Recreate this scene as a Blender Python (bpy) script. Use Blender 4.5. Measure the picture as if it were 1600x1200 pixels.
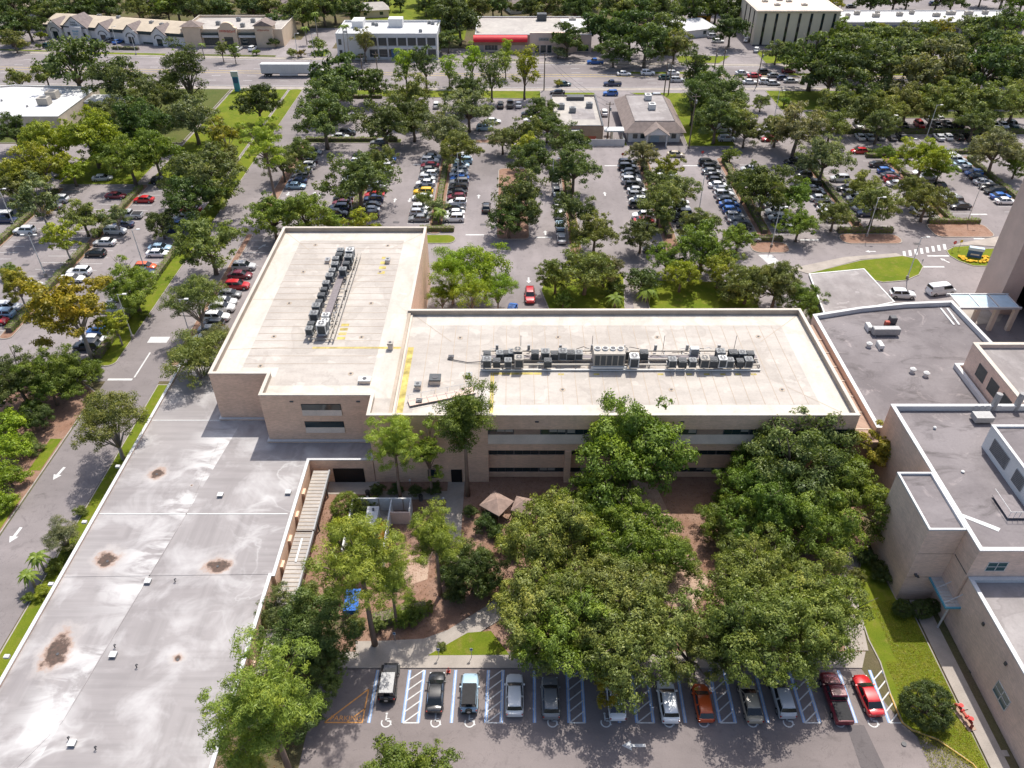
import bpy, math, random
import numpy as np
from mathutils import Vector, Matrix

# ------------------------------------------------------------------ camera, sky, sun, exposure
scene = bpy.context.scene
for o in list(bpy.data.objects): bpy.data.objects.remove(o)
FPX, PITCH, CAMH = 1211.0, math.radians(37.8), 77.0      # focal length in photo pixels, tilt, height above ground
cam_d = bpy.data.cameras.new('camera'); cam = bpy.data.objects.new('camera', cam_d)
scene.collection.objects.link(cam); scene.camera = cam
cam_d.sensor_fit = 'HORIZONTAL'; cam_d.sensor_width = 36.0; cam_d.lens = 36.0 * FPX / 1600.0
cam_d.clip_start = 1.0; cam_d.clip_end = 3000.0
cam.location = (0, 0, CAMH); cam.rotation_euler = (math.radians(90) - PITCH, 0, 0)

SUN_EL = math.radians(62); SUN_AZ = math.atan2(2.3, 5.4)   # clockwise from +Y
world = bpy.data.worlds.new('World'); scene.world = world; world.use_nodes = True
wn = world.node_tree.nodes; wl = world.node_tree.links
sky = wn.new('ShaderNodeTexSky'); sky.sky_type = 'NISHITA'; sky.sun_disc = False
sky.sun_elevation = SUN_EL; sky.sun_rotation = SUN_AZ; sky.air_density = 0.85; sky.dust_density = 3.0
bgn = wn['Background']; bgn.inputs['Strength'].default_value = 0.15
wl.new(sky.outputs[0], bgn.inputs[0])
sun_d = bpy.data.lights.new('sun', 'SUN'); sun = bpy.data.objects.new('sun', sun_d); scene.collection.objects.link(sun)
sun_d.energy = 3.9; sun_d.angle = math.radians(0.5); sun_d.color = (1.0, 0.955, 0.88)
sdir = Vector((math.sin(SUN_AZ) * math.cos(SUN_EL), math.cos(SUN_AZ) * math.cos(SUN_EL), math.sin(SUN_EL)))
sun.rotation_euler = sdir.to_track_quat('Z', 'Y').to_euler()
scene.view_settings.view_transform = 'Standard'; scene.view_settings.look = 'None'
scene.view_settings.exposure = 0.45; scene.view_settings.gamma = 1.0
scene.render.resolution_x = 1024; scene.render.resolution_y = 768

# ------------------------------------------------------------------ helpers
COL = scene.collection
rnd = random.Random(7)
_c, _s = math.cos(PITCH), math.sin(PITCH)
def G(px, py, z=0.0):
    """survey: where a point seen in the photograph stands at height z (metres)"""
    u = (px - 800) / FPX; v = (600 - py) / FPX
    dy, dz = _c + v * _s, -_s + v * _c
    t = (z - CAMH) / dz
    return (u * t, dy * t)
def scale_at(x, y, z=0.0): return FPX / (y * _c + (CAMH - z) * _s)
def zat(py, Y):
    v = (600 - py) / FPX
    return CAMH + Y * (-_s + v * _c) / (_c + v * _s)

def tag(o, label=None, cat=None, group=None, kind=None):
    if label: o['label'] = label
    if cat: o['category'] = cat
    if group: o['group'] = group
    if kind: o['kind'] = kind
    return o
def empty(name, loc=(0, 0, 0), rz=0.0, label=None, cat=None, group=None):
    o = bpy.data.objects.new(name, None); COL.objects.link(o)
    o.location = loc; o.rotation_euler = (0, 0, rz); o.empty_display_size = 0.3
    return tag(o, label, cat, group)
def link(name, me, parent=None, color=None):
    o = bpy.data.objects.new(name, me); COL.objects.link(o)
    if parent: o.parent = parent
    if color: o.color = (*color, 1)
    return o

class MB:
    def __init__(s): s.v = []; s.f = []; s.m = []
    def quad(s, a, b, c, d, m=0):
        i = len(s.v); s.v += [a, b, c, d]; s.f.append((i, i+1, i+2, i+3)); s.m.append(m); return s
    def tri(s, a, b, c, m=0):
        i = len(s.v); s.v += [a, b, c]; s.f.append((i, i+1, i+2)); s.m.append(m); return s
    def box(s, x0, x1, y0, y1, z0, z1, m=0, bottom=True):
        i = len(s.v)
        s.v += [(x0,y0,z0),(x1,y0,z0),(x1,y1,z0),(x0,y1,z0),(x0,y0,z1),(x1,y0,z1),(x1,y1,z1),(x0,y1,z1)]
        fs = [(4,5,6,7),(0,1,5,4),(1,2,6,5),(2,3,7,6),(3,0,4,7)] + ([(3,2,1,0)] if bottom else [])
        for f in fs: s.f.append(tuple(i+k for k in f)); s.m.append(m)
        return s
    def prism(s, poly, z0, z1, m=0, mtop=None):
        n = len(poly); i = len(s.v)
        a = sum(poly[k][0]*poly[(k+1)%n][1]-poly[(k+1)%n][0]*poly[k][1] for k in range(n))
        if a < 0: poly = poly[::-1]
        s.v += [(x,y,z0) for x,y in poly] + [(x,y,z1) for x,y in poly]
        s.f.append(tuple(i+n+k for k in range(n))); s.m.append(m if mtop is None else mtop)
        s.f.append(tuple(i+k for k in range(n-1,-1,-1))); s.m.append(m)
        for k in range(n):
            j = (k+1) % n; s.f.append((i+k,i+j,i+n+j,i+n+k)); s.m.append(m)
        return s
    def sheet(s, poly, z, m=0):
        n = len(poly); i = len(s.v)
        a = sum(poly[k][0]*poly[(k+1)%n][1]-poly[(k+1)%n][0]*poly[k][1] for k in range(n))
        if a < 0: poly = poly[::-1]
        s.v += [(x,y,z) for x,y in poly]; s.f.append(tuple(range(i,i+n))); s.m.append(m); return s
    def tube(s, pts, rads, n=6, m=0, cap=True):
        pts = [Vector(p) for p in pts]; base = len(s.v)
        if not hasattr(rads, '__len__'): rads = [rads]*len(pts)
        for k, p in enumerate(pts):
            d = (pts[min(k+1,len(pts)-1)] - pts[max(k-1,0)]).normalized()
            a = d.cross(Vector((0,0,1)) if abs(d.z) < .95 else Vector((1,0,0))).normalized(); b = d.cross(a)
            for q in range(n):
                t = 2*math.pi*q/n; w = p + (a*math.cos(t)+b*math.sin(t))*rads[k]; s.v.append(tuple(w))
        for k in range(len(pts)-1):
            for q in range(n):
                r = (q+1) % n; s.f.append((base+k*n+q, base+(k+1)*n+q, base+(k+1)*n+r, base+k*n+r)); s.m.append(m)
        if cap:
            s.f.append(tuple(base+q for q in range(n))); s.m.append(m)
            e = base+(len(pts)-1)*n; s.f.append(tuple(e+q for q in range(n-1,-1,-1))); s.m.append(m)
        return s
    def cyl(s, x, y, z0, z1, r, n=12, m=0, r2=None):
        return s.tube([(x,y,z0),(x,y,z1)], [r, r if r2 is None else r2], n, m)
    def mesh(s, name, mats, smooth=False):
        me = bpy.data.meshes.new(name); me.from_pydata(s.v, [], s.f)
        for m in (mats if isinstance(mats,(list,tuple)) else [mats]): me.materials.append(m)
        me.polygons.foreach_set('material_index', s.m)
        if smooth: me.polygons.foreach_set('use_smooth', [True]*len(s.f))
        me.update(); return me
    def build(s, name, mats, parent=None, smooth=False, color=None):
        return link(name, s.mesh(name, mats, smooth), parent, color)
def copy_tree(o, parent=None):
    c = o.copy(); COL.objects.link(c)
    if parent: c.parent = parent
    for ch in o.children: copy_tree(ch, c)
    return c
def rect(x0, x1, y0, y1): return [(x0,y0),(x1,y0),(x1,y1),(x0,y1)]
def inset(poly, d):
    n = len(poly)
    a = sum(poly[k][0]*poly[(k+1)%n][1]-poly[(k+1)%n][0]*poly[k][1] for k in range(n))
    if a < 0: poly = poly[::-1]
    out = []
    for k in range(n):
        p0, p1, p2 = Vector(poly[k-1]), Vector(poly[k]), Vector(poly[(k+1)%n])
        d1 = (p1-p0).normalized(); d2 = (p2-p1).normalized()
        n1 = Vector((-d1.y,d1.x)); n2 = Vector((-d2.y,d2.x))
        b = n1+n2; L = max(1+n1.dot(n2), .35); q = p1 + b*(d/L); out.append((q.x,q.y))
    return out
def rounded(x0, x1, y0, y1, r, n=4):
    r = min(r, (x1-x0)/2-.01, (y1-y0)/2-.01); out = []
    for cx, cy, a0 in ((x1-r,y1-r,0),(x0+r,y1-r,90),(x0+r,y0+r,180),(x1-r,y0+r,270)):
        for k in range(n+1):
            t = math.radians(a0+90*k/n); out.append((cx+r*math.cos(t), cy+r*math.sin(t)))
    return out

# ------------------------------------------------------------------ materials
M = {}
class NT:
    def __init__(s, name):
        s.mat = bpy.data.materials.new(name); s.mat.use_nodes = True; M[name] = s.mat
        s.n = s.mat.node_tree.nodes; s.l = s.mat.node_tree.links; s.b = s.n['Principled BSDF']
        s.tc = s.n.new('ShaderNodeTexCoord')
    def noise(s, scale, detail=4, rough=.55, stretch=None, dist=0.0, vec=None):
        t = s.n.new('ShaderNodeTexNoise'); t.inputs['Scale'].default_value = scale
        t.inputs['Detail'].default_value = detail; t.inputs['Roughness'].default_value = rough; t.inputs['Distortion'].default_value = dist
        if vec is None: vec = s.tc.outputs['Object']
        if stretch:
            mp = s.n.new('ShaderNodeMapping'); mp.inputs['Scale'].default_value = stretch
            s.l.new(vec, mp.inputs['Vector']); vec = mp.outputs[0]
        s.l.new(vec, t.inputs['Vector']); return t.outputs['Fac']
    def ramp(s, fac, stops):
        r = s.n.new('ShaderNodeValToRGB'); e = r.color_ramp.elements
        while len(e) < len(stops): e.new(.5)
        for k, (p, c) in enumerate(stops):
            e[k].position = p; e[k].color = (*c, 1) if hasattr(c,'__len__') else (c,c,c,1)
        s.l.new(fac, r.inputs[0]); return r.outputs[0]
    def mix(s, fac, a, b, mode='MIX'):
        m = s.n.new('ShaderNodeMix'); m.data_type = 'RGBA'; m.blend_type = mode
        for sock, v in ((0, fac), (6, a), (7, b)):
            if isinstance(v, bpy.types.NodeSocket): s.l.new(v, m.inputs[sock])
            elif sock == 0: m.inputs[0].default_value = v
            else: m.inputs[sock].default_value = (*v, 1)
        return m.outputs[2]
    def math(s, op, a, b=0.0, c=None, clamp=False):
        m = s.n.new('ShaderNodeMath'); m.operation = op; m.use_clamp = clamp
        for k, v in enumerate((a, b, c)):
            if v is None: continue
            if isinstance(v, bpy.types.NodeSocket): s.l.new(v, m.inputs[k])
            else: m.inputs[k].default_value = v
        return m.outputs[0]
    def sep(s, vec=None):
        n = s.n.new('ShaderNodeSeparateXYZ'); s.l.new(vec or s.tc.outputs['Object'], n.inputs[0]); return n.outputs
    def remap(s, v, a, b, c=0.0, d=1.0):
        m = s.n.new('ShaderNodeMapRange'); s.l.new(v, m.inputs[0])
        for k, x in enumerate((a,b,c,d)): m.inputs[k+1].default_value = x
        return m.outputs[0]
    def dist(s, pt, yscale=1.0):
        mp = s.n.new('ShaderNodeMapping'); mp.inputs['Location'].default_value = (-pt[0], -pt[1]*yscale, 0); mp.inputs['Scale'].default_value = (1,yscale,0)
        s.l.new(s.tc.outputs['Object'], mp.inputs[0])
        v = s.n.new('ShaderNodeVectorMath'); v.operation = 'LENGTH'; s.l.new(mp.outputs[0], v.inputs[0]); return v.outputs['Value']
    def out(s, col, rough=.85, bump=None, bstr=.3, bdist=.03, metal=0.0, spec=.3):
        if isinstance(col, bpy.types.NodeSocket): s.l.new(col, s.b.inputs['Base Color'])
        else: s.b.inputs['Base Color'].default_value = (*col, 1)
        s.b.inputs['Roughness'].default_value = rough; s.b.inputs['Metallic'].default_value = metal
        s.b.inputs['Specular IOR Level'].default_value = spec
        if bump is not None:
            bn = s.n.new('ShaderNodeBump'); bn.inputs['Strength'].default_value = bstr; bn.inputs['Distance'].default_value = bdist
            s.l.new(bump, bn.inputs['Height']); s.l.new(bn.outputs[0], s.b.inputs['Normal'])
        return s.mat
def sc(c, k): return tuple(min(1, x*k) for x in c)
def simple(name, c, rough=.7, var=.12, scale=.6, fine=9.0, metal=0.0, spec=.3):
    t = NT(name)
    a = t.ramp(t.noise(scale, 3), [(.3, sc(c,1-var)), (.7, sc(c,1+var))])
    f = t.noise(fine, 2)
    col = t.mix(.5, a, t.ramp(f, [(.3,.72),(.7,1.0)]), 'MULTIPLY') if var else None
    return t.out(col if var else c, rough, f if var else None, .12, .02, metal, spec)

def asphalt(name, c, patchy=.2, streak=(1,1,1)):
    t = NT(name)
    big = t.ramp(t.noise(.045, 5, .6), [(.3, sc(c,1-patchy)), (.68, sc(c,1+patchy))])
    st = t.ramp(t.noise(.35, 4, .6, stretch=streak), [(.3,.80),(.65,1.0)])
    col = t.mix(.75, big, st, 'MULTIPLY')
    oil = t.ramp(t.noise(.6, 4, .72, dist=.5), [(.56,1.0),(.74,.60)])
    col = t.mix(.7, col, oil, 'MULTIPLY')
    f = t.noise(7, 3, .7)
    col = t.mix(.6, col, t.ramp(f, [(.25,.8),(.75,1.08)]), 'MULTIPLY')
    # cracks: thin contour of a warped noise
    cr = t.math('ABSOLUTE', t.math('SUBTRACT', t.noise(.16, 6, .62, dist=.6), .5))
    crm = t.remap(cr, 0.0, .0035, 1.0, 0.0)
    col = t.mix(t.math('MULTIPLY', crm, .6), col, sc(c,.45))
    return t.out(col, .9, f, .2, .02)
asphalt('asphalt', (.240,.213,.211), .24, (1,.25,1))
asphalt('asphalt_road', (.222,.197,.194), .24, (.22,1,1))
asphalt('asphalt_front', (.215,.184,.177), .24, (.12,1,1))
asphalt('asphalt_patch', (.13,.115,.115), .1)
simple('concrete', (.345,.305,.268), .9, .13, .5)
simple('kerb', (.34,.31,.275), .9, .14, .8)
simple('kerb_yellow', (.55,.36,.10), .8, .2, 1.2)
simple('white_paint', (.56,.56,.55), .7, .14, 1.5, 6)
simple('blue_paint', (.22,.36,.62), .7, .15, 1.5, 6)
simple('orange_paint', (.70,.33,.10), .7, .15, 1.5, 6)
simple('yellow_paint', (.62,.45,.06), .75, .3, .9, 5)
simple('yellow_walk', (.44,.355,.11), .8, .4, .9, 3)
def ground_mat(name, c1, c2, c3, s1=.12, s2=1.3, s3=14, bstr=.5):
    t = NT(name)
    a = t.mix(t.ramp(t.noise(s1, 5, .6), [(.35,0.0),(.65,1.0)]), c1, c2)
    a = t.mix(t.ramp(t.noise(s2, 5, .65), [(.52,0.0),(.75,.8)]), a, c3)
    f = t.noise(s3, 4, .7)
    a = t.mix(.8, a, t.ramp(f, [(.25,.55),(.7,1.12)]), 'MULTIPLY')
    return t.out(a, .95, f, bstr, .06, spec=.1)
ground_mat('grass', (.105,.150,.012), (.165,.190,.018), (.23,.19,.05), .2, .9, 9, .7)
ground_mat('grass_dark', (.075,.10,.025), (.11,.12,.035), (.15,.12,.06))
ground_mat('mulch', (.25,.145,.10), (.31,.20,.15), (.15,.09,.065), .3, 1.8, 9)
ground_mat('sand', (.46,.34,.26), (.40,.27,.20), (.28,.17,.12), .3, 1.5, 9)
ground_mat('soil', (.13,.10,.065), (.10,.105,.04), (.17,.13,.09), .1, .8, 6)

def brickwall(name, c, band=None):
    t = NT(name); xyz = t.sep()
    geo = t.n.new('ShaderNodeNewGeometry')
    # run the courses along whichever horizontal axis the wall follows
    cmb = t.n.new('ShaderNodeCombineXYZ'); t.l.new(t.math('ADD', xyz[0], xyz[1]), cmb.inputs[0]); t.l.new(xyz[2], cmb.inputs[1])
    br = t.n.new('ShaderNodeTexBrick'); br.inputs['Scale'].default_value = 1.0; br.inputs['Brick Width'].default_value = .42
    br.inputs['Row Height'].default_value = .105; br.inputs['Mortar Size'].default_value = .009
    br.inputs['Color1'].default_value = (*sc(c,.9),1); br.inputs['Color2'].default_value = (*sc(c,1.1),1); br.inputs['Mortar'].default_value = (*sc(c,.8),1)
    t.l.new(cmb.outputs[0], br.inputs['Vector'])
    col = t.mix(.8, br.outputs['Color'], t.ramp(t.noise(.25, 5, .6, stretch=(1,1,3)), [(.3,.84),(.7,1.06)]), 'MULTIPLY')
    drip = t.ramp(t.noise(.9, 4, .6, stretch=(1,1,.07)), [(.45,1.0),(.8,.75)])
    col = t.mix(.5, col, drip, 'MULTIPLY')
    return t.out(col, .9, br.outputs['Fac'], .25, .01)
brickwall('brick_tan', (.76,.52,.375)); brickwall('brick_pink', (.74,.55,.44)); brickwall('brick_brown', (.36,.25,.19))
brickwall('brick_cream', (.58,.50,.39))
simple('sill_concrete', (.68,.57,.47), .85, .12, .4)
simple('parapet_cap', (.54,.48,.41), .6, .10, .3)
simple('cap_white', (.58,.58,.575), .5, .06, .5)
simple('flash_tan', (.40,.33,.26), .8, .15, .35, 5)
def membrane(name, c, dirt, streak=(1,1,1), k=.8, ponds=.5):
    t = NT(name)
    a = t.mix(t.ramp(t.noise(.09, 6, .65), [(.36,0.0),(.62,k)]), c, dirt)
    a = t.mix(.7, a, t.ramp(t.noise(.55, 5, .65, stretch=streak), [(.32,.78),(.62,1.03)]), 'MULTIPLY')
    pn_ = t.noise(.13, 4, .5, dist=.8)
    a = t.mix(t.math('MULTIPLY', t.ramp(pn_, [(.55,0.0),(.57,1.0),(.63,.45),(.75,.3)]), ponds), a, sc(dirt,.86))
    a = t.mix(t.math('MULTIPLY', t.ramp(t.noise(1.1, 6, .72, stretch=(streak[1],streak[0],1)), [(.60,0.0),(.78,1.0)]), .5), a, sc(dirt,.66))
    a = t.mix(t.math('MULTIPLY', t.ramp(t.noise(.3, 3, .5, dist=.3), [(.64,0.0),(.66,1.0)]), .45), a, sc(c,1.12))
    f = t.noise(3.5, 5, .7)
    a = t.mix(.6, a, t.ramp(f, [(.28,.82),(.65,1.03)]), 'MULTIPLY')
    return t.out(a, .75, f, .08, .02)
membrane('roof_cream', (.475,.435,.39), (.375,.335,.295), (.3,1,1))
membrane('roof_border', (.555,.515,.455), (.475,.435,.375), (1,.3,1), .6)
membrane('roof_white', (.60,.60,.60), (.52,.515,.51))
membrane('roof_offwhite', (.43,.40,.36), (.34,.31,.285))
membrane('roof_grey', (.34,.315,.305), (.22,.195,.19), (1,.3,1), 1.0)
def low_roof():
    t = NT('roof_low')
    warp = t.noise(.5, 5, .65)
    c = t.mix(t.ramp(t.noise(.07, 5, .6), [(.35,0.0),(.65,1.0)]), (.305,.285,.28), (.245,.226,.224))
    # brushed coating strokes: fine, two directions
    w = t.noise(1.1, 3, .6, stretch=(1.0,.05,1)); w2 = t.noise(1.6, 3, .6, stretch=(.05,1.0,1))
    sel = t.ramp(t.noise(.11, 2), [(.48,0.0),(.52,1.0)])
    st = t.mix(sel, t.ramp(w, [(.35,.84),(.6,1.02)]), t.ramp(w2, [(.35,.84),(.6,1.02)]))
    c = t.mix(.75, c, st, 'MULTIPLY')
    # water tide lines bleached white, only in some areas
    tide = t.math('ABSOLUTE', t.math('SUBTRACT', t.noise(.11, 4, .55, dist=1.2), .5))
    tm = t.remap(tide, .0, .05, 1.0, 0.0); am = t.ramp(t.noise(.05, 3, .5), [(.52,0.0),(.66,1.0)])
    c = t.mix(t.math('MULTIPLY', t.math('MULTIPLY', t.math('POWER', tm, 2.2), am), .6), c, (.52,.51,.50))
    c = t.mix(t.math('MULTIPLY', t.ramp(t.noise(.16, 5, .6, dist=.5), [(.50,0.0),(.68,1.0)]), .65), c, (.47,.455,.45))
    # pale fans along the long ridge
    xyz = t.sep()
    rx = t.math('SUBTRACT', t.math('ADD', t.math('MULTIPLY', xyz[1], .115), -48.95), xyz[0])
    fan = t.math('MULTIPLY', t.remap(rx, 0.0, 6.0, 1.0, 0.0), t.math('GREATER_THAN', rx, 0.0))
    fn = t.ramp(t.noise(.35, 5, .6, stretch=(.45,1,1), dist=1.0), [(.42,0.0),(.58,1.0)])
    gate = t.ramp(t.noise(.085, 2, .5, stretch=(.1,1,1)), [(.40,0.0),(.50,1.0)])
    c = t.mix(t.math('MULTIPLY', t.math('MULTIPLY', fan, fn), gate), c, (.60,.59,.58))
    # rust-brown stains around the roof drains
    for (x, y), r, ys in STAINS:
        d = t.math('ADD', t.dist((x,y), ys), t.math('MULTIPLY', t.math('SUBTRACT', warp, .5), r*2.8))
        c = t.mix(t.remap(d, r*1.4, r*2.0, .3, 0.0), c, (.48,.44,.41))
        c = t.mix(t.remap(d, r*.9, r*1.35, .8, 0.0), c, (.34,.235,.18))
        ring = t.remap(d, r*.65, r*.95, 1.0, 0.0)
        c = t.mix(t.math('MULTIPLY', ring, .85), c, t.ramp(t.noise(2.2, 5, .75), [(.40,(.018,.013,.011)),(.72,(.10,.055,.04))]))
    return t.out(c, .8, w, .06, .02)
STAINS = [(G(245,741,3.7), .95, 1), (G(168,877,3.7), 1.25, 1), (G(340,885,3.7), 1.15, 1), (G(90,1020,3.7), 1.3, .65), (G(278,1030,3.7), .55, 1), (G(300,760,3.7), .2, 1)]
low_roof()
def dark_roof():
    t = NT('roof_dark')
    c = t.mix(t.ramp(t.noise(.09, 6, .65, dist=.6), [(.36,0.0),(.62,1.0)]), (.212,.190,.192), (.138,.121,.124))
    c = t.mix(t.ramp(t.noise(.22, 6, .7, dist=1.4), [(.58,0.0),(.74,.8)]), c, (.38,.33,.32))
    c = t.mix(t.ramp(t.noise(.14, 5, .7, stretch=(1,2.2,1), dist=1.0), [(.54,0.0),(.72,.85)]), c, (.075,.064,.064))
    f = t.noise(4, 4, .7); c = t.mix(.6, c, t.ramp(f, [(.28,.82),(.65,1.05)]), 'MULTIPLY')
    return t.out(c, .8, f, .1, .02)
dark_roof()
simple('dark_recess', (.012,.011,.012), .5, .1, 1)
simple('metal_grey', (.34,.34,.34), .45, .1, 2, 9, .3)
simple('metal_dark', (.09,.09,.095), .5, .15, 2)
simple('metal_light', (.62,.62,.60), .5, .08, 2)
simple('unit_case', (.25,.258,.258), .5, .12, 3)
simple('unit_dark', (.075,.082,.086), .5, .15, 3)
simple('unit_beige', (.40,.365,.315), .55, .12, 3)
simple('grating', (.20,.175,.18), .6, .15, 2, 20)
simple('wood_pole', (.20,.155,.12), .9, .2, 3)
simple('bark', (.17,.135,.105), .95, .25, 2, 12)
simple('bark_pine', (.235,.165,.125), .95, .25, 2, 12)
simple('bark_pale', (.36,.32,.28), .9, .2, 2, 12)
simple('white_wall', (.68,.67,.65), .8, .06, .3)
simple('tan_wall', (.66,.52,.38), .85, .08, .3)
simple('beige_wall', (.66,.57,.44), .85, .06, .2)
simple('grey_wall', (.42,.40,.40), .8, .1, .4)
simple('pinkgrey_wall', (.64,.49,.41), .85, .08, .4)
simple('shingle', (.20,.165,.155), .9, .18, 1.2, 6)
simple('shingle_brown', (.23,.185,.165), .9, .18, 1.0, 6)
simple('roof_straw', (.46,.39,.30), .9, .12, .3, 4)
simple('dark_green_trim', (.035,.05,.05), .6, .1, 1)
simple('red_awning', (.55,.02,.03), .55, .1, .5)
simple('red_paint', (.55,.03,.025), .5, .15, 2)
simple('red_rust', (.42,.09,.06), .6, .25, 3)
simple('blue_sign', (.05,.12,.26), .5, .08, 1)
simple('teal_sign', (.10,.33,.45), .5, .08, 1)
simple('blue_fabric', (.04,.16,.55), .8, .2, 2)
simple('lightblue_panel', (.45,.58,.68), .5, .08, 1)
simple('orange_box', (.75,.38,.04), .5, .1, 1)
simple('tyre', (.018,.018,.018), .85, .15, 5)
simple('black_cloth', (.022,.022,.024), .75, .2, 4)
simple('black_trim', (.02,.02,.02), .5, 0)
simple('rim', (.42,.42,.42), .35, 0, metal=.6)
simple('lamp_red', (.30,.01,.01), .25, 0, spec=.5)
simple('lamp_clear', (.70,.72,.72), .15, 0, spec=.5)
simple('yellow_flower', (.62,.38,.03), .9, .25, 3)
simple('striped_panel', (.45,.40,.36), .6, .1, 2)
def glassy(name, c, rough=.06):
    t = NT(name); return t.out(c, rough, spec=.6)
simple('blind', (.30,.285,.26), .5, .1, 1)
glassy('car_glass', (.012,.015,.017)); glassy('window_glass', (.02,.035,.04), .08); glassy('window_teal', (.03,.085,.09), .1)
def paint():
    t = NT('car_paint'); oi = t.n.new('ShaderNodeObjectInfo')
    c = t.mix(.35, oi.outputs['Color'], t.ramp(t.noise(1.2, 3), [(.3,.86),(.7,1.0)]), 'MULTIPLY')
    t.out(c, .32, spec=.5); t.b.inputs['Coat Weight'].default_value = .6; t.b.inputs['Coat Roughness'].default_value = .06
paint()
def leafmat(name, trans=.30, pale=(.50,.46,.34)):
    t = NT(name); oi = t.n.new('ShaderNodeObjectInfo')
    at = t.n.new('ShaderNodeAttribute'); at.attribute_name = 'tint'
    f = t.ramp(at.outputs['Fac'], [(.0,(.60,.66,.58)),(.45,(.98,1.0,.92)),(.80,(1.35,1.25,1.0)),(1.0,(1.75,1.5,1.2))])
    c = t.mix(1.0, oi.outputs['Color'], f, 'MULTIPLY')
    for n in [t.b]: t.n.remove(n)
    d = t.n.new('ShaderNodeBsdfDiffuse'); tr = t.n.new('ShaderNodeBsdfTranslucent'); g = t.n.new('ShaderNodeBsdfGlossy')
    g.inputs['Roughness'].default_value = .45; g.inputs['Color'].default_value = (.8,.85,.8,1)
    t.l.new(c, d.inputs[0]); t.l.new(t.mix(1.0, c, (1.15,1.25,.5), 'MULTIPLY'), tr.inputs[0])
    m1 = t.n.new('ShaderNodeMixShader'); m1.inputs[0].default_value = trans; t.l.new(d.outputs[0], m1.inputs[1]); t.l.new(tr.outputs[0], m1.inputs[2])
    m2 = t.n.new('ShaderNodeMixShader'); m2.inputs[0].default_value = .02; t.l.new(m1.outputs[0], m2.inputs[1]); t.l.new(g.outputs[0], m2.inputs[2])
    t.l.new(m2.outputs[0], t.n['Material Output'].inputs[0])
leafmat('leaf')

# ------------------------------------------------------------------ the ground and paving
def struct(name, mb, mats): return tag(mb.build(name, mats), kind='structure')
struct('ground', MB().sheet(rect(-1500,1500,-200,2500), 0.0), M['soil'])
struct('parking_lot', MB().sheet([(-175,100),(-66,100),(-57,100),(210,100),(210,251.5),(-89,251.5),(-89,205),(-175,205)], .012), M['asphalt'])
struct('access_road', MB().sheet([(-66.2,20),(-57.6,20),(-57.4,100),(-57,150),(-57,251),(-66,251),(-66,150),(-66.2,100)], .020), M['asphalt_road'])
struct('front_parking_lot', MB().sheet([(-21.2,10),(60,10),(60,30),(46,37),(43.2,39.2),(41.4,40.4),(40.4,42),(39.6,44),(38.4,48.2),(-20.6,48.2),(-21.2,44)], .012), M['asphalt_front'])
north = [(-300,305),(-185,294),(-100,287),(0,281),(100,277),(300,270)]
south = [(300,250),(90,254),(0,253),(-165,257),(-300,262)]
struct('highway', MB().sheet(north+south, .024), M['asphalt_road'])
struct('shop_parking_lot', MB().sheet([(-230,299),(-185,296.5),(-100,289.5),(0,283.5),(100,279.5),(260,273),(260,400),(58,400),(58,332),(-8,332),(-8,300),(-20,300),(-66,300),(-66,330),(-80,330),(-80,312),(-230,345)], .010), M['asphalt'])
struct('sidewalk', MB().sheet([(-300,307.2),(-185,296.2),(-100,289.2),(0,283.2),(100,279.2),(300,272.2)]+[(x,y+.15) for x,y in north[::-1]], .05), M['concrete'])
struct('sidewalk', MB().sheet([(x,y-.15) for x,y in south]+[(-300,259.2),(-165,254.2),(0,250.4),(90,251.6),(300,247.6)], .05), M['concrete'])
def lane(x):   # y of the highway's lines as a fraction
    import bisect
    def at(pl, x):
        pl = sorted(pl)
        for a, b in zip(pl, pl[1:]):
            if a[0] <= x <= b[0]: return a[1]+(b[1]-a[1])*(x-a[0])/(b[0]-a[0])
    return at(south, x), at(north, x)
hl = MB()
for fr, dash in ((.03,0),(.97,0),(.20,1),(.36,1),(.62,1),(.80,1),(.46,0),(.54,0)):
    x = -280
    while x < 280:
        L = 3.0 if dash else 11.9
        (s0,n0),(s1,n1) = lane(x), lane(x+L)
        y0, y1 = s0+(n0-s0)*fr, s1+(n1-s1)*fr
        hl.quad((x,y0-.09,.034),(x+L,y1-.09,.034),(x+L,y1+.09,.034),(x,y0+.09,.034), 1 if fr in (.46,.54) else 0)
        x += 12
h = bpy.data.objects['highway']; hl.build('lane_marking', [M['white_paint'], M['yellow_paint']], h)

def island(poly, mat, name='planting_bed', h=.13, kerb='kerb', w=.16):
    o = struct(name, MB().sheet(inset(poly, w*.9), h-.01), M[mat])
    if kerb:
        b = MB(); i = inset(poly, w); n = len(poly)
        a = sum(poly[k][0]*poly[(k+1)%n][1]-poly[(k+1)%n][0]*poly[k][1] for k in range(n))
        p = poly[::-1] if a < 0 else poly
        for k in range(n):
            j = (k+1) % n
            b.quad((*p[k],h),(*p[j],h),(*i[j],h),(*i[k],h)); b.quad((*p[k],0),(*p[j],0),(*p[j],h),(*p[k],h))
            b.quad((*i[j],h-.06),(*i[k],h-.06),(*i[k],h),(*i[j],h))
        b.build('kerb', M[kerb], o)
    return o
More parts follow.
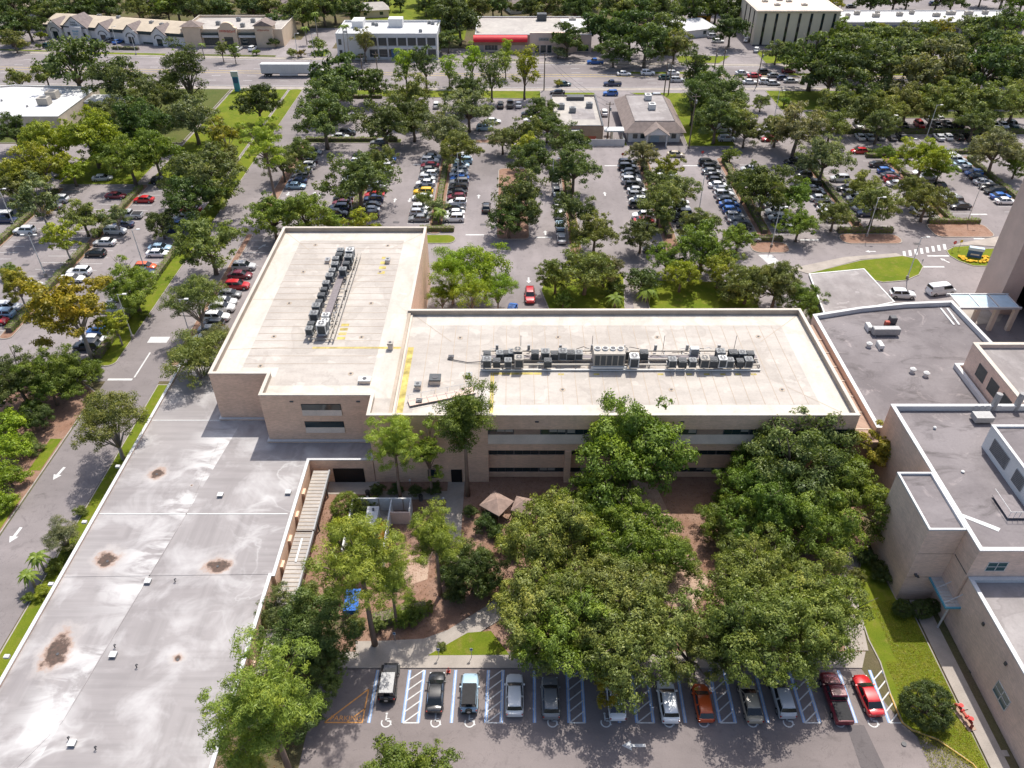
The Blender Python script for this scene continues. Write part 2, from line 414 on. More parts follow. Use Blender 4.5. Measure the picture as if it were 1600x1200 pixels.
# medians of the west lot and the access road verge
island(rounded(-70.9,-66.4,104,150,1.5), 'grass', 'lawn'); island(rounded(-90.2,-87.8,112,178,1), 'mulch'); island(rounded(-109.4,-107.2,138,176,1), 'mulch')
island(rounded(-70.5,-66.3,152,252,1.5), 'grass', 'lawn'); island([(-88.5,178),(-71,178),(-71,252),(-88.5,252)], 'grass', 'lawn')
island([(-175,205.5),(-89.3,205.5),(-89.3,252),(-175,254)], 'grass_dark', 'lawn')
island([(-110,178),(-91,178),(-91,204),(-110,204)], 'grass', 'lawn')
island([(-80,40),(-66.35,40),(-66.35,97),(-68.5,98.8),(-80,98.8)], 'mulch'); island([(-68.6,79),(-66.6,79),(-66.6,86),(-68.6,86)], 'grass', 'lawn', .15, None)
island([(-68.6,60),(-66.6,60),(-66.6,74),(-68.6,74)], 'grass', 'lawn', .15, None); island([(-160,40),(-80.2,40),(-80.2,98.8),(-160,98.8)], 'grass_dark', 'lawn')
island([(-57.3,20),(-52.6,20),(-52.6,99),(-57.3,99)], 'grass', 'lawn'); island(rounded(-57.2,-55.7,104,152,.7), 'mulch'); island(rounded(-57,-54.6,160,205,.9), 'mulch')
# medians of the main lot
for x0, x1, y0, y1, m in ((-37,-34.6,156,201,'mulch'),(-18.3,-15.3,152,196,'mulch'),(-3.4,3.8,149.5,188,'mulch'),(12,14.6,143,196,'mulch'),(31.9,35.2,143.5,194,'mulch'),
        (52.8,56.2,149,195,'mulch'),(74.4,77.2,154,195,'mulch'),(95.8,99.2,158,195,'mulch'),(116.8,119.5,160,196,'mulch')):
    island(rounded(x0,x1,y0,y1,1.3), m)
island(rounded(-20,-12,147.6,151.6,1.9), 'grass', 'lawn'); island(rounded(70,83,147.5,152,1.8), 'mulch'); island(rounded(91,104,150.5,157,1.8), 'mulch'); island(rounded(50,58,143.5,148.3,1.8), 'mulch')
island(rounded(90,160,211.8,215,1), 'grass_dark'); island(rounded(88,160,197,199.5,1), 'grass_dark'); island(rounded(86,160,225,231,1.3), 'grass_dark', 'lawn')
island([(-57,205.5),(-30,205.5),(-30,208.5),(-57,208.5)], 'grass_dark'); island([(-10,205.5),(8,205.5),(8,208),(-10,208)], 'mulch')
island([(-63+9,245),(9,242.5),(9,250.1),(-54,251.2)], 'grass', 'lawn'); island([(47,203),(60,203),(62,248),(37,248.5),(48,236)], 'grass', 'lawn'); island([(80,232),(210,232),(210,248.5),(80,250.5)], 'grass', 'lawn')
island(rounded(13,26,246.2,248.6,.9), 'grass', 'lawn'); island(rounded(36,66,268.2,270.8,1.1), 'grass', 'lawn'); island(rounded(92,150,266.5,269,1.1), 'grass', 'lawn')
island([(12,203.4),(31,203.4),(31,206.2),(12,206.2)], 'grass', 'lawn')
island([(58,281.5),(72,280.8),(78,290),(58,290)], 'grass', 'lawn'); island([(88,280.6),(128,278.8),(128,286),(100,297),(88,297)], 'grass', 'lawn')
island([(-63,287.8),(-24,285.6),(-24,287.6),(-63,289.6)], 'grass', 'lawn'); island([(-72,289.6),(-66,289.2),(-66,297),(-72,297)], 'grass', 'lawn')
island([(-156,292.6),(-124,290.6),(-124,293),(-156,295.4)], 'grass', 'lawn'); island([(-190,297.5),(-168,295.4),(-168,297),(-190,299.2)], 'grass', 'lawn'); island([(-118,290.4),(-84,288.4),(-84,290.8),(-118,292.8)], 'grass_dark', 'lawn')
struct('back_lawn', MB().sheet([(-66,312),(-18,312),(-18,390),(-66,390)], .02), M['grass'])
# entrance lawns and drive
el = [G(845,455),G(850,436),G(868,428),G(975,428),G(977,486),G(858,486)]
island(el, 'grass', 'lawn', kerb='kerb'); island([(25.4,116),(46,116),(46,131.5),(25.4,132.5)], 'grass', 'lawn')
struct('walkway', MB().sheet([(22.6,103),(25,103),(25,134),(22.6,134)], .06), M['concrete'])
island([G(1262,428),G(1345,407),G(1410,400),G(1434,405),G(1443,417),G(1436,430),G(1415,439),G(1380,442),G(1340,433)], 'grass', 'lawn')
struct('sidewalk', MB().sheet([G(1235,420),G(1320,402),G(1400,396),G(1410,400),G(1345,406),G(1262,428)], .10), M['concrete'])
island([G(1478,392),G(1490,386),G(1518,384),G(1540,389),G(1560,388),G(1545,417),G(1520,416),G(1497,408),G(1483,400)], 'grass', 'lawn')
struct('sidewalk', MB().sheet([G(1478,389),G(1500,380),G(1560,370),G(1560,386),G(1518,383),G(1490,385)], .10), M['concrete'])
struct('sidewalk', MB().sheet([(66,112.5),(88,117.5),(96,127),(88,126),(66,115.5)], .10), M['concrete'])
# painted marks on the main lot
pl = bpy.data.objects['parking_lot']
sl = MB()
for x0, x1, y0, y1 in ((-107,-102.5,141,175),(-95.5,-90.4,112,176),(-87.6,-83,128,176),(-75.6,-71,112,176),(-55.5,-51.2,108,150),(-54.4,-50,165,200),(-41.8,-37.1,158,198),(-34.4,-29.6,158,198),(-23.2,-18.5,157,195),
        (-15.1,-10.4,157,195),(26.6,31.6,152,193),(35.5,40.6,149,193),(47.2,52.5,152,193),(56.4,61.8,152,193),(69,74.2,156,193),(77.4,82.5,156,193),(90.5,95.6,160,193),(99.4,104.4,162,193),(111.8,116.6,163,194)):
    y = y0
    while y <= y1: sl.box(x0, x1, y-.05, y+.05, .013, .020, 0, False); y += 2.75
for y0, y1 in ((206,211),(215.6,221)):
    x = 92
    while x < 158: sl.box(x-.05, x+.05, y0, y1, .013, .020, 0, False); x += 2.75
sl.build('stall_marking', M['white_paint'], pl)
am = MB()
def arrow(b, x, y, ang, L=2.2, z=.026, w=.17):
    c, s = math.cos(ang), math.sin(ang)
    T = lambda a, q: (x+a*c-q*s, y+a*s+q*c, z)
    b.quad(T(-L/2,-w),T(L*.1,-w),T(L*.1,w),T(-L/2,w)); b.tri(T(L*.1,-w*3),T(L/2,0),T(L*.1,w*3))
for px, py, a in ((655,313,90),(617,313,90),(640,313,-90),(748,307,90),(826,438,-90),(852,364,90),(945,303,90),(985,303,-90),(1150,430,0),(1360,393,180),(1476,407,120),(450,303,-90),(491,303,90),(500,305,90),(410,385,60)):
    x, y = G(px,py); arrow(am, x, y, math.radians(a))
for px, py, L, horiz in ((742,367,4,1),(957,259,4,1),(1080,259,4,1),(850,371,3.4,1),(1265,375,4,1),(1529,335,3.8,1),(1466,400,4.5,1),(1456,417,5,1),(655,257,3,1),(820,340,2,1)):
    x, y = G(px,py); am.box(x-L/2, x+L/2, y-.25, y+.25, .013, .027, 0, False)
for k in range(8):    # zebra crossings
    x, y = G(1410+k*9.0, 397-k*1.6); am.quad((x-.3,y-1.2,.026),(x+.3,y-1.2,.026),(x+1.1,y+1.2,.026),(x+.5,y+1.2,.026))
    x, y = G(1495+k*5, 355+k*2.6); am.box(x-1.2, x+1.2, y-.22, y+.22, .013, .026, 0, False)
    x, y = G(1196+k*2, 399+k*1.8); am.box(x-1.4, x+1.4, y-.2, y+.2, .013, .026, 0, False)
am.build('road_marking', M['white_paint'], pl)
rm = MB()
for px, py, a in ((92,740,-100),(24,836,-95),(105,598,80)):
    x, y = G(px,py); arrow(rm, x, y, math.radians(a), 2.6, .03, .2)
x, y = G(248,531); rm.box(x-1.7, x+1.7, y-.9, y+.9, .021, .030, 0, False)
rm.box(-62,-61.75,101,108,.021,.030,0,False); rm.box(-66,-62,100.2,100.7,.021,.030,0,False)
for k in range(4): rm.box(-64.8+k*.7,-64.4+k*.7,56,58.6,.021,.030,0,False)
rm.build('road_marking', M['white_paint'], bpy.data.objects['access_road'])
for px, py in ((619,347.5),(755,351),(1433,381),(40,414),(194,413)):
    x, y = G(px,py); b = MB().box(x-.7,x+.7,y-.45,y+.45,.013,.03)
    for k in range(6): b.box(x-.6+k*.21,x-.5+k*.21,y-.4,y+.4,.03,.045,1)
    tag(b.build('storm_drain', [M['asphalt_patch'],M['metal_dark']]), 'dark iron storm drain grate set in the grey asphalt lot', 'drain', 'storm drains in the lots')
# ---- front yard
struct('courtyard_soil', MB().sheet([(-26.8,50.3),(39.6,50.3),(41.2,58),(45.5,66),(49,80),(-26.8,80)], .02), M['mulch'])
struct('planting_bed', MB().sheet([(-28,10),(-21.6,10),(-21,44.5),(-20.4,50),(-18.6,54),(-28,58)], .03), M['soil'])
lawn = [G(1335,925),G(1341,955),G(1356,1000),G(1374,1035),G(1390,1085),G(1409,1130),G(1425,1142),G(1465,1157),G(1520,1195),(50,33),(50,20),(51,20),(50.3,57),(45.5,66.5),(43.5,63)]
lawn = [p for p in lawn]
island(lawn[:9]+[(47.1,33.5),(47.1,57.2),(45.9,57.3),(45.3,66.3)], 'grass', 'lawn', .12, 'kerb', .14)
MB().tube([(p[0],p[1],.10) for p in lawn[4:9]]+[(47.05,33.4,.10)], .085, 6).build('painted_kerb', M['kerb_yellow'], bpy.data.objects['front_parking_lot'])
struct('sidewalk', MB().sheet([(47.3,15),(49.2,15),(49.2,57.2),(47.3,57.2)], .125), M['concrete'])
struct('planting_strip', MB().sheet([(49.2,15),(50.1,15),(50.1,57.2),(49.2,57.2)], .11), M['soil'])
struct('sidewalk', MB().prism([(-19.5,48.2),(38.5,48.2),(39.6,50.2),(-19.5,50.2)], 0, .13), M['concrete'])
struct('walkway', MB().sheet([G(556,1028),G(556,1003),G(600,1002),G(662,999),G(700,985),G(760,948),G(815,905),G(840,915),G(780,970),G(722,1006),G(690,1023)], .135), M['concrete'])
struct('walkway', MB().sheet([(-8.9,77),(-6.6,77),(-6.6,67),(-5.2,60),(-7.2,59.6),(-8.9,66)], .06), M['concrete'])
struct('walkway', MB().sheet([(-18.4,73.6),(-8.9,73.6),(-8.9,75.2),(-18.4,75.2)], .055), M['concrete'])
struct('walkway', MB().sheet([(-25.4,74.6),(-18.4,74.6),(-18.4,80),(-25.4,80)], .05), M['concrete'])
struct('walkway', MB().sheet([(16,78),(20,76),(21.5,68),(24,60),(19,52),(16.5,52),(19,60),(17.5,68)], .05), M['sand'])
struct('walkway', MB().sheet([(40,50.4),(41.3,58),(43.8,64),(42.4,66),(39.6,59),(37.4,50.4)], .06), M['concrete'])
struct('gravel_patch', MB().sheet([G(640,915),G(668,905),G(672,870),G(640,868),G(615,895)], .04), M['sand'])
island([G(665,1026),G(730,988),G(768,985),G(800,1026)], 'grass', 'lawn', .15, None)
fl = bpy.data.objects['front_parking_lot']
def stall(x0, y0, x1, y1, w, mat, name='stall_line', z=.022):
    d = Vector((x1-x0,y1-y0)).normalized(); n = Vector((-d.y,d.x))*w/2
    MB().quad((x0-n.x,y0-n.y,z),(x1-n.x,y1-n.y,z),(x1+n.x,y1+n.y,z),(x0+n.x,y0+n.y,z)).build(name, M[mat], fl)
YF, YB = 41.95, 48.0
stalls = [578,631,655,707,761,785,837,891,915,970,997,1023,1073,1127,1151,1202,1259,1283,1340,1392,1414]
aisles = [(631,655),(761,785),(891,915),(997,1023),(1127,1151),(1259,1283),(1392,1414)]
for px in stalls:
    x = G(px,1130)[0]; k = 0
    stall(x-.12, YF, x-.12+.12, YB, .34, 'blue_paint', 'stall_line', .018); stall(x-.1, YF, x-.1+.12, YB, .13, 'white_paint', 'stall_line', .024)
for a, b in aisles:
    xa, xb = G(a,1130)[0], G(b,1130)[0]
    stall(xa-.1, YF, xb-.02, YF, .14, 'white_paint', 'aisle_line', .026)
    for y in (42.0,43.2,44.4,45.6,46.8):
        stall(xa, y, xb-.05, min(y+1.25,YB), .13, 'white_paint', 'hatch_line', .022)
def wheelchair(px):
    x, y = G(px,1124); b = MB(); z = .022
    for k in range(14):
        a0, a1 = math.radians(150+k*17), math.radians(150+(k+1)*17)
        P = lambda a, r: (x+r*math.cos(a), y-.35+r*math.sin(a), z)
        b.quad(P(a0,.42),P(a0,.55),P(a1,.55),P(a1,.42))
    b.box(x-.12,x+.03,y-.25,y+.45,.013,z,0,False); b.box(x-.10,x+.42,y-.25,y-.12,.013,z,0,False); b.box(x-.1,x+.32,y+.02,y+.12,.013,z+.002,0,False)
    b.quad((x+.30,y-.2,z+.003),(x+.42,y-.2,z+.003),(x+.62,y-.62,z+.003),(x+.5,y-.65,z+.003)); b.cyl(x-.05,y+.62,.013,z,.13,10)
    b.build('accessible_symbol', M['white_paint'], fl)
for px in (604,681,734,863,946,1044,1098,1174,1230,1310,1362): wheelchair(px)
ox = [G(507,1129),G(566,1129),G(576,1077)]
for (a, b) in ((ox[0],ox[1]),(ox[1],ox[2]),(ox[2],ox[0])): stall(*a,*b,.14,'orange_paint','no_parking_line')
stall(*G(553,1120),*G(571,1107),.12,'orange_paint','no_parking_line'); stall(*G(541,1129),*G(546,1126),.12,'orange_paint','no_parking_line')
fc = bpy.data.curves.new('painted_word', 'FONT'); fc.body = 'PARKING'; fc.size = .78; fc.align_x = 'CENTER'
to = bpy.data.objects.new('tmp', fc); COL.objects.link(to); bpy.context.view_layer.update()
me = bpy.data.meshes.new_from_object(to); bpy.data.objects.remove(to); me.materials.clear(); me.materials.append(M['orange_paint'])
w = link('painted_word', me, fl); tx, ty = G(540,1126); w.location = (tx,ty,.026)
ar = MB(); x, y = G(990,1165); arrow(ar, x, y, math.pi, 2.4, .022, .17); ar.build('direction_arrow', M['white_paint'], fl)
MB().sheet([G(1322,1133),G(1350,1133),G(1382,1200),(37.4,28),(35.5,28),G(1345,1200)], .016).build('asphalt_patch', M['asphalt_patch'], fl)
for px, py, r in ((1412,1163,.25),(1519,1050,.3)):
    x, y = G(px,py); tag(MB().cyl(x,y,.01,.14,r,14).build('manhole_cover', M['metal_dark']), 'round dark manhole cover in the '+('front lot asphalt' if px<1450 else 'concrete walk beside the brick wing'), 'manhole')

# ------------------------------------------------------------------ buildings
def shell(root, poly, z0, zt, ph, wall, roof, cap='parapet_cap', thick=.35, over=.05, capz=.10, inner=None):
    """outer walls, inner parapet faces, roof deck and cap; poly counter-clockwise"""
    n = len(poly); i = inset(poly, thick); o = inset(poly, -over); ii = inset(poly, thick+over)
    w = MB()
    for k in range(n):
        j = (k+1)%n; w.quad((*poly[k],z0),(*poly[j],z0),(*poly[j],zt),(*poly[k],zt))
    w.build('wall', M[wall], root)
    deck = zt-ph
    MB().sheet(i, deck).build('roof', M[roof], root)
    p = MB()
    for k in range(n):
        j = (k+1)%n; p.quad((*i[j],deck-.1),(*i[k],deck-.1),(*i[k],zt),(*i[j],zt))
    p.build('parapet', M[inner or wall], root)
    c = MB(); b = zt-.06; t = zt+capz
    for k in range(n):
        j = (k+1)%n
        c.quad((*o[k],t),(*o[j],t),(*ii[j],t),(*ii[k],t)); c.quad((*o[k],b),(*o[j],b),(*o[j],t),(*o[k],t))
        c.quad((*ii[j],b),(*ii[k],b),(*ii[k],t),(*ii[j],t)); c.quad((*o[j],b),(*o[k],b),(*ii[k],b),(*ii[j],b))
    c.build('parapet_cap', M[cap], root)
    return deck
def ccw(poly):
    a = sum(poly[k][0]*poly[(k+1)%len(poly)][1]-poly[(k+1)%len(poly)][0]*poly[k][1] for k in range(len(poly)))
    return poly if a > 0 else poly[::-1]
def window(root, axis, at, a0, a1, z0, z1, out, nx=2, nz=1, frame='metal_light', glass='window_glass', fw=.07, name='window'):
    """a framed window standing 4 cm proud of a wall: axis 'y' = wall at y=at facing out (-1/+1)"""
    f = MB(); d0, d1 = sorted((at, at+out*.06))
    def bx(b, p0, p1, q0, q1, e0, e1):
        if axis == 'y': b.box(p0,p1,e0,e1,q0,q1)
        else: b.box(e0,e1,p0,p1,q0,q1)
    for k in range(nx+1):
        p = a0+(a1-a0)*k/nx; bx(f, p-fw/2, p+fw/2, z0-fw/2, z1+fw/2, d0, d1)
    for k in range(nz+1):
        q = z0+(z1-z0)*k/nz; bx(f, a0-fw/2+.002, a1+fw/2-.002, q-fw/2+.002, q+fw/2-.002, d0, d1-.002 if out>0 else d1)
    wo = f.build(name, M[frame], root)
    e0, e1 = sorted((at+out*.004, at+out*.035))
    for k in range(nx):
        for m in range(nz):
            p0 = a0+(a1-a0)*k/nx+fw/2; p1 = a0+(a1-a0)*(k+1)/nx-fw/2; q0 = z0+(z1-z0)*m/nz+fw/2; q1 = z0+(z1-z0)*(m+1)/nz-fw/2
            g = MB(); bx(g, p0, p1, q0, q1, e0, e1); g.build('pane', M[glass], wo)
    return wo

# ---- the main L-shaped building with the cream roof
mb_ = empty('office_building', (0,0,0), 0, 'large L-shaped tan brick building with cream flat roof carrying rows of condensers', 'building')
ZT = 12.1; PH = .85
P_main = ccw([(-42.2,131),(-15.8,131),(-15.8,102.6),(45.0,102.8),(45.2,77),(-18.9,77),(-18.9,81.2),(-34,81.2),(-34,86),(-42.2,86)])
n = len(P_main); oi = inset(P_main,.35); oo = inset(P_main,-.05); o2 = inset(P_main,.42); DECK = ZT-PH
w = MB()
for k in range(n):
    j = (k+1)%n; a, b = P_main[k], P_main[j]
    if abs(a[1]-77)<.01 and abs(b[1]-77)<.01:        # long front: a solid end, then the banded offices
        w.quad((-18.9,77,0),(-3.2,77,0),(-3.2,77,ZT),(-18.9,77,ZT))
        w.quad((-3.2,77,9.7),(45.2,77,9.7),(45.2,77,ZT),(-3.2,77,ZT)); w.quad((-3.2,77,5.95),(45.2,77,5.95),(45.2,77,7.3),(-3.2,77,7.3))
        w.quad((-3.2,78,0),(-3.2,77,0),(-3.2,77,5.95),(-3.2,78,5.95)); w.quad((-3.2,77,5.95),(-3.2,78.6,5.95),(45.2,78.6,5.95),(45.2,77,5.95))
        w.quad((-3.2,78,1.78),(45.2,78,1.78),(45.2,78,4.15),(-3.2,78,4.15)); w.quad((-3.2,77,9.7),(-3.2,77.9,9.7),(45.2,77.9,9.7),(45.2,77,9.7))
        w.quad((-3.2,78,0.0),(45.2,78,0.0),(45.2,78,.88),(-3.2,78,.88))
        w.quad((-3.2,78,4.15),(45.2,78,4.15),(45.2,78.6,4.25),(-3.2,78.6,4.25)); w.quad((-3.2,78,.88),(45.2,78,.88),(45.2,78.6,.95),(-3.2,78.6,.95)); w.quad((-3.2,78.6,1.78),(45.2,78.6,1.78),(45.2,78,1.78),(-3.2,78,1.78))
    else: w.quad((*a,0),(*b,0),(*b,ZT),(*a,ZT))
w.build('wall', M['brick_tan'], mb_)
MB().quad((-3.2,76.85,7.3),(45.2,76.85,7.3),(45.2,77.22,8.7),(-3.2,77.22,8.7)).quad((-3.2,76.85,7.2),(45.2,76.85,7.2),(45.2,76.85,7.3),(-3.2,76.85,7.3)).quad((-3.2,76.85,7.2),(-3.2,76.85,7.3),(-3.2,77.22,8.7),(-3.2,77.22,7.2)).build('sloped_sill', M['sill_concrete'], mb_)
def strip(z0, z1, y, step, solid):
    x = -3.2; k = 0
    while x < 45.1:
        x1 = min(x+step, 45.2)
        nm, mt = ('spandrel_panel','brick_brown') if k in solid else ('window','metal_dark')
        wo = MB().box(x+.01,x1-.01,y,y+.12,z0,z1).build(nm, M[mt], mb_)
        if nm == 'window':
            for q in range(3):
                p0 = x+.1+q*(x1-x-.2)/3; p1 = p0+(x1-x-.2)/3
                MB().box(p0+.03,p1-.03,y-.03,y-.002,z0+.06,z1-.06).build('pane', M['window_glass'], wo)
                if rnd.random() < .25: MB().box(p0+.05,p1-.05,y-.045,y-.034,z0+.06+(z1-z0)*rnd.uniform(.2,.6),z1-.06).build('blind', M['blind'], wo)
        x = x1; k += 1
strip(8.66, 9.7, 77.16, 3.46, (1,4,8,11)); strip(4.15, 5.95, 78.12, 3.46, ()); strip(.88, 1.78, 78.12, 3.46, ())
for x in (7.6,19.6,33.2): MB().box(x-.42,x+.42,76.88,77.98,0,5.9).build('column', M['brick_tan'], mb_)
for x0, x1, z0, z1 in ((-28.6,-23.2,8.7,10.6),(-28.6,-23.2,5.6,7.5)):
    wo = MB().box(x0,x1,81.16,81.197,z0,z1).build('window', M['dark_recess'], mb_)
    MB().box(x0+.05,x1-.05,81.12,81.155,z0+.9,z1-.05).build('pane', M['window_glass'], wo); MB().quad((x0,81.0,z0-.03),(x1,81.0,z0-.03),(x1,81.15,z0+.85),(x0,81.15,z0+.85)).build('sill', M['sill_concrete'], wo)
MB().box(-8.4,-6.9,76.9,76.99,.05,2.4).build('door', M['dark_recess'], mb_); MB().box(-11.6,-10.2,76.9,76.99,.9,2.4).build('window', M['window_glass'], mb_)
for x in (-21,-30,3,22,40,14): MB().box(x,x+.5,(81.1 if x<-19 else 76.9),(81.19 if x<-19 else 76.99),10.95,11.15).build('scupper', M['metal_dark'], mb_)
MB().sheet(oi, DECK).build('roof', M['roof_cream'], mb_)
p = MB(); c = MB()
for k in range(n):
    j = (k+1)%n
    p.quad((*oi[j],DECK-.1),(*oi[k],DECK-.1),(*oi[k],ZT),(*oi[j],ZT))
    t, b = ZT+.09, ZT-.06
    c.quad((*oo[k],t),(*oo[j],t),(*o2[j],t),(*o2[k],t)); c.quad((*oo[k],b),(*oo[j],b),(*oo[j],t),(*oo[k],t)); c.quad((*o2[j],b),(*o2[k],b),(*o2[k],t),(*o2[j],t))
p.build('parapet', M['flash_tan'], mb_); c.build('parapet_cap', M['parapet_cap'], mb_)
def band(x0,x1,y0,y1,z=DECK+.006): MB().sheet(rect(x0,x1,y0,y1), z).build('edge_membrane', M['roof_border'], mb_)
band(-41.8,-38.4,86.4,130.6); band(-38.4,-19.6,127.3,130.6); band(-19.6,-16.2,81.6,130.6); band(-33.6,-19.6,81.6,84.4); band(-38.4,-33.2,86.4,88.6)
band(-13.2,44.6,99.4,102.3); band(-13.2,41.2,77.4,80.2); band(41.2,44.7,77.4,99.4)
MB().box(-16.2,-15.75,77.36,102.5,DECK-.02,ZT-.25).build('roof_curb', M['flash_tan'], mb_); MB().box(-15.75,-15.45,77.36,102.4,DECK-.02,DECK+.28).build('roof_curb', M['parapet_cap'], mb_)
MB().sheet(rect(-15.3,-14.45,77.5,93.6),DECK+.012).build('yellow_walkway', M['yellow_walk'], mb_); MB().sheet(rect(-29.4,-16.25,93.2,93.7),DECK+.012).build('yellow_walkway', M['yellow_walk'], mb_)
MB().sheet(rect(-3.0,-2.5,77.5,87.4),DECK+.012).build('yellow_walkway', M['yellow_walk'], mb_); MB().sheet(rect(-2.5,4.2,86.9,87.4),DECK+.012).build('yellow_walkway', M['yellow_walk'], mb_)
for k, x in enumerate([6.5,11.5,20.5,24.5,27,29.3,31.4,33.6]): MB().sheet(rect(x,x+.8,86.8,87.2),DECK+.012).build('yellow_walkway', M['yellow_walk'], mb_)
for k in range(4):
    MB().sheet(rect(-22.8,-21.6,115.2+k*1.7,116.1+k*1.7),DECK+.012).build('yellow_walkway', M['yellow_walk'], mb_); MB().sheet(rect(-26.2,-25.0,95.6+k*1.2,96.3+k*1.2),DECK+.012).build('yellow_walkway', M['yellow_walk'], mb_)
x = -12.4
sm = MB().box(-.045,.045,0,19,0,.016,0,False).mesh('seam', M['flash_tan'])
while x < 41:
    if True: o = link('membrane_seam', sm, mb_); o.location = (x,80.3,DECK+.001)
    x += 1.93
sm2 = MB().box(0,18.6,-.045,.045,0,.016,0,False).mesh('seam', M['flash_tan']); y = 89.5
while y < 127: o = link('membrane_seam', sm2, mb_); o.location = (-38.3,y,DECK+.001); y += 1.93
for a, b in (((-41.7,130.4),(-36,123.5)),((-16.2,130.4),(-22,123.5)),((-15.2,102.2),(-9,95)),((44.6,102.3),(37,95)),((44.7,77.5),(38,84)),((-41.7,93),(-33,93.6)),((-41.7,107),(-30,107.2))):
    d = Vector((b[0]-a[0],b[1]-a[1])); nn = Vector((-d.y,d.x)).normalized()*.05
    MB().quad((a[0]-nn.x,a[1]-nn.y,DECK+.018),(b[0]-nn.x,b[1]-nn.y,DECK+.018),(b[0]+nn.x,b[1]+nn.y,DECK+.018),(a[0]+nn.x,a[1]+nn.y,DECK+.018)).build('membrane_fold', M['flash_tan'], mb_)
drain_me = MB().cyl(0,0,0,.03,.42,12,0).cyl(0,0,.03,.09,.17,10,1).mesh('drain', [M['flash_tan'],M['metal_dark']])
for px, py in ((719,528),(872,527),(1027,527),(1185,526),(879,609),(1049,609),(1222,609),(493,383),(606,384),(474,425),(594,425),(452,474),(580,474),(428,526),(565,527),(407,572),(548,584)):
    o = link('roof_drain', drain_me, mb_); o.location = (*G(px,py,DECK), DECK)

# crack sealant and trench patches in the front lot
cr = random.Random(9)
for k in range(9):
    x, y = cr.uniform(-18,36), cr.uniform(20,41); pts = [(x,y)]
    for q in range(6): pts.append((pts[-1][0]+cr.uniform(.5,1.6), pts[-1][1]+cr.uniform(-.5,.5)))
    MB().tube([(a_,b_,.012) for a_,b_ in pts],.035,4).build('crack_seal', M['asphalt_patch'], fl)
# ---- low building on the left with the patchy grey roof
lb = empty('low_building', (0,0,0), 0, 'long low building with patchy grey coated roof and round brown stains', 'building')
P_low = ccw([(-52.6,18),(-28.0,18),(-28.0,57.5),(-27.6,57.5),(-27.6,77),(-19.0,77),(-19.0,81.1),(-33.9,81.1),(-33.9,85.9),(-42.1,85.9),(-42.1,99.5),(-52.6,99.5)])
shell(lb, P_low, 0, 4.2, .28, 'brick_tan', 'roof_low', 'cap_white', .3, .05, .06)
ld = 4.2-.28
for (x0,y0),(x1,y1) in (((-52.2,67.4),(-28.4,67.4)),((-41.2,81),(-41.2,67.4)),((-41.2,67.4),(-44.3,40)),((-52.2,57.6),(-28.4,58.0)),((-52.2,85.6),(-42.2,85.6)),((-44.3,40),(-52,24))):
    d = Vector((x1-x0,y1-y0)).normalized(); nn = Vector((-d.y,d.x))*.07
    b = MB(); q = [(x0-nn.x,y0-nn.y),(x1-nn.x,y1-nn.y),(x1+nn.x,y1+nn.y),(x0+nn.x,y0+nn.y)]
    b.prism(q, ld-.01, ld+.04).build('roof_ridge', M['metal_light' if y0 == y1 else 'roof_low'], lb)
for px, py in STAINSPX if False else ((245,741),(168,877),(340,885),(90,1022),(278,1031)):
    o = link('roof_drain', MB().cyl(0,0,0,.05,.16,10).mesh('d', M['metal_dark']), lb); o.location = (*G(px,py,ld), ld)
for px, py in ((185,730),(133,817),(81,914),(12,1027)):
    x, y = G(px,py,ld); MB().box(x-.3,x+.25,y-.2,y+.2,ld-.01,ld+.28).build('gutter_box', M['cap_white'], lb)
for px, py in ((451,771),(232,910),(178,1025),(114,1163),(345,775)):
    x, y = G(px,py,ld); b = MB().box(x-.32,x+.32,y-.3,y+.3,ld+.02,ld+.32).box(x-.36,x+.36,y-.34,y+.34,ld+.32,ld+.38,1)
    b.build('roof_vent', [M['metal_grey'],M['cap_white']], lb)
for px, py in ((180,1012),(214,1043),(108,1156),(150,1171),(274,909)):
    x, y = G(px,py,ld); MB().tube([(x,y,ld),(x,y,ld+.5),(x+.12,y,ld+.62),(x+.22,y,ld+.48)],.06,8).build('vent_pipe', M['metal_dark'], lb)
for y in (60,64,68,72,47): MB().box(-28.0+.42,-27.3+.06,y-.5,y+.5,0,3.3).build('pilaster', M['brick_tan'], lb)
for a in (38.5,46,53.5): pass
MB().box(-24.6,-20.4,76.9,76.995,0,2.6).build('entrance_opening', M['dark_recess'], lb)
# covered walkway along the low building
cw = empty('covered_walkway', (-26,54,0), 0, 'covered walkway with ribbed weathered flat roof beside the low building', 'walkway roof')
for (y0,y1) in ((-14,11.2),(11.5,22.2)):
    MB().box(-1.05,1.05,y0,y1,2.7,2.95).build('roof', M['roof_offwhite'], cw)
    MB().box(1.05,1.25,y0,y1,2.6,3.15).build('fascia', M['metal_grey'], cw)
    y = y0+.2
    rib = MB().box(-1.0,1.0,-.05,.05,0,.06).mesh('rib', M['flash_tan'])
    while y < y1: o = link('rib', rib, cw); o.location = (0,y,2.945); y += .62
for y in (-10,-4,2,8,14,20): MB().box(.85,1.02,y-.08,y+.08,0,2.69).build('post', M['metal_dark'], cw)
MB().box(-.12,.12,6.5,10.2,2.96,3.06).build('repair_strip', M['cap_white'], cw)

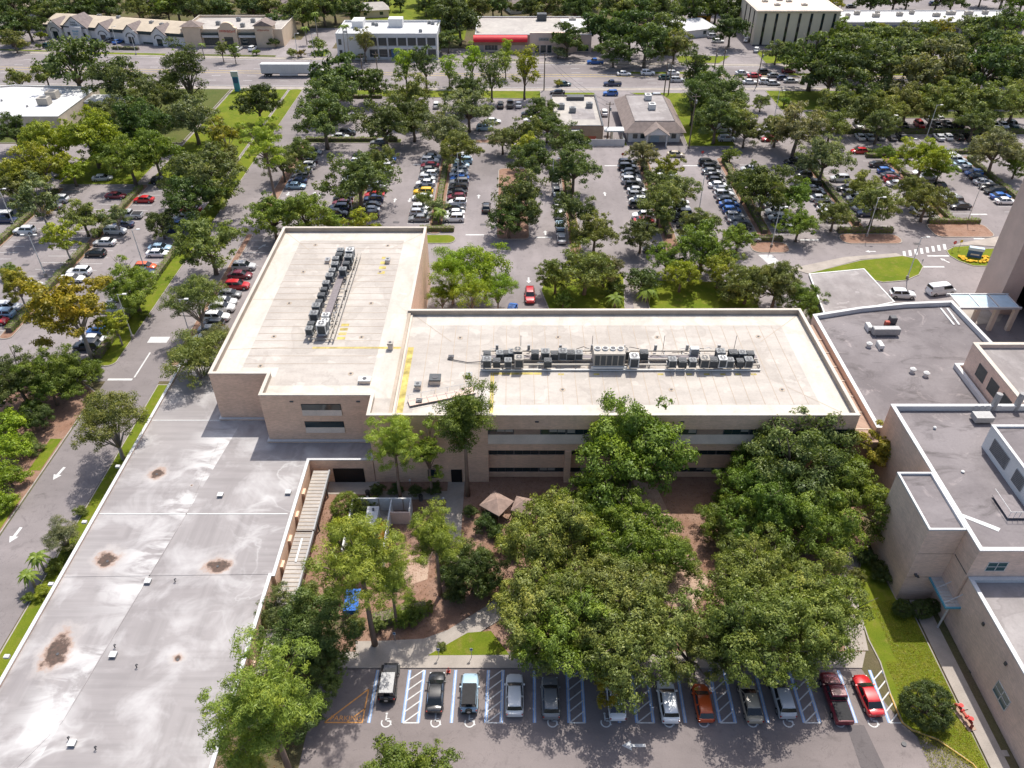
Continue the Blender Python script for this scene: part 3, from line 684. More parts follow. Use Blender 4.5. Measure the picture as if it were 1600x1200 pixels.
# ---- right-hand group
gb = empty('annex_building', (0,0,0), 0, 'single-storey annex with dark purple-grey roof beside the cream-roofed building', 'building')
P_g = ccw([(49.4,79.3),(67,79.3),(67,93.5),(75.3,93.5),(74.2,111.8),(66,111.2),(58,109.8),(49.4,107.5)])
dk = shell(gb, P_g, 0, 8, .7, 'pinkgrey_wall', 'roof_dark', 'cap_white', .45, .05, .08, 'cap_white')
def exhaust(root, px, py, z, r=.45, h=.9, mat='metal_light'):
    x, y = G(px,py,z); MB().cyl(x,y,z-.01,z+h*.6,r*.75,12).build('vent_pipe', M[mat], root); MB().tube([(x,y,z+h*.55),(x,y,z+h*.75),(x,y,z+h)],[r,r*1.05,r*.4],12).build('vent_cap', M[mat], root)
for px, py in ((1425,582),(1446,588),(1357,542)): exhaust(gb, px, py, dk)
for px, py, L, wd, hh, mt in ((1382,523,4.2,1.1,1.3,'metal_grey'),(1393,505,1,1,1.2,'metal_dark'),(1356,515,.7,1.6,.9,'metal_light'),(1374,543,.7,1.6,.8,'metal_light'),(1385,508,.7,.6,.7,'red_rust')):
    x, y = G(px,py,dk); b = MB().box(x-L/2,x+L/2,y-wd/2,y+wd/2,dk+.25,dk+hh)
    for sx in (-1,1): b.box(x+sx*L*.4-.06,x+sx*L*.4+.06,y-wd/2,y+wd/2,dk-.01,dk+.25)
    b.box(x-L/2+.05,x+L/2-.05,y-wd/2+.05,y+wd/2-.05,dk+hh,dk+hh+.06); b.build('duct_unit', M[mt], gb)
for k in range(2):
    q = [G(1468+k*10,482,dk),G(1471+k*10,482,dk),G(1492+k*8,508,dk),G(1489+k*8,508,dk)]; MB().prism(q,dk-.01,dk+.12).build('pipe_run', M['cap_white'], gb)
MB().box(45.6,49.3,77.5,106,0,7.0).build('link_wall', M['brick_brown'], gb); b = MB()
for k in range(7): b.box(45.7,49.3,80+k*3.6,80.12+k*3.6,7.0,7.12)
b.build('gutter_strap', M['sill_concrete'], gb)

rb = empty('brick_wing', (0,0,0), 0, 'pinkish brick wing with dark roof, tall blank stair tower and rooftop plant room', 'building')
P_r = ccw([(49.9,54.4),(95,54.4),(95,79),(49.9,79)])
dk2 = shell(rb, P_r, 0, 12.3, .75, 'brick_pink', 'roof_dark', 'cap_white', .4, .05, .08, 'cap_white')
for k in range(9):
    x = 51.6+k*4.6; window(rb, 'y', 54.4, x, x+2.1, 9.0, 10.4, -1, 2, 2, 'metal_light', 'window_teal')
MB().box(49.86,49.9,54.4,57.2,8.3,8.4).build('control_joint', M['metal_dark'], rb)
P_t = ccw([(45.8,57.4),(49.88,57.4),(49.88,66.3),(45.8,66.3)])
tw = MB()
for k in range(4):
    a, b = P_t[k], P_t[(k+1)%4]; tw.quad((*a,0),(*b,0),(*b,12.2),(*a,12.2))
tow = tw.build('stair_tower', M['brick_pink'], rb)
i = inset(P_t,.2); MB().sheet(i, 12.0).build('roof', M['roof_dark'], tow)
cp = MB(); o = inset(P_t,-.05)
for k in range(4):
    j = (k+1)%4; cp.quad((*o[k],12.32),(*o[j],12.32),(*i[j],12.32),(*i[k],12.32)); cp.quad((*o[k],12.1),(*o[j],12.1),(*o[j],12.32),(*o[k],12.32)); cp.quad((*i[j],11.95),(*i[k],11.95),(*i[k],12.32),(*i[j],12.32))
cp.build('parapet_cap', M['cap_white'], tow)
for z in (4.1,8.2): MB().box(45.77,49.85,57.37,57.4,z,z+.05).build('control_joint', M['brick_brown'], tow)
MB().box(46.5,46.8,57.0,57.37,4.6,4.8).box(46.75,47.0,56.95,57.25,4.5,4.62).build('wall_lamp', M['metal_dark'], tow)
# plant room on the roof
pr = MB(); P_p = ccw([(58.6,60.5),(80,60.5),(80,71.7),(58.6,71.7)])
for k in range(4):
    a, b = P_p[k], P_p[(k+1)%4]; pr.quad((*a,dk2),(*b,dk2),(*b,15),(*a,15))
pro = pr.build('plant_room', M['white_wall'], rb); MB().sheet(inset(P_p,.25),14.8).build('roof', M['roof_dark'], pro)
cp = MB(); o = inset(P_p,-.06); i = inset(P_p,.3)
for k in range(4):
    j = (k+1)%4; cp.quad((*o[k],15.08),(*o[j],15.08),(*i[j],15.08),(*i[k],15.08)); cp.quad((*o[k],14.95),(*o[j],14.95),(*o[j],15.08),(*o[k],15.08)); cp.quad((*i[j],14.7),(*i[k],14.7),(*i[k],15.08),(*i[j],15.08))
cp.build('parapet_cap', M['cap_white'], pro)
for y0, y1 in ((66.6,70.2),(63.0,65.0)):
    lv = MB().box(58.5,58.598,y0,y1,12.4,14.2)
    for k in range(9): lv.box(58.46,58.5,y0+.05,y1-.05,12.45+k*.2,12.53+k*.2,1)
    lv.build('louvre', [M['metal_grey'],M['metal_dark']], pro)
for px, py, r, h in ((1428,652,.45,2.2),(1549,640,.4,2.6),(1585,640,.4,2.6)):
    x, y = G(px,py,dk2)
    if px > 1500: MB().tube([(x,y,dk2),(x+.2,y+.1,dk2+h)],r,14).build('flue', M['metal_grey'], rb)
x, y = G(1535,658,dk2); MB().box(x-1.4,x+.9,y-.7,y+.7,dk2+.3,dk2+1.1).build('duct_unit', M['metal_grey'], rb)
for k in range(5): x, y = G(1520+k*9,642,dk2); MB().tube([(x,y,dk2),(x,y,dk2+.9),(x+.4,y,dk2+.9)],.05,6).build('vent_pipe', M['metal_light'], rb)
st = MB(); x, y = G(1575,795,dk2)
st.box(x-1,x+1.4,y-1.7,y+1.9,dk2+.25,dk2+.32)
st.build('access_platform', M['grating'], rb)
for k in range(5): MB().tube([(x-1+.6*k,y-1.7,dk2+.3),(x-1+.6*k,y-1.7,dk2+1.3)],.03,6).build('rail_post', M['metal_light'], rb)
MB().tube([(x-1,y-1.7,dk2+1.3),(x+1.4,y-1.7,dk2+1.3)],.035,6).build('handrail', M['metal_light'], rb); MB().tube([(x-1,y-1.7,dk2+1.3),(x-1,y+1.9,dk2+1.3)],.035,6).build('handrail', M['metal_light'], rb)
q = [G(1498,806,dk2),G(1500,802,dk2),G(1540,817,dk2),G(1563,826,dk2),G(1560,831,dk2),G(1538,822,dk2)]; MB().prism(q,dk2-.01,dk2+.05).build('pipe_run', M['cap_white'], rb)
exhaust(rb, 1460, 670, dk2, .2, .4); exhaust(rb, 1504, 738, dk2, .2, .25)

fw_ = empty('front_wing', (0,0,0), 0, 'low tan brick wing with grey roof running beside the front lawn', 'building')
P_f = ccw([(50.2,10),(90,10),(90,54.3),(50.2,54.3)])
dk3 = shell(fw_, P_f, 0, 8.0, .5, 'brick_pink', 'roof_grey', 'cap_white', .35, .05, .08, 'cap_white')
for y0 in (42.0,31.0): window(fw_, 'x', 50.2, y0, y0+2.4, 2.2, 3.9, -1, 2, 2, 'metal_light', 'window_teal')
for y in (49.5,44.8,39): MB().box(50.05,50.19,y-.15,y+.15,6.1,6.5).build('wall_light', M['metal_dark'], fw_)
cn = empty('entrance_canopy', (49.9,55.4,0), 0, 'white slatted steel entrance canopy hung between stair tower and wing', 'canopy')
b = MB().box(-1.3,1.5,-2.3,-2.15,3.9,4.15).box(-1.3,1.5,2.3,2.45,3.9,4.15).box(-1.45,-1.3,-2.3,2.45,3.9,4.15).box(1.35,1.5,-2.15,2.3,3.9,4.15); b.build('frame', M['teal_sign'], cn)
slat = MB().box(-1.3,1.35,-.06,.06,0,.05).mesh('slat', M['cap_white'])
for k in range(22): o = link('slat', slat, cn); o.location = (0,-2.05+k*.2,4.1)
for y in (-1.6,.4): MB().tube([(-1.2,y,4.2),(.3,y,5.6)],.05,8).build('tie_rod', M['cap_white'], cn)
MB().box(-.95,-.8,-2.1,-1.95,0,3.9).build('post', M['cap_white'], cn)

mbk = empty('middle_block', (0,0,0), 0, 'pink brick block with cream capped roof rising beside the dark annex roof', 'building')
P_m = ccw([(67.4,79.4),(100,79.4),(100,93.2),(67.4,93.2)])
shell(mbk, P_m, 0, 12.3, .6, 'brick_pink', 'roof_grey', 'parapet_cap', .5, .06, .1)
for y0 in (81,84.4,87.8): window(mbk, 'x', 67.4, y0, y0+2.2, 9.0, 11.0, -1, 1, 1, 'metal_dark', 'window_glass')

ht = empty('hospital_tower', (0,0,0), 0, 'tall pink concrete tower with ribbon windows overhanging its entrance', 'building')
MB().box(88,91.3,120,127,0,48).build('corner_pier', M['pinkgrey_wall'], ht)
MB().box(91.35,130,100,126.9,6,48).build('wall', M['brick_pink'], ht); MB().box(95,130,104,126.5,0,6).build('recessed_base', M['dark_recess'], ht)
for z in (10,14,18,22): 
    for y0 in (101.5,107.5,113.5): window(ht, 'x', 91.35, y0, y0+4.8, z, z+2, -1, 4, 2, 'metal_light', 'window_teal')
MB().box(91.35,130,126.95,128,0,48).build('rear_wall', M['pinkgrey_wall'], ht)
po = empty('entrance_portico', (83,116.6,0), 0, 'white framed glass-roofed portico on square columns below the tower', 'portico')
for x in (-5,-1.6,1.8,5.1):
    MB().box(x-.35,x+.35,-2.0,-1.3,0,4.7).build('column', M['sill_concrete'], po); MB().box(x-.1,x+.1,-2,2.2,4.98,5.08).build('beam', M['cap_white'], po)
for k in range(3): MB().box(-4.88+k*3.37,-1.75+k*3.37,-1.9,2.1,4.85,4.97).build('roof_panel', M['lightblue_panel'], po)
MB().box(-5.5,5.5,-2.3,-2.02,4.7,5.1).build('fascia', M['cap_white'], po); MB().box(-5.5,5.5,2.22,2.5,4.7,5.1).build('fascia', M['cap_white'], po)
cp = empty('drop_off_canopy', (0,0,0), 0, 'flat grey ribbed canopy roof over the drop-off lane', 'canopy')
q = ccw([G(1264,428,4),G(1350,420,4),G(1398,472,4),G(1290,496,4)])
MB().prism(q, 3.4, 4.0).build('roof', M['roof_grey'], cp); o = inset(q,-.06); i = inset(q,.2); b = MB()
for k in range(4):
    j = (k+1)%4; b.quad((*o[k],4.06),(*o[j],4.06),(*i[j],4.06),(*i[k],4.06)); b.quad((*o[k],3.9),(*o[j],3.9),(*o[j],4.06),(*o[k],4.06)); b.quad((*i[j],3.95),(*i[k],3.95),(*i[k],4.06),(*i[j],4.06))
b.build('edge_trim', M['metal_light'], cp)
for p in inset(q,1.2): MB().box(p[0]-.3,p[0]+.3,p[1]-.3,p[1]+.3,0,3.4).build('column', M['sill_concrete'], cp)

# ------------------------------------------------------------------ buildings beyond the lots
def simple_block(name, label, poly, zt, ph, wall, roof, cap='parapet_cap', inner=None):
    r = empty(name, (0,0,0), 0, label, 'building'); d = shell(r, ccw(poly), 0, zt, ph, wall, roof, cap, .3, .05, .08, inner); return r, d
def rtu(name_root, x, y, z, L=1.8, W=1.4, Hh=1.1, mat='unit_case'):
    b = MB().box(x-L/2,x+L/2,y-W/2,y+W/2,z+.12,z+Hh).box(x-L/2+.1,x+L/2-.1,y-W/2+.1,y+W/2-.1,z-.01,z+.12,1)
    o = b.build('rooftop_unit', [M[mat],M['metal_dark']], name_root)
    MB().cyl(x,y,z+Hh,z+Hh+.06,min(L,W)*.36,12).build('fan_grille', M['metal_dark'], o)
def letters(root, x, y, z, L, hh, mat, seed, axis='x'):
    """small raised sign characters, too far off to read in the photograph"""
    r = random.Random(seed); b = MB(); p = 0
    while p < L-.2:
        w = r.uniform(.28,.5); q = r.random()
        b.box(x+p,x+p+.1,y-.06,y,z,z+hh)
        if q < .6: b.box(x+p+.1,x+p+w,y-.06,y,z+hh*.8,z+hh)
        if q > .3: b.box(x+p+.1,x+p+w*.9,y-.06,y,z+hh*.4,z+hh*.56)
        if q < .4 or q > .8: b.box(x+p+.1,x+p+w,y-.06,y,z,z+hh*.16)
        p += w+.14
    b.build('sign_lettering', M[mat], root)
# white shopping row with gables: built in its own frame then turned
pz = empty('gabled_shops', (-178,317,0), math.radians(-14.5), 'long white shop row with dark green fascia and five arched gables', 'building')
MB().box(0,60,0,16,0,4.6).build('wall', M['white_wall'], pz)
MB().quad((-.6,-.5,4.6),(60.4,-.5,4.6),(60.4,8,6.6),(-.6,8,6.6)).quad((60.4,16.6,4.6),(-.6,16.6,4.6),(-.6,8,6.6),(60.4,8,6.6)).tri((-.6,16.6,4.6),(-.6,-.5,4.6),(-.6,8,6.6)).tri((60.4,-.5,4.6),(60.4,16.6,4.6),(60.4,8,6.6)).build('roof', M['roof_straw'], pz)
MB().box(-.3,60.2,-.62,-.02,3.5,4.55).build('fascia', M['dark_green_trim'], pz)
for gx, gw, gh in ((5,3.0,6.4),(14.5,5.2,8.2),(26,3.0,6.6),(38,3.0,6.6),(50,3.0,6.6)):
    y = -1.3; zb = 4.0 if gw < 4 else 4.6
    g = MB().box(gx-gw,gx+gw,y,0,0,zb); g.tri((gx-gw,y,zb),(gx+gw,y,zb),(gx,y,gh)); go = g.build('gable_front', M['white_wall'], pz)
    e = .35
    MB().quad((gx-gw-e,y-e,zb-.2),(gx,y-e,gh+.1),(gx,6,gh+.1),(gx-gw-e,6,zb-.2)).quad((gx,y-e,gh+.1),(gx+gw+e,y-e,zb-.2),(gx+gw+e,6,zb-.2),(gx,6,gh+.1)).build('roof', M['shingle'], go)
    b = MB(); 
    for s in (-1,1):
        b.quad((gx+s*(gw+e),y-e,zb-.35),(gx+s*(gw+e),y-e,zb-.1),(gx,y-e,gh+.2),(gx,y-e,gh-.1))
    b.build('bargeboard', M['dark_green_trim'], go)
    if gw > 4:
        MB().box(gx-gw,gx+gw,y-.12,y-.01,zb-.35,zb).build('trim', M['dark_green_trim'], go)
        letters(go, gx-1.3, y-.02, 5.9, 2.6, .5, 'black_trim', 3); letters(go, gx-1.6, y-.02, 5.1, 3.2, .5, 'black_trim', 4)
        for k in (-3.4,-1.2,1.4,3.4): MB().box(gx+k-.6,gx+k+.6,y-.05,y-.004,.1,2.6).build('shop_window', M['window_glass'], go)
    else:
        a = MB()
        for k in range(8):
            t0, t1 = math.pi*k/8, math.pi*(k+1)/8
            P = lambda t, r: (gx+r*math.cos(t), y-.15, 2.4+r*math.sin(t)*.8)
            a.quad(P(t0,1.7),P(t0,2.0),P(t1,2.0),P(t1,1.7)); 
        a.build('arch_trim', M['dark_green_trim'], go); MB().box(gx-1.1,gx+1.1,y-.05,y-.004,.1,2.5).build('shop_window', M['window_glass'], go)
for x in (20,31.5,44,56): MB().box(x-2.2,x+2.2,-.06,-.004,.1,.7).build('plinth', M['dark_green_trim'], pz)
for x, y in ((27.5,8),(43,6),(48,5),(16.5,11)): rtu(pz, x, y, 6.2-abs(y-8)*.24, 1.4, 1.2, 1.0, 'metal_grey')
# tan shop block
tn, td = simple_block('tan_shops', 'tan stucco shop block with arched centre parapet and red lettering', rect(-121,-84,302.5,324), 6.0, .7, 'tan_wall', 'roof_offwhite')
MB().box(-119.8,-113.6,301.2,305.5,0,7.2).build('corner_tower', M['tan_wall'], tn)
MB().tri((-120.6,300.6,7.2),(-112.8,300.6,7.2),(-116.7,303.4,9.0)).tri((-112.8,300.6,7.2),(-112.8,306.2,7.2),(-116.7,303.4,9.0)).tri((-112.8,306.2,7.2),(-120.6,306.2,7.2),(-116.7,303.4,9.0)).tri((-120.6,306.2,7.2),(-120.6,300.6,7.2),(-116.7,303.4,9.0)).build('tower_roof', M['shingle_brown'], tn)
arch = [(-107,0),(-100.3,0),(-100.3,6.6)]+[(-103.65+2.4*math.cos(math.pi*k/8), 7.0+1.6*math.sin(math.pi*k/8)) for k in range(9)]+[(-107,6.6)]
b = MB(); i0 = len(b.v); n = len(arch); b.v += [(x,301.4,z) for x,z in arch]+[(x,302.8,z) for x,z in arch]; b.f.append(tuple(range(n))); b.m.append(0); b.f.append(tuple(range(2*n-1,n-1,-1))); b.m.append(0)
for k in range(n): j=(k+1)%n; b.f.append((k,n+k,n+j,j)); b.m.append(0)
b.build('arched_front', M['tan_wall'], tn); letters(tn, -106.4, 301.38, 5.2, 5.6, .75, 'red_paint', 11)
MB().box(-105.2,-102,301.34,301.39,0,3.6).build('entrance_glass', M['window_glass'], tn)
MB().box(-93.6,-87.2,301.2,306,0,7.4).build('corner_tower', M['tan_wall'], tn); MB().tri((-94.2,300.8,7.4),(-86.6,300.8,7.4),(-90.4,300.8,9.2)).quad((-94.2,300.8,7.4),(-90.4,300.8,9.2),(-90.4,307,9.2),(-94.2,307,7.4)).quad((-90.4,300.8,9.2),(-86.6,300.8,7.4),(-86.6,307,7.4),(-90.4,307,9.2)).build('gable_roof', M['shingle_brown'], tn)
letters(tn, -92.6, 301.18, 5.7, 4.4, .55, 'red_rust', 12)
for x0, x1 in ((-113.4,-107.3),(-100,-93.8)):
    MB().box(x0,x1,301.6,302.4,4.3,4.9).build('awning', M['dark_green_trim'], tn); MB().box(x0,x1,301.8,302.3,3.3,4.1).build('band', M['cap_white'], tn); window(tn, 'y', 302.5, x0+.3, x1-.3, .6, 3.0, -1, 3, 1, 'metal_dark')
for x, y in ((-110,312),(-104,318),(-98,316),(-94,312),(-92,318),(-100,309)): rtu(tn, x, y, td, 1.5, 1.4, 1.3, 'unit_case')
# white two-storey offices
of, od = simple_block('white_offices', 'white two-storey office block with tall window bays behind street palms', rect(-61,-26,285.5,304.5), 8.6, .6, 'white_wall', 'roof_white', 'cap_white')
for k in range(7):
    x0 = -50+k*3.4; 
    for z0, z1 in ((1.0,3.4),(4.7,7.2)): window(of, 'y', 285.5, x0+.25, x0+3.0, z0, z1, -1, 1, 1, 'metal_dark', 'window_glass')
    MB().box(x0-.22,x0+.1,284.9,285.48,0,7.6).build('pilaster', M['cap_white'], of)
MB().box(-42.2,-39.1,285.3,285.44,.1,3.6).build('entrance_door', M['blue_sign'], of); MB().box(-50.2,-26.2,285.1,285.44,3.75,4.3).build('spandrel', M['white_wall'], of)
for z0, z1 in ((1.4,3.2),(5,6.8)): window(of, 'x', -61, 287, 288.6, z0, z1, -1, 1, 1, 'metal_dark'); window(of, 'y', 285.5, -60.3, -59.3, z0, z1, -1, 1, 1, 'metal_dark')
MB().box(-57,-53,296,302,od-.01,od+2.2).build('roof_penthouse', M['white_wall'], of); MB().box(-44,-39,296.5,300.5,od-.01,od+2.8).build('roof_penthouse', M['white_wall'], of)
for x, y in ((-50,300),(-48.6,298.8),(-30,302),(-28.6,301),(-32,290),(-58,288)): rtu(of, x, y, od, 1.2, 1, .9)
letters(of, -41.8, 285.2, 3.9, 2.2, .3, 'metal_dark', 5)
# red-awning store
rs, rd = simple_block('red_awning_store', 'pale brick store with long red barrel awning', rect(-13.2,28.5,295,322), 6.0, .4, 'pinkgrey_wall', 'roof_offwhite', 'cap_white')
b = MB()
for k in range(8):
    t0, t1 = math.pi/2*k/8, math.pi/2*(k+1)/8
    b.quad((-13.8,294.9-2.2*math.sin(t0),4.0+1.9*math.cos(t0)),(-13.8,294.9-2.2*math.sin(t1),4.0+1.9*math.cos(t1)),(5.5,294.9-2.2*math.sin(t1),4.0+1.9*math.cos(t1)),(5.5,294.9-2.2*math.sin(t0),4.0+1.9*math.cos(t0)))
    for xx in (-13.8,5.5): b.tri((xx,294.9,4.0),(xx,294.9-2.2*math.sin(t0),4.0+1.9*math.cos(t0)),(xx,294.9-2.2*math.sin(t1),4.0+1.9*math.cos(t1)))
b.build('awning', M['red_awning'], rs, True)
MB().box(-13.5,5.4,294.55,294.98,2.5,4.0).build('fascia', M['brick_brown'], rs); MB().box(6.3,22,293.6,294.99,0,6.9).build('entrance_block', M['pinkgrey_wall'], rs)
MB().box(9.5,13.2,293.45,293.58,4.2,5.3).build('sign_panel', M['metal_grey'], rs); letters(rs, 9.9, 293.44, 4.45, 3.0, .55, 'black_trim', 21)
for x0, x1 in ((8.3,9.8),(10.2,12.2),(12.6,14.2)): window(rs, 'y', 293.6, x0, x1, .2, 2.8, -1, 1, 1, 'cap_white')
window(rs, 'y', 295, -9.8, -5.2, .8, 2.6, -1, 4, 1, 'cap_white'); window(rs, 'y', 295, 23.5, 27.6, .4, 2.6, -1, 2, 1, 'cap_white'); MB().box(-12.6,-10.2,294.9,294.99,.1,2.6).build('door', M['metal_grey'], rs)
MB().sheet(rect(18.5,28,300,320),rd+.01).build('roof_patch', M['roof_white'], rs); rtu(rs, 11.3, 318, rd, 3.6, 3, 2.4, 'unit_dark')
rtu(rs, 23, 318, rd, 2.6, 1.4, .8, 'unit_beige')
# beige slab with dark slot windows
bg, bd = simple_block('beige_slab', 'tall beige office slab with narrow dark vertical slots', rect(89,119,304,328), 12.0, .7, 'beige_wall', 'roof_offwhite')
for k in range(7):
    x = 92+k*4.2; s_ = MB().box(x-.45,x+.45,303.92,303.99,.3,11.0).build('slot_window', M['dark_recess'], bg)
    for z in (3.2,6.4,9.2): MB().box(x-.4,x+.4,303.88,303.915,z,z+1.6).build('pane', M['window_glass'], s_)
MB().box(88.9,119.1,303.7,303.9,0,.35).build('plinth', M['metal_dark'], bg); MB().box(88.4,119.6,303.3,328.6,11.75,12.0).build('eave', M['sill_concrete'], bg)
for y in (308,314,320): MB().box(88.9,88.99,y-.5,y+.5,.3,11).build('slot_window', M['dark_recess'], bg)
for x, y in ((98,312),(104,318),(108,312),(101,320),(95,318)): rtu(bg, x, y, bd, 2, 1.6, 1.3, 'unit_beige')
# white strip shops right
ws, wd = simple_block('white_strip_shops', 'long white-roofed strip of shops with blue-grey fascia and scalloped awnings', rect(120,196,318,337), 5.0, .3, 'grey_wall', 'roof_white', 'cap_white')
MB().box(120.2,195.8,317.4,317.98,3.9,4.95).build('fascia', M['metal_grey'], ws); MB().box(120.2,195.8,317.3,317.38,3.7,3.9).build('fascia_strip', M['blue_sign'], ws)
for k in range(7):
    x = 124+k*4.6; b = MB()
    for q in range(5):
        t0, t1 = math.pi/2*q/5, math.pi/2*(q+1)/5
        b.quad((x,317.3-1.2*math.sin(t0),2.6+.9*math.cos(t0)),(x,317.3-1.2*math.sin(t1),2.6+.9*math.cos(t1)),(x+3.8,317.3-1.2*math.sin(t1),2.6+.9*math.cos(t1)),(x+3.8,317.3-1.2*math.sin(t0),2.6+.9*math.cos(t0)))
    b.build('awning', M['metal_dark'], ws)
for k in range(16): x = 122+k*4.6; window(ws, 'y', 318, x, x+3.4, .3, 2.5, -1, 2, 1, 'metal_dark')
MB().box(176,190,317.1,317.29,3.5,5.3).build('sign_panel', M['blue_sign'], ws); letters(ws, 178.5, 317.08, 4.1, 4.2, .8, 'cap_white', 31); letters(ws, 183, 317.08, 4.1, 4.4, .8, 'red_paint', 32)
for x, y, L in ((128,330,2),(131,327,1.5),(136,331,2),(142,327,2.6),(144,331,1.4),(152,329,2.2),(158,332,1.6),(166,328,2.6),(173,331,3.4),(180,331,3),(187,332,2)): rtu(ws, x, y, wd, L, 1.6, 1.3, 'unit_beige')
# white-roofed building by the highway, left
wl_, wld = simple_block('white_roof_building', 'low building with bright white roof screened by oaks', [(-165,212),(-124,212),(-124,238),(-150,240),(-165,236)], 5.0, .35, 'sill_concrete', 'roof_white', 'metal_light')
MB().box(-123.9,-112,227,233.5,3.6,4.2).build('porte_cochere', M['cap_white'], wl_)
for x in (-113,-117): MB().box(x-.3,x+.3,227.6,228.2,0,3.6).build('column', M['sill_concrete'], wl_)
for px, py in ((71,163),(84,153)): x, y = G(px,py,wld); rtu(wl_, x, y, wld, 3, 2.6, 2.0, 'unit_beige')
for px, py in ((43,167),(95,148),(3,158)): x, y = G(px,py,wld); MB().cyl(x,y,wld,wld+.5,.3,10).build('roof_vent', M['metal_grey'], wl_)
# brown box and the bank with mansard roof
bb, bbd = simple_block('brown_brick_store', 'small brown brick store with flat tan roof', rect(11.4,24.6,207,233), 4.2, .35, 'brick_brown', 'roof_offwhite', 'metal_dark')
for x, y in ((14,222),(17,219),(22,223)): rtu(bb, x, y, bbd, 1.8, 1.6, 1.4, 'unit_case')
MB().box(16,21,229,231.5,bbd,bbd+1).build('roof_hood', M['metal_dark'], bb); MB().sheet(rect(16.5,23,213,222),bbd+.01).build('roof_patch', M['roof_grey'], bb)
MB().box(14.2,18.2,206.2,206.98,0,2.6).box(14,18.4,205.9,207,2.6,3.2).build('service_hatch', M['cap_white'], bb); MB().box(19.4,22.8,206.9,206.98,.2,1.4).build('mural_panel', M['red_rust'], bb)
bk = empty('mansard_bank', (0,0,0), 0, 'bank with brown mansard roof, grey flat top and gabled white portico', 'building')
X0, X1, Y0, Y1 = 30.6, 46.2, 205.5, 232
MB().box(X0+.8,X1-.8,Y0+.8,Y1-.8,0,3.2).build('wall', M['white_wall'], bk)
A = [(X0-.5,Y0-.5),(X1+.5,Y0-.5),(X1+.5,Y1+.5),(X0-.5,Y1+.5)]; B = [(X0+2.4,Y0+2.2),(X1-2.4,Y0+2.2),(X1-2.4,Y1-2.2),(X0+2.4,Y1-2.2)]
b = MB()
for k in range(4): j = (k+1)%4; b.quad((*A[k],3.0),(*A[j],3.0),(*B[j],5.2),(*B[k],5.2))
b.sheet(A,2.99); b.build('mansard_roof', M['shingle_brown'], bk); MB().sheet(B,5.12).build('roof', M['roof_grey'], bk)
b = MB()
for k in range(4): j=(k+1)%4; b.quad((*B[k],5.1),(*B[j],5.1),(*B[j],5.35),(*B[k],5.35))
b.build('roof_curb', M['sill_concrete'], bk)
for y in (226,218): rtu(bk, 39, y, 5.12, 1.8, 2.4, 1.5, 'metal_light')
px0 = 38.6
po_ = MB().tri((px0-3,Y0-2.6,3.1),(px0+3,Y0-2.6,3.1),(px0,Y0-2.6,5.0)).build('portico_gable', M['white_wall'], bk)
MB().quad((px0-3.4,Y0-3,3.0),(px0,Y0-3,5.2),(px0,Y0+2.5,5.2),(px0-3.4,Y0+2.5,3.0)).quad((px0,Y0-3,5.2),(px0+3.4,Y0-3,3.0),(px0+3.4,Y0+2.5,3.0),(px0,Y0+2.5,5.2)).build('roof', M['shingle_brown'], po_)
for x in (-2.6,2.6): MB().cyl(px0+x,Y0-2.4,0,3.1,.24,10).build('portico_column', M['cap_white'], bk)
MB().box(px0-1.2,px0+1.2,Y0+.7,Y0+.79,0,2.5).build('door', M['lightblue_panel'], bk)
for x in (32.6,34.6,43): window(bk, 'y', Y0+.8, x, x+1.3, 1.0, 2.3, -1, 1, 1, 'cap_white')
window(bk, 'y', Y1-.8, 36, 38, 1, 2.3, 1, 1, 1, 'cap_white')
MB().box(24.9,30.3,206.4,209.4,2.7,3.1).build('drive_through_roof', M['cap_white'], bk); MB().box(26.8,27.3,207,208.8,0,2.7).build('drive_through_pier', M['sill_concrete'], bk)
fe = empty('white_fence', (0,0,0), 0, 'long white panel fence behind the brown brick store', 'fence')
for k in range(7): MB().box(12+k*2.6,14.5+k*2.6,203.2,203.28,.1,1.9).build('panel', M['cap_white'], fe); MB().box(11.9+k*2.6,12.05+k*2.6,203.1,203.38,0,2.0).build('post', M['cap_white'], fe)
for k in range(2): MB().box(29.9,29.98,203.4+k*2.6,205.9+k*2.6,.1,1.9).build('panel', M['cap_white'], fe)
# houses glimpsed through the wood at the back
for k, (x, y, w_, d_, rf, wl2) in enumerate(((-205,352,16,10,'roof_straw','white_wall'),(-90,365,18,12,'shingle','tan_wall'),(-58,352,12,10,'roof_offwhite','tan_wall'),(5,360,14,10,'shingle','white_wall'),(66,322,20,16,'roof_white','white_wall'),(-148,362,16,10,'shingle_brown','beige_wall'))):
    nm = ['pale straw-roofed house','grey-shingled tan house','small tan house with pale roof','white house with grey shingles','white-roofed low store','beige house with brown shingles'][k]
    r = empty('house', (x,y,0), .1*k, nm+' half hidden among the back trees', 'house')
    MB().box(-w_/2,w_/2,-d_/2,d_/2,0,3).build('wall', M[wl2], r)
    MB().quad((-w_/2-.5,-d_/2-.5,2.9),(w_/2+.5,-d_/2-.5,2.9),(w_/2-2,0,5),(-w_/2+2,0,5)).quad((w_/2+.5,d_/2+.5,2.9),(-w_/2-.5,d_/2+.5,2.9),(-w_/2+2,0,5),(w_/2-2,0,5)).tri((-w_/2-.5,d_/2+.5,2.9),(-w_/2-.5,-d_/2-.5,2.9),(-w_/2+2,0,5)).tri((w_/2+.5,-d_/2-.5,2.9),(w_/2+.5,d_/2+.5,2.9),(w_/2-2,0,5)).build('roof', M[rf], r)
    for q in (-.3,.25): MB().box(w_*q-.7,w_*q+.7,-d_/2-.04,-d_/2-.004,1,2.2).build('window', M['window_glass'], r)

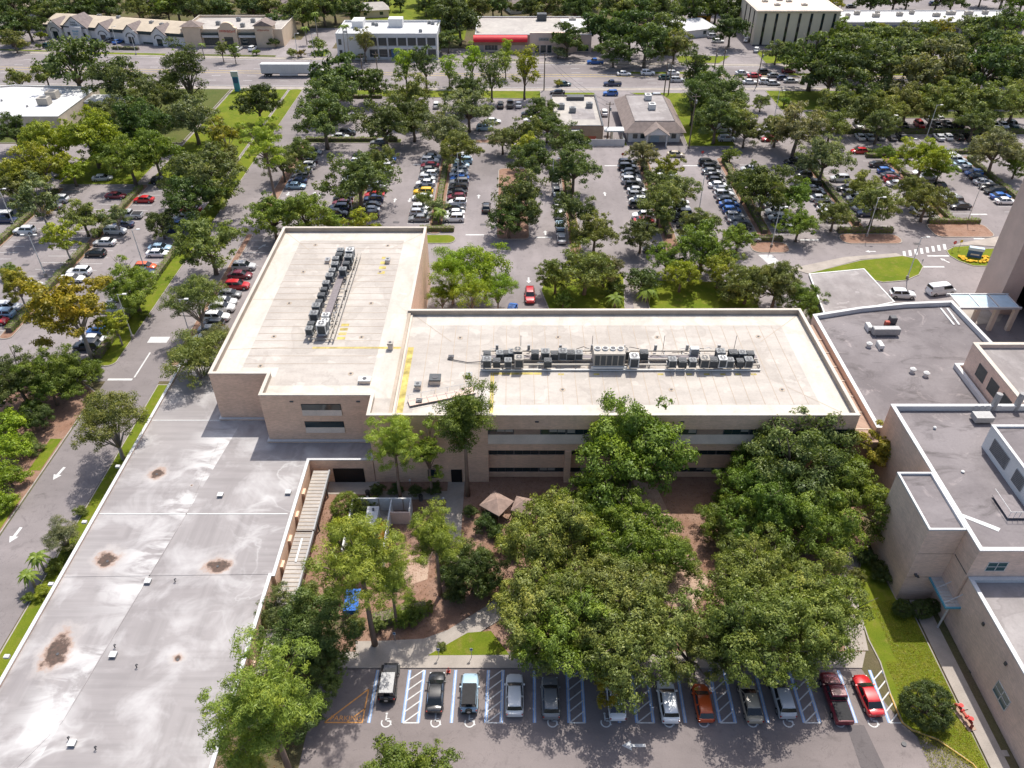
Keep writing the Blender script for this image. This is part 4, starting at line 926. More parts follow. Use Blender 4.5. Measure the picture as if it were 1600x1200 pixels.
# ------------------------------------------------------------------ rooftop condensers
def make_condenser(case='unit_case', w=.9, h=1.05, dark='unit_dark'):
    root = empty('condenser_unit')
    b = MB()
    for sx in (-1,1):
        for sy in (-1,1): b.box(sx*w/2-.05,sx*w/2+.05,sy*w/2-.05,sy*w/2+.05,0,h)
    b.box(-w/2-.05,w/2+.05,-w/2-.05,w/2+.05,0,.1); b.box(-w/2-.06,w/2+.06,-w/2-.06,w/2+.06,h-.14,h)
    b.build('casing', M[case], root)
    c = MB().box(-w/2+.02,w/2-.02,-w/2+.02,w/2-.02,.1,h-.14); 
    for k in range(5): c.box(-w/2-.01,w/2+.01,-w/2-.01,w/2+.01,.2+k*.15,.23+k*.15)
    c.build('coil_louvre', M[dark], root)
    g = MB().tube([(0,0,h-.02),(0,0,h+.04)],[w*.43,w*.43],16); go = g.build('fan_guard', M['metal_dark'], root)
    r = MB()
    for k in range(16):
        t0, t1 = 2*math.pi*k/16, 2*math.pi*(k+1)/16
        r.quad((w*.40*math.cos(t0),w*.40*math.sin(t0),h+.05),(w*.47*math.cos(t0),w*.47*math.sin(t0),h+.05),(w*.47*math.cos(t1),w*.47*math.sin(t1),h+.05),(w*.40*math.cos(t1),w*.40*math.sin(t1),h+.05))
    r.cyl(0,0,h+.04,h+.07,w*.15,8); r.box(-w*.42,w*.42,-.025,.025,h+.045,h+.062); r.box(-.025,.025,-w*.42,w*.42,h+.046,h+.064)
    r.build('guard_ring', M[case], go)
    return root
protos = [make_condenser(), make_condenser('unit_beige',.95,1.25), make_condenser('unit_dark',.85,.9), make_condenser('metal_light',1.0,1.35)]
pn = ['grey','beige','dark grey','pale']
used = [False]*4
ORD = 'first second third fourth fifth sixth seventh eighth ninth tenth eleventh twelfth thirteenth fourteenth fifteenth sixteenth seventeenth'.split()
def place_condenser(px, py, kind, zb, where, group, nth=0):
    p = protos[kind]; o = p if not used[kind] else copy_tree(p); used[kind] = True
    x, y = G(px, py, zb+.6); o.location = (x, y, zb); s = rnd.uniform(1.0,1.25); o.scale = (s,s,s*rnd.uniform(.95,1.1)); o.rotation_euler = (0,0,rnd.choice((0,math.pi/2,math.pi)))
    tag(o, f'{pn[kind]} round-fan condenser, {ORD[nth]} from the {where}', 'condenser', group)
RZ = DECK+.75
rk = empty('condenser_rack', (0,0,0), 0, 'long steel rack carrying two lines of condensers along the main cream roof', 'rack')
xa, xb = G(752,575,RZ)[0], G(1190,575,RZ)[0]
for y0, y1 in ((88.3,88.55),(89.6,89.8),(90.6,90.8),(91.7,91.95)): MB().box(xa,xb,y0,y1,RZ-.2,RZ-.01).build('rail', M['unit_beige'], rk)
k = xa+.4
while k < xb: MB().box(k-.06,k+.06,88.2,92.0,RZ-.35,RZ-.205).build('cross_beam', M['metal_grey'], rk); MB().box(k-.06,k+.06,88.3,88.45,DECK,RZ-.36).box(k-.06,k+.06,91.75,91.9,DECK,RZ-.36).build('leg', M['metal_grey'], rk); k += 2.6
MB().box(xa,xb,89.85,90.55,RZ-.08,RZ-.02).build('walkway_grating', M['grating'], rk); MB().box(xa,xb,87.6,87.8,DECK+.1,DECK+.35).build('pipe_run', M['metal_light'], rk)
MB().tube([(xa-5,90.5,DECK+.15),(xa-2,89.6,DECK+.15),(xa,89.6,DECK+.3)],.07,6).build('pipe', M['metal_dark'], rk)
back = [761,781,790,801,809,836,852,866,879,891,904,976,1006,1125,1145,1159,1172]; front = [761,776,794,811,856,990,1050,1066,1082,1100,1114,1128,1140,1156,1169]
for k, px in enumerate(back): place_condenser(px, 554, [2,0,2,0,1,2,0][k%7], RZ, 'ramp end, rear line of main-roof rack', 'condensers on the main roof, rear line', k)
for k, px in enumerate(front): place_condenser(px, 566, [0,2,0,1,2,3][k%6], RZ, 'ramp end, front line of main-roof rack', 'condensers on the main roof, front line', k)
for k, x in enumerate(np.arange(xa+1, xb-1, 1.15)):
    r2 = random.Random(k); y = r2.choice((88.9,90.2,91.3,92.2)); MB().tube([(x,y,RZ-.1),(x+r2.uniform(.3,1.2),y+r2.uniform(-.3,.3),RZ+r2.uniform(.0,.25)),(x+r2.uniform(1.2,2.6),y,RZ-.05)],.045,5).build('refrigerant_line', M['black_trim' if k%3 else 'metal_light'], rk)
    if k % 4 == 1: MB().box(x-.2,x+.2,92.0,92.25,DECK+.3,RZ+.7).build('disconnect_box', M['metal_grey'], rk)
    if k % 9 == 4: MB().tube([(x,92.3,DECK),(x,92.3,RZ+2.2)],.04,5).build('mast', M['metal_dark'], rk)
ch = empty('chiller', (*G(950,566,RZ),RZ), 0, 'big pale chiller with four roof fans at the middle of the main-roof rack', 'chiller')
MB().box(-2.2,2.2,-1.1,1.3,.1,2.2).build('casing', M['unit_beige'], ch)
for k in range(5): MB().box(-2.0+k*.83,-1.35+k*.83,-1.16,-1.104,.3,1.9).build('coil_panel', M['unit_dark'], ch)
for k in range(4): MB().cyl(-1.62+k*1.08,0.1,2.2,2.42,.45,14).build('fan_shroud', M['metal_light'], ch); MB().cyl(-1.62+k*1.08,0.1,2.42,2.44,.34,12).build('fan_grille', M['metal_dark'], ch)
MB().box(-2.5,2.5,-1.3,-1.12,-.2,.1).build('skid', M['metal_light'], ch)
bx = empty('control_box', (*G(1084,553,RZ),RZ), 0, 'square pale control cabinet in the rear line of the main-roof rack', 'cabinet'); MB().box(-.6,.6,-.4,.4,0,1.1).build('cabinet', M['metal_light'], bx); MB().box(-.5,.5,-.44,-.404,.1,1.0).build('door', M['unit_case'], bx)
rk2 = empty('condenser_rack', (0,0,0), 0, 'sloping-view steel rack with grey walkway on the long wing roof', 'rack')
rk2['label'] = 'steel rack with grey walkway between two condenser lines on the wing roof'
yA, yB = 93.9, 120.0; xc = -26.2
A0 = G(494,527,RZ); A1 = G(548,398,RZ); xs = lambda y: A0[0]+(A1[0]-A0[0])*(y-A0[1])/(A1[1]-A0[1])
xc = (A0[0]+A1[0])/2
MB().box(xc-.55,xc+.55,A0[1],A1[1],RZ-.06,RZ).build('walkway_grating', M['grating'], rk2)
for dx in (-1.5,1.5,2.1): MB().box(xc+dx-.1,xc+dx+.1,A0[1]-.5,A1[1]+.8,RZ-.2,RZ-.01).build('rail', M['unit_beige'], rk2)
for y in np.arange(A0[1], A1[1]+.5, 2.4): MB().box(xc-1.7,xc+2.2,y-.06,y+.06,RZ-.35,RZ-.205).build('cross_beam', M['metal_grey'], rk2); MB().box(xc-1.6,xc-1.45,y-.08,y+.08,DECK,RZ-.36).box(xc+1.45,xc+1.6,y-.08,y+.08,DECK,RZ-.36).build('leg', M['metal_grey'], rk2)
for k, y in enumerate(np.arange(A0[1]+.5, A1[1], .62)):
    r2 = random.Random(k+50); x = xc+r2.choice((-1.25,-1.0,-1.5,1.0,1.3,1.9)); MB().tube([(x,y,RZ-.05),(x+r2.uniform(-.3,.3),y+.5,RZ+r2.uniform(.05,.4)),(x,y+r2.uniform(1.0,1.9),RZ-.05)],.06,5).build('refrigerant_line', M['black_trim' if k%4 else 'metal_grey'], rk2)
    if k % 5 == 2: MB().box(xc-1.75,xc-1.45,y-.25,y+.25,RZ-.1,RZ+.75).build('disconnect_box', M['unit_dark'], rk2)
    if k % 13 == 4: MB().tube([(xc-1.9,y,DECK),(xc-1.9,y,RZ+2.0)],.04,5).build('mast', M['metal_dark'], rk2)
for k, (zx, zy) in enumerate(((335,865),(345,830),(365,775),(380,730),(395,692),(410,655),(425,615),(440,580),(462,535),(478,500),(495,465),(500,430),(520,400),(530,375))):
    place_condenser(400+zx/4, 300+zy/4, rnd.choice((0,2,2,0)), RZ, 'courtyard end, outer line on the wing roof', 'condensers on the wing roof, outer line', k)
for k, (zx, zy) in enumerate(((415,860),(435,825),(440,790),(545,500),(565,455),(580,418),(590,390),(595,365))):
    place_condenser(400+zx/4, 300+zy/4, rnd.choice((0,3,2)), RZ, 'courtyard end, inner line on the wing roof', 'condensers on the wing roof, inner line', k)
# other rooftop pieces
for px, py, L, W_, h, mat, lb_ in ((570,594,1.6,1.0,.6,'metal_light','low beige roof hatch near the wing front edge'),(610,540,.7,.7,1.2,'unit_beige','upright vent hood beside the yellow walkway strip'),(680,593,1.5,1.4,.9,'unit_dark','square exhaust unit with rusty top near the rack end'),
        (653,603,.8,.8,.9,'unit_case','small grey exhaust fan on the main roof corner'),(655,627,.7,.7,.5,'unit_dark','small dark vent box behind the ramp'),(512,407,.7,1.1,.6,'metal_grey','grey vent stack on the west side of the wing roof'),(606,407,.7,1.1,.7,'metal_grey','grey vent stack on the east side of the wing roof'),(733,586,.8,.7,.5,'metal_grey','grey junction box below the rack'),(705,558,.7,.5,.4,'metal_dark','dark valve box on the pipe left of the rack')):
    x, y = G(px,py,DECK+h/2); r = empty('roof_vent', (x,y,DECK), 0, lb_, 'roof vent')
    MB().box(-L/2,L/2,-W_/2,W_/2,0,h*.75).build('curb', M['sill_concrete'], r); MB().box(-L/2-.06,L/2+.06,-W_/2-.06,W_/2+.06,h*.75,h).build('hood', M[mat], r); MB().cyl(0,0,h,h+.05,min(L,W_)*.3,10).build('cap', M['metal_dark'], r)
x, y = G(965,546,DECK+.5); r = empty('roof_vent', (x,y,DECK), 0, 'round pale mushroom vent behind the chiller', 'roof vent'); MB().cyl(0,0,0,.6,.4,14).build('curb', M['unit_beige'], r); MB().tube([(0,0,.55),(0,0,.75),(0,0,.95)],[.6,.55,.15],14).build('hood', M['unit_beige'], r)
rp = empty('roof_ramp', (*G(690,622,DECK),DECK), math.radians(18), 'weathered timber roof ramp and deck behind the tall courtyard tree', 'ramp')
for k in range(7): MB().box(-4.5+k*1.3,-3.25+k*1.3,-.7,.7,.25,.32).build('plank', M['pinkgrey_wall'], rp)
for y in (-.7,.7): MB().box(-4.5,4.6,y-.05,y+.05,.1,.25).build('beam', M['metal_dark'], rp); MB().tube([(-4.5,y,1.1),(4.6,y,1.1)],.03,6).build('handrail', M['metal_light'], rp)
for k in range(6): MB().tube([(-4.4+k*1.8,.7,.3),(-4.4+k*1.8,.7,1.1)],.025,6).build('rail_post', M['metal_light'], rp)
for k, x in enumerate((-4,4)): MB().box(x-.1,x+.1,-.6,.6,0,.1).build('foot', M['metal_dark'], rp)

# ------------------------------------------------------------------ cars
PAINT = {'w':('white',(.78,.78,.77)),'s':('silver',(.50,.51,.52)),'g':('grey',(.20,.205,.21)),'k':('black',(.016,.017,.02)),'n':('navy',(.025,.04,.10)),'b':('blue',(.03,.13,.42)),
         'r':('red',(.46,.015,.02)),'m':('maroon',(.16,.012,.025)),'o':('orange',(.62,.10,.02)),'t':('tan',(.42,.36,.27)),'y':('yellow',(.66,.42,.02)),'l':('light blue',(.33,.47,.58)),'e':('dark teal',(.02,.07,.075))}
def loft(b, st, m=0):
    """st: stations (x, halfwidth, zbottom, zshoulder, ztop) from tail to nose"""
    rings = []
    for x, w, zb, zs, zt in st:
        r = [(x,-w*.90,zb),(x,-w,zb+(zs-zb)*.45),(x,-w*.97,zs),(x,-w*.80,zt),(x,0,zt+.02),(x,w*.80,zt),(x,w*.97,zs),(x,w,zb+(zs-zb)*.45),(x,w*.90,zb)]
        rings.append(len(b.v)); b.v += r
    n = 9
    for a, c in zip(rings, rings[1:]):
        for k in range(n-1): b.f.append((a+k,c+k,c+k+1,a+k+1)[::-1]); b.m.append(m)
        b.f.append((a,a+n-1,c+n-1,c)[::-1]); b.m.append(m)
    b.f.append(tuple(rings[0]+k for k in range(n))[::-1]); b.m.append(m); b.f.append(tuple(rings[-1]+k for k in range(n))); b.m.append(m)
SPEC = {  # L, W, belt z, roof z, hood z, deck z, x of: rear glass base/top, windscreen top/base
 'sedan': (4.7,1.82,.92,1.45,.88,.98,-1.85,-1.05,.35,1.20),
 'hatchback': (4.2,1.78,.95,1.52,.92,1.0,-1.98,-1.55,.25,1.10),
 'SUV': (4.7,1.90,1.08,1.74,1.05,1.08,-2.20,-1.80,.30,1.15),
 'pickup truck': (5.7,1.98,1.14,1.86,1.12,1.12,-.55,-.45,.75,1.45),
 'van': (5.5,2.0,1.25,2.12,1.10,1.25,-2.70,-2.60,1.25,2.05),
 'jeep': (4.3,1.86,1.12,1.84,1.08,1.12,-1.95,-1.90,.35,.62)}
CARMESH = {}
def car_meshes(kind):
    if kind in CARMESH: return CARMESH[kind]
    L, W, zb, zr, zh, zd, xr0, xr1, xw1, xw0 = SPEC[kind]; h = L/2; w = W/2
    boxy = kind in ('van','jeep','pickup truck')
    b = MB(); e = .35 if not boxy else .18
    st = [(-h,w*.80,.42,zd*.72,zd-.10),(-h+.10,w*.93,.30,zd*.80,zd-.03),(-h+.35,w*(1-.02),.24,zd*.84,zd),(xr0,w,.22,zd*.86,zd+.0),(-.2,w,.22,zb*.88,zb),(xw0,w,.22,zb*.86,zb-.01),(xw0+(h-xw0)*.35,w*.99,.22,zh*.86,zh),(h-.42,w*.96,.24,zh*.80,zh-.07),(h-.14,w*(.84 if not boxy else .93),.28,zh*.70,zh-.17),(h,w*(.66 if not boxy else .85),.38,zh*.62,zh-.26)]
    if kind == 'pickup truck':
        st = [(-h,w*.92,.40,.85,1.10),(-h+.1,w*.97,.30,.95,1.12),(-.62,w*.98,.26,.98,1.12),(-.5,w,.22,.98,1.14)]+st[5:]
    loft(b, st)
    # cabin: belt ring, shoulder ring, roof ring
    wb, wt = w*.90, w*.70
    if boxy: wt = w*.80
    rings = []
    for z, f, ww in ((zb-.03,0,wb),(zb+(zr-zb)*.86,.88,wb+(wt-wb)*.88),(zr-.02,1,wt*.93),):
        r0 = xr0+(xr1-xr0)*f; w0 = xw0+(xw1-xw0)*f
        if f == 1: r0 += .08; w0 -= .08
        rings.append([(r0,-ww,z),((r0+w0)/2,-ww*1.02,z+(.0 if f<1 else .02)),(w0,-ww*.94,z),(w0+.04,0,z+(.015 if f==1 else 0)),(w0,ww*.94,z),((r0+w0)/2,ww*1.02,z+(.0 if f<1 else .02)),(r0,ww,z),(r0-.03,0,z+(.015 if f==1 else 0))])
    i0 = len(b.v)
    for r in rings: b.v += r
    for q in range(2):
        for k in range(8): a = i0+q*8+k; c = i0+q*8+(k+1)%8; b.f.append((a,c,c+8,a+8)); b.m.append(0)
    ce = len(b.v); b.v.append(((rings[2][0][0]+rings[2][2][0])/2,0,zr+.015))
    for k in range(8): b.f.append((i0+16+k,i0+16+(k+1)%8,ce)); b.m.append(0)
    me = {}
    me['body'] = b.mesh('car_body', M['car_paint'], True)
    try: me['body'].set_sharp_from_angle(angle=math.radians(38))
    except Exception: pass
    def lerp(a, c, t): return tuple(a[k]+(c[k]-a[k])*t for k in range(3))
    R0, R1 = rings[0], rings[1]
    def patch(ks, lo, hi, off):
        g = MB()
        for k0, k1 in ks:
            A, B, C, D = lerp(R0[k0],R1[k0],lo), lerp(R0[k1],R1[k1],lo), lerp(R0[k1],R1[k1],hi), lerp(R0[k0],R1[k0],hi)
            g.quad(*[tuple(p[q]+off[q] for q in range(3)) for p in (A,B,C,D)])
        return g
    me['windshield'] = patch([(2,3),(3,4)],.06,1.0,(.03,0,.02)).mesh('windshield', M['car_glass'])
    if kind not in ('pickup truck',): me['rear_window'] = patch([(6,7),(7,0)],(.35 if kind in('van','jeep','SUV') else .06),.97,(-.03,0,.02)).mesh('rear_window', M['car_glass'])
    else: me['rear_window'] = patch([(6,7),(7,0)],.2,.9,(-.03,0,.01)).mesh('rear_window', M['car_glass'])
    for s, ks, name in ((-1,[(0,1),(1,2)],'side_window'),(1,[(4,5),(5,6)],'side_window_')):
        g = MB()
        for n_, (k0,k1) in enumerate(ks):
            if kind == 'van' and n_ == (0 if s<0 else 1): continue
            a0, a1 = (.10,.96) ; A0, B0 = lerp(R0[k0],R0[k1],a0), lerp(R0[k0],R0[k1],a1); A1, B1 = lerp(R1[k0],R1[k1],a0), lerp(R1[k0],R1[k1],a1)
            lo, hi = .14, .94
            P = [lerp(A0,A1,lo),lerp(B0,B1,lo),lerp(B0,B1,hi),lerp(A0,A1,hi)]
            g.quad(*[(p[0],p[1]+s*.015,p[2]) for p in P])
        me[name] = g.mesh('side_window', M['car_glass'])
    wr = .33 if kind in ('sedan','hatchback') else .38
    wm = MB().tube([(0,-.11,0),(0,-.09,0),(0,.09,0),(0,.11,0)],[wr*.92,wr,wr,wr*.92],14,0).tube([(0,-.115,0),(0,.115,0)],[wr*.58,wr*.58],10,1)
    me['wheel'] = wm.mesh('wheel', [M['tyre'],M['rim']]); me['wr'] = wr
    me['headlight'] = MB().box(-.06,.05,-.2,.2,-.07,.07).mesh('headlight', M['lamp_clear']); me['taillight'] = MB().box(-.05,.06,-.16,.16,-.09,.09).mesh('taillight', M['lamp_red'])
    me['mirror'] = MB().box(-.08,.08,-.1,.1,-.06,.08).mesh('mirror', M['car_paint'])
    CARMESH[kind] = me; return me
def add_car(x, y, ang, code, kind, label, cat=None, group=None, z=.013):
    me = car_meshes(kind); L, W, zb, zr, zh, zd, *_ = SPEC[kind]; col = PAINT[code][1]
    v = rnd.uniform(.9,1.08); col = tuple(min(.85,q*v) for q in col)
    r = empty({'SUV':'sport_utility_vehicle','pickup truck':'pickup_truck','jeep':'open_top_jeep'}.get(kind,kind), (x,y,z), ang, label, cat or ({'sedan':'car','hatchback':'car','jeep':'jeep'}.get(kind,kind)), group)
    link('body', me['body'], r, col); link('windshield', me['windshield'], r); link('rear_window', me['rear_window'], r); link('side_window', me['side_window'], r); link('side_window', me['side_window_'], r)
    for sx in (-1,1):
        for sy in (-1,1):
            o = link('wheel', me['wheel'], r); o.location = (sx*L*.31+(.05 if sx>0 else -.02), sy*(W/2-.10), me['wr'])
    for sy in (-1,1):
        o = link('headlight', me['headlight'], r); o.location = (L/2-.16, sy*W*.33, zh*.68); o = link('taillight', me['taillight'], r); o.location = (-L/2+.06, sy*W*.37, zd*.74)
        o = link('mirror', me['mirror'], r, col); o.location = (SPEC[kind][9]-.25, sy*(W/2+.05), zb+.03)
    if kind == 'pickup truck': MB().box(-L/2+.12,-.66,-W*.40,W*.40,1.02,1.165).build('cargo_bed', M['black_cloth'], r)
    return r
KINDS = {'p':'pickup truck'}
def kind_of(ch, k):
    if ch.isupper(): return 'SUV'
    return ('sedan','sedan','hatchback','sedan','SUV','sedan','hatchback')[k % 7]
def park(desc, items, group, ang, fixed=None):
    """items: list of (x, y, code, kind); same-looking cars in one row are told apart by their neighbours"""
    names = [f'{PAINT[c][0]} {k}' for _,_,c,k in items]; cnt = {}
    labs = []
    for i, nme in enumerate(names):
        lb = f'{nme} parked {desc}'
        if names.count(nme) > 1:
            nb = []
            if i > 0 and names[i-1] != nme: nb.append(names[i-1])
            if i+1 < len(names) and names[i+1] != nme: nb.append(names[i+1])
            if len(nb) == 2 and nb[0] != nb[1]: lb = f'{nme} between {nb[0]} and {nb[1]} {desc}'
            elif nb: lb = f'{nme} beside {nb[0]} {desc}'
        if len(lb.split()) > 16 and 'between' in lb: lb = f'{nme} beside {nb[0]} {desc}'
        if len(lb.split()) > 16: lb = f'{nme} parked {desc}'
        labs.append(lb)
    for (x,y,c,k), lb in zip(items, labs):
        a = ang + (math.pi if rnd.random() < .22 else 0) + rnd.gauss(0,.015)
        add_car(x+rnd.gauss(0,.13)*(abs(math.cos(ang))+.3), y+rnd.gauss(0,.1), a, c, k, lb, None, group)
def row(X, Y0, codes, desc, group, face, pitch=2.75, seed=0):
    it = []
    for k, ch in enumerate(codes):
        if ch == '.': continue
        kd = 'pickup truck' if ch == 'P' else kind_of(ch, k*3+seed)
        it.append((X, Y0+k*pitch, 's' if ch == 'P' else ch.lower(), kd))
    park(desc, it, group, 0 if face == 'E' else math.pi)
def rowpy(X, items, desc, group, face):
    it = []
    for k, (py, c) in enumerate(sorted(items, key=lambda q: -q[0])):
        Y = G(800, py, .6)[1]; kd = 'pickup truck' if c[-1] == 'P' else kind_of(c[0], k)
        it.append((X, Y, c[0].lower(), kd))
    park(desc, it, group, 0 if face == 'E' else math.pi)
gw = 'cars in the west lot across the access road'; gm = 'cars in the main lot behind the building'
rowpy(-105.2, [(361,'W'),(312,'S'),(322,'g')], 'by the outermost hedge of the west lot', gw, 'W')
rowpy(-92.9, [(445,'s'),(480,'S'),(491,'l'),(501,'r'),(515,'g'),(530,'K'),(542,'s'),(306,'m')], 'outside the west lot middle hedge', gw, 'E')
rowpy(-85.6, [(312,'r'),(336,'sP'),(351,'n'),(361,'s'),(379,'w'),(396,'k'),(425,'W'),(435,'w')], 'inside the west lot middle hedge', gw, 'W')
rowpy(-73.0, [(327,'r'),(341,'S'),(350,'b'),(359,'n'),(387,'l'),(396,'w'),(416,'o'),(425,'n'),(470,'g'),(482,'s'),(517,'b'),(530,'s'),(541,'K'),(300,'k'),(291,'g')], 'against the access road hedge', gw, 'E')
rowpy(-53.4, [(416,'S'),(430,'m'),(446,'R'),(459,'g'),(471,'s'),(481,'w'),(495,'W'),(505,'k'),(530,'w'),(516,'g')], 'along the cream-roofed wing wall', 'cars along the wing wall', 'E')
row(-52, 176, 'lngsWk.s', 'in first row off the access road', gm, 'W', 3.1)
row(-39.2, 161, 'KnmkgsWks.gwk', 'in second row off the access road', gm, 'E', 2.75, 1)
row(-32.3, 160, 'KsknrkwsgsSwb', 'in third row off the access road', gm, 'W', 2.75, 2)
row(-20.8, 158.6, 'gsw.wykwswgmws', 'in fourth row off the access road', gm, 'E', 2.75, 3)
row(-12.9, 158.6, 'wwkwmkKgbwslLw', 'in fifth row off the access road', gm, 'W', 2.75, 4)
park('nose to tail along the narrow median', [(10.5,149.3+5.9*k,c,kd) for k,(c,kd) in enumerate((('s','sedan'),('l','sedan'),('s','SUV'),('g','sedan'),('w','sedan'),('s','hatchback'),('k','SUV')))], gm, math.pi/2)
row(29.2, 154.4, 'krw.KwgsKsgkKK', 'facing the stop sign island', gm, 'E', 2.75, 5)
row(38.2, 150, 'nkKkgswkKgkswk', 'behind the stop sign island', gm, 'W', 2.75, 6)
row(49.9, 154.6, 'kgsbbksgwkkgKK', 'in the double bay inner row', gm, 'E', 2.75, 0)
row(59.4, 153.6, 'skwwgkksKkwks', 'in the double bay outer row', gm, 'W', 2.75, 2)
row(71.8, 158, 'wWwkskgKkkgkk', 'in crossing bay inner row', gm, 'E', 2.75, 3)
row(79.9, 161, 'nskwgk.s.', 'in crossing bay outer row', gm, 'W', 2.75, 4)
rowpy(93.0, [(332,'W'),(326,'s'),(319,'k'),(287,'w'),(281,'r'),(274,'k'),(267,'b'),(257,'k')], 'in red saloon bay inner row', gm, 'E')
row(102, 165, 'kgs.k.sw', 'in red saloon bay outer row', gm, 'W', 2.75, 1)
row(114.2, 167.5, 'wbkkskbslSwg', 'in the outermost tower bay', gm, 'E', 2.75, 5)
gt = 'cars in the shaded bays below the highway oaks'
def xrow(Y, items, desc, up):
    it = []
    for k, (px, py, c) in enumerate(items): it.append((G(px,py,.6)[0], Y, c.lower(), kind_of(c, k)))
    park(desc, it, gt, math.pi/2 if up else -math.pi/2)
xrow(208.7, [(1347,217,'w'),(1362,217,'s'),(1377,216,'g'),(1395,216,'k'),(1411,217,'k'),(1471,217,'s'),(1487,219,'w'),(1504,219,'k'),(1516,216,'K'),(1540,217,'g'),(1556,217,'s')], 'on the near side of the cross hedge', True)
xrow(218.0, [(1345,198,'w'),(1365,198,'s'),(1397,198,'s'),(1415,198,'k'),(1440,198,'r'),(1467,198,'k'),(1485,198,'k'),(1500,198,'K'),(1525,198,'g'),(1557,198,'w'),(1572,198,'w'),(1587,198,'e')], 'on the far side of the cross hedge', False)
xrow(223.6, [(1402,187,'w'),(1448,181,'s'),(1462,181,'w'),(1500,181,'w')], 'right under the highway oaks', True)
def one(px, py, c, kind, head, label, group=None, z=.013):
    x, y = G(px, py, .6); return add_car(x, y, math.radians(head), c, kind, label, None, group, z)
one(760,324,'k','SUV',90,'black SUV driving up the lane beside the big round oak'); one(828,462,'r','SUV',-90,'bright red SUV at the entrance lawn curve')
one(799,486,'b','sedan',-100,'blue sedan pulled up behind the main roof edge'); one(1022,389,'k','sedan',180,'black sedan parked alone at the end of the stop sign row')
one(1172,372,'s','sedan',0,'silver sedan under the low tree by the zebra crossing'); one(1410,460,'w','SUV',-5,'white SUV stopped beside the drop-off canopy'); one(1470,454,'w','van',12,'white panel van parked by the tower entrance')
one(1056,241,'t','sedan',-8,'pale beige sedan turning in front of the mansard bank'); one(1342,236,'r','hatchback',180,'red hatchback nosing out beside the hedge corner'); one(1203,217,'r','sedan',180,'red sedan by the lawn corner tree')
one(682,164,'w','SUV',90,'white SUV facing the highway verge in the top bay'); one(782,164,'k','SUV',90,'black SUV facing the verge beside another black pickup'); one(797,163,'k','pickup truck',90,'black pickup facing the verge beside a black SUV'); one(810,163,'w','sedan',90,'white sedan facing the verge next to the brown store')
one(827,178,'k','SUV',180,'black SUV backed up to the brown store oak'); one(831,187,'w','sedan',180,'white sedan behind the black SUV near the brown store'); one(770,189,'w','sedan',0,'white sedan between two oaks below the verge'); one(757,200,'l','SUV',0,'light blue SUV in the oak shade below the verge')
one(557,181,'g','sedan',0,'grey sedan in the gap between the two big verge oaks'); one(532,213,'s','sedan',0,'silver sedan tucked under the round oak edge'); one(543,207,'k','SUV',0,'black SUV behind the silver sedan under the oak'); one(595,214,'k','sedan',180,'black sedan under the wide double oak'); one(592,222,'g','sedan',180,'grey sedan in front of the black one under the double oak')
one(160,278,'s','sedan',10,'silver sedan on the shaded back lane of the west lot'); one(252,283,'k','SUV',0,'black SUV behind the clipped west hedge'); one(1127,203,'w','van',0,'white van half hidden under the bank oak'); one(1135,217,'s','SUV',0,'silver SUV in front of the white van under the bank oak'); one(1200,205,'w','SUV',0,'white SUV at the lawn corner beside the lot'); one(10,343,'n','SUV',0,'navy SUV at the far edge of the west lot')
gr = 'traffic on the highway'
for px, py, c, kd, hd, lb in ((930,97,'b','pickup truck',180,'blue pickup in the far lane passing the store trees'),(975,115,'w','sedan',0,'white sedan leading beside the grass median'),(1012,114,'w','SUV',0,'white SUV between two white cars by the grass median'),(1052,114,'w','hatchback',0,'white hatchback behind the white SUV by the median'),(1040,121,'e','sedan',0,'dark teal sedan beside the twin utility poles'),(1058,125,'s','SUV',0,'silver SUV in the kerb lane next to the teal sedan'),
        (957,131,'n','pickup truck',180,'dark navy pickup passing the bank driveway'),(954,146,'b','SUV',180,'blue SUV in the bank driveway'),(881,131,'e','sedan',0,'dark teal sedan beside the small yellow tree'),(871,144,'k','sedan',180,'black sedan behind the brown store roof'),(1022,151,'s','SUV',180,'silver SUV behind the mansard bank'),(944,176,'w','SUV',90,'white SUV between the brown store and the bank'),
        (1160,114,'s','sedan',0,'silver sedan behind the red sedan at the median'),(1179,118,'r','sedan',0,'red sedan in the highway queue'),(1195,113,'k','SUV',0,'black SUV in the highway queue beyond the red sedan'),(1172,128,'w','sedan',0,'white sedan in the kerb lane of the queue'),(1197,128,'w','SUV',0,'white SUV second in the kerb lane queue'),(1210,118,'g','sedan',0,'grey sedan in the queue next to the navy hatchback'),(1224,122,'n','hatchback',0,'navy hatchback in the queue under the big oak'),(1236,126,'s','sedan',0,'silver sedan at the oak end of the queue'),(1209,130,'s','hatchback',0,'silver hatchback in the kerb lane of the queue'),(1232,111,'m','sedan',0,'maroon sedan at the oak end of the queue')):
    one(px, py, c, kd, hd, lb, gr, .026)
gs = 'cars outside the shops beyond the highway'
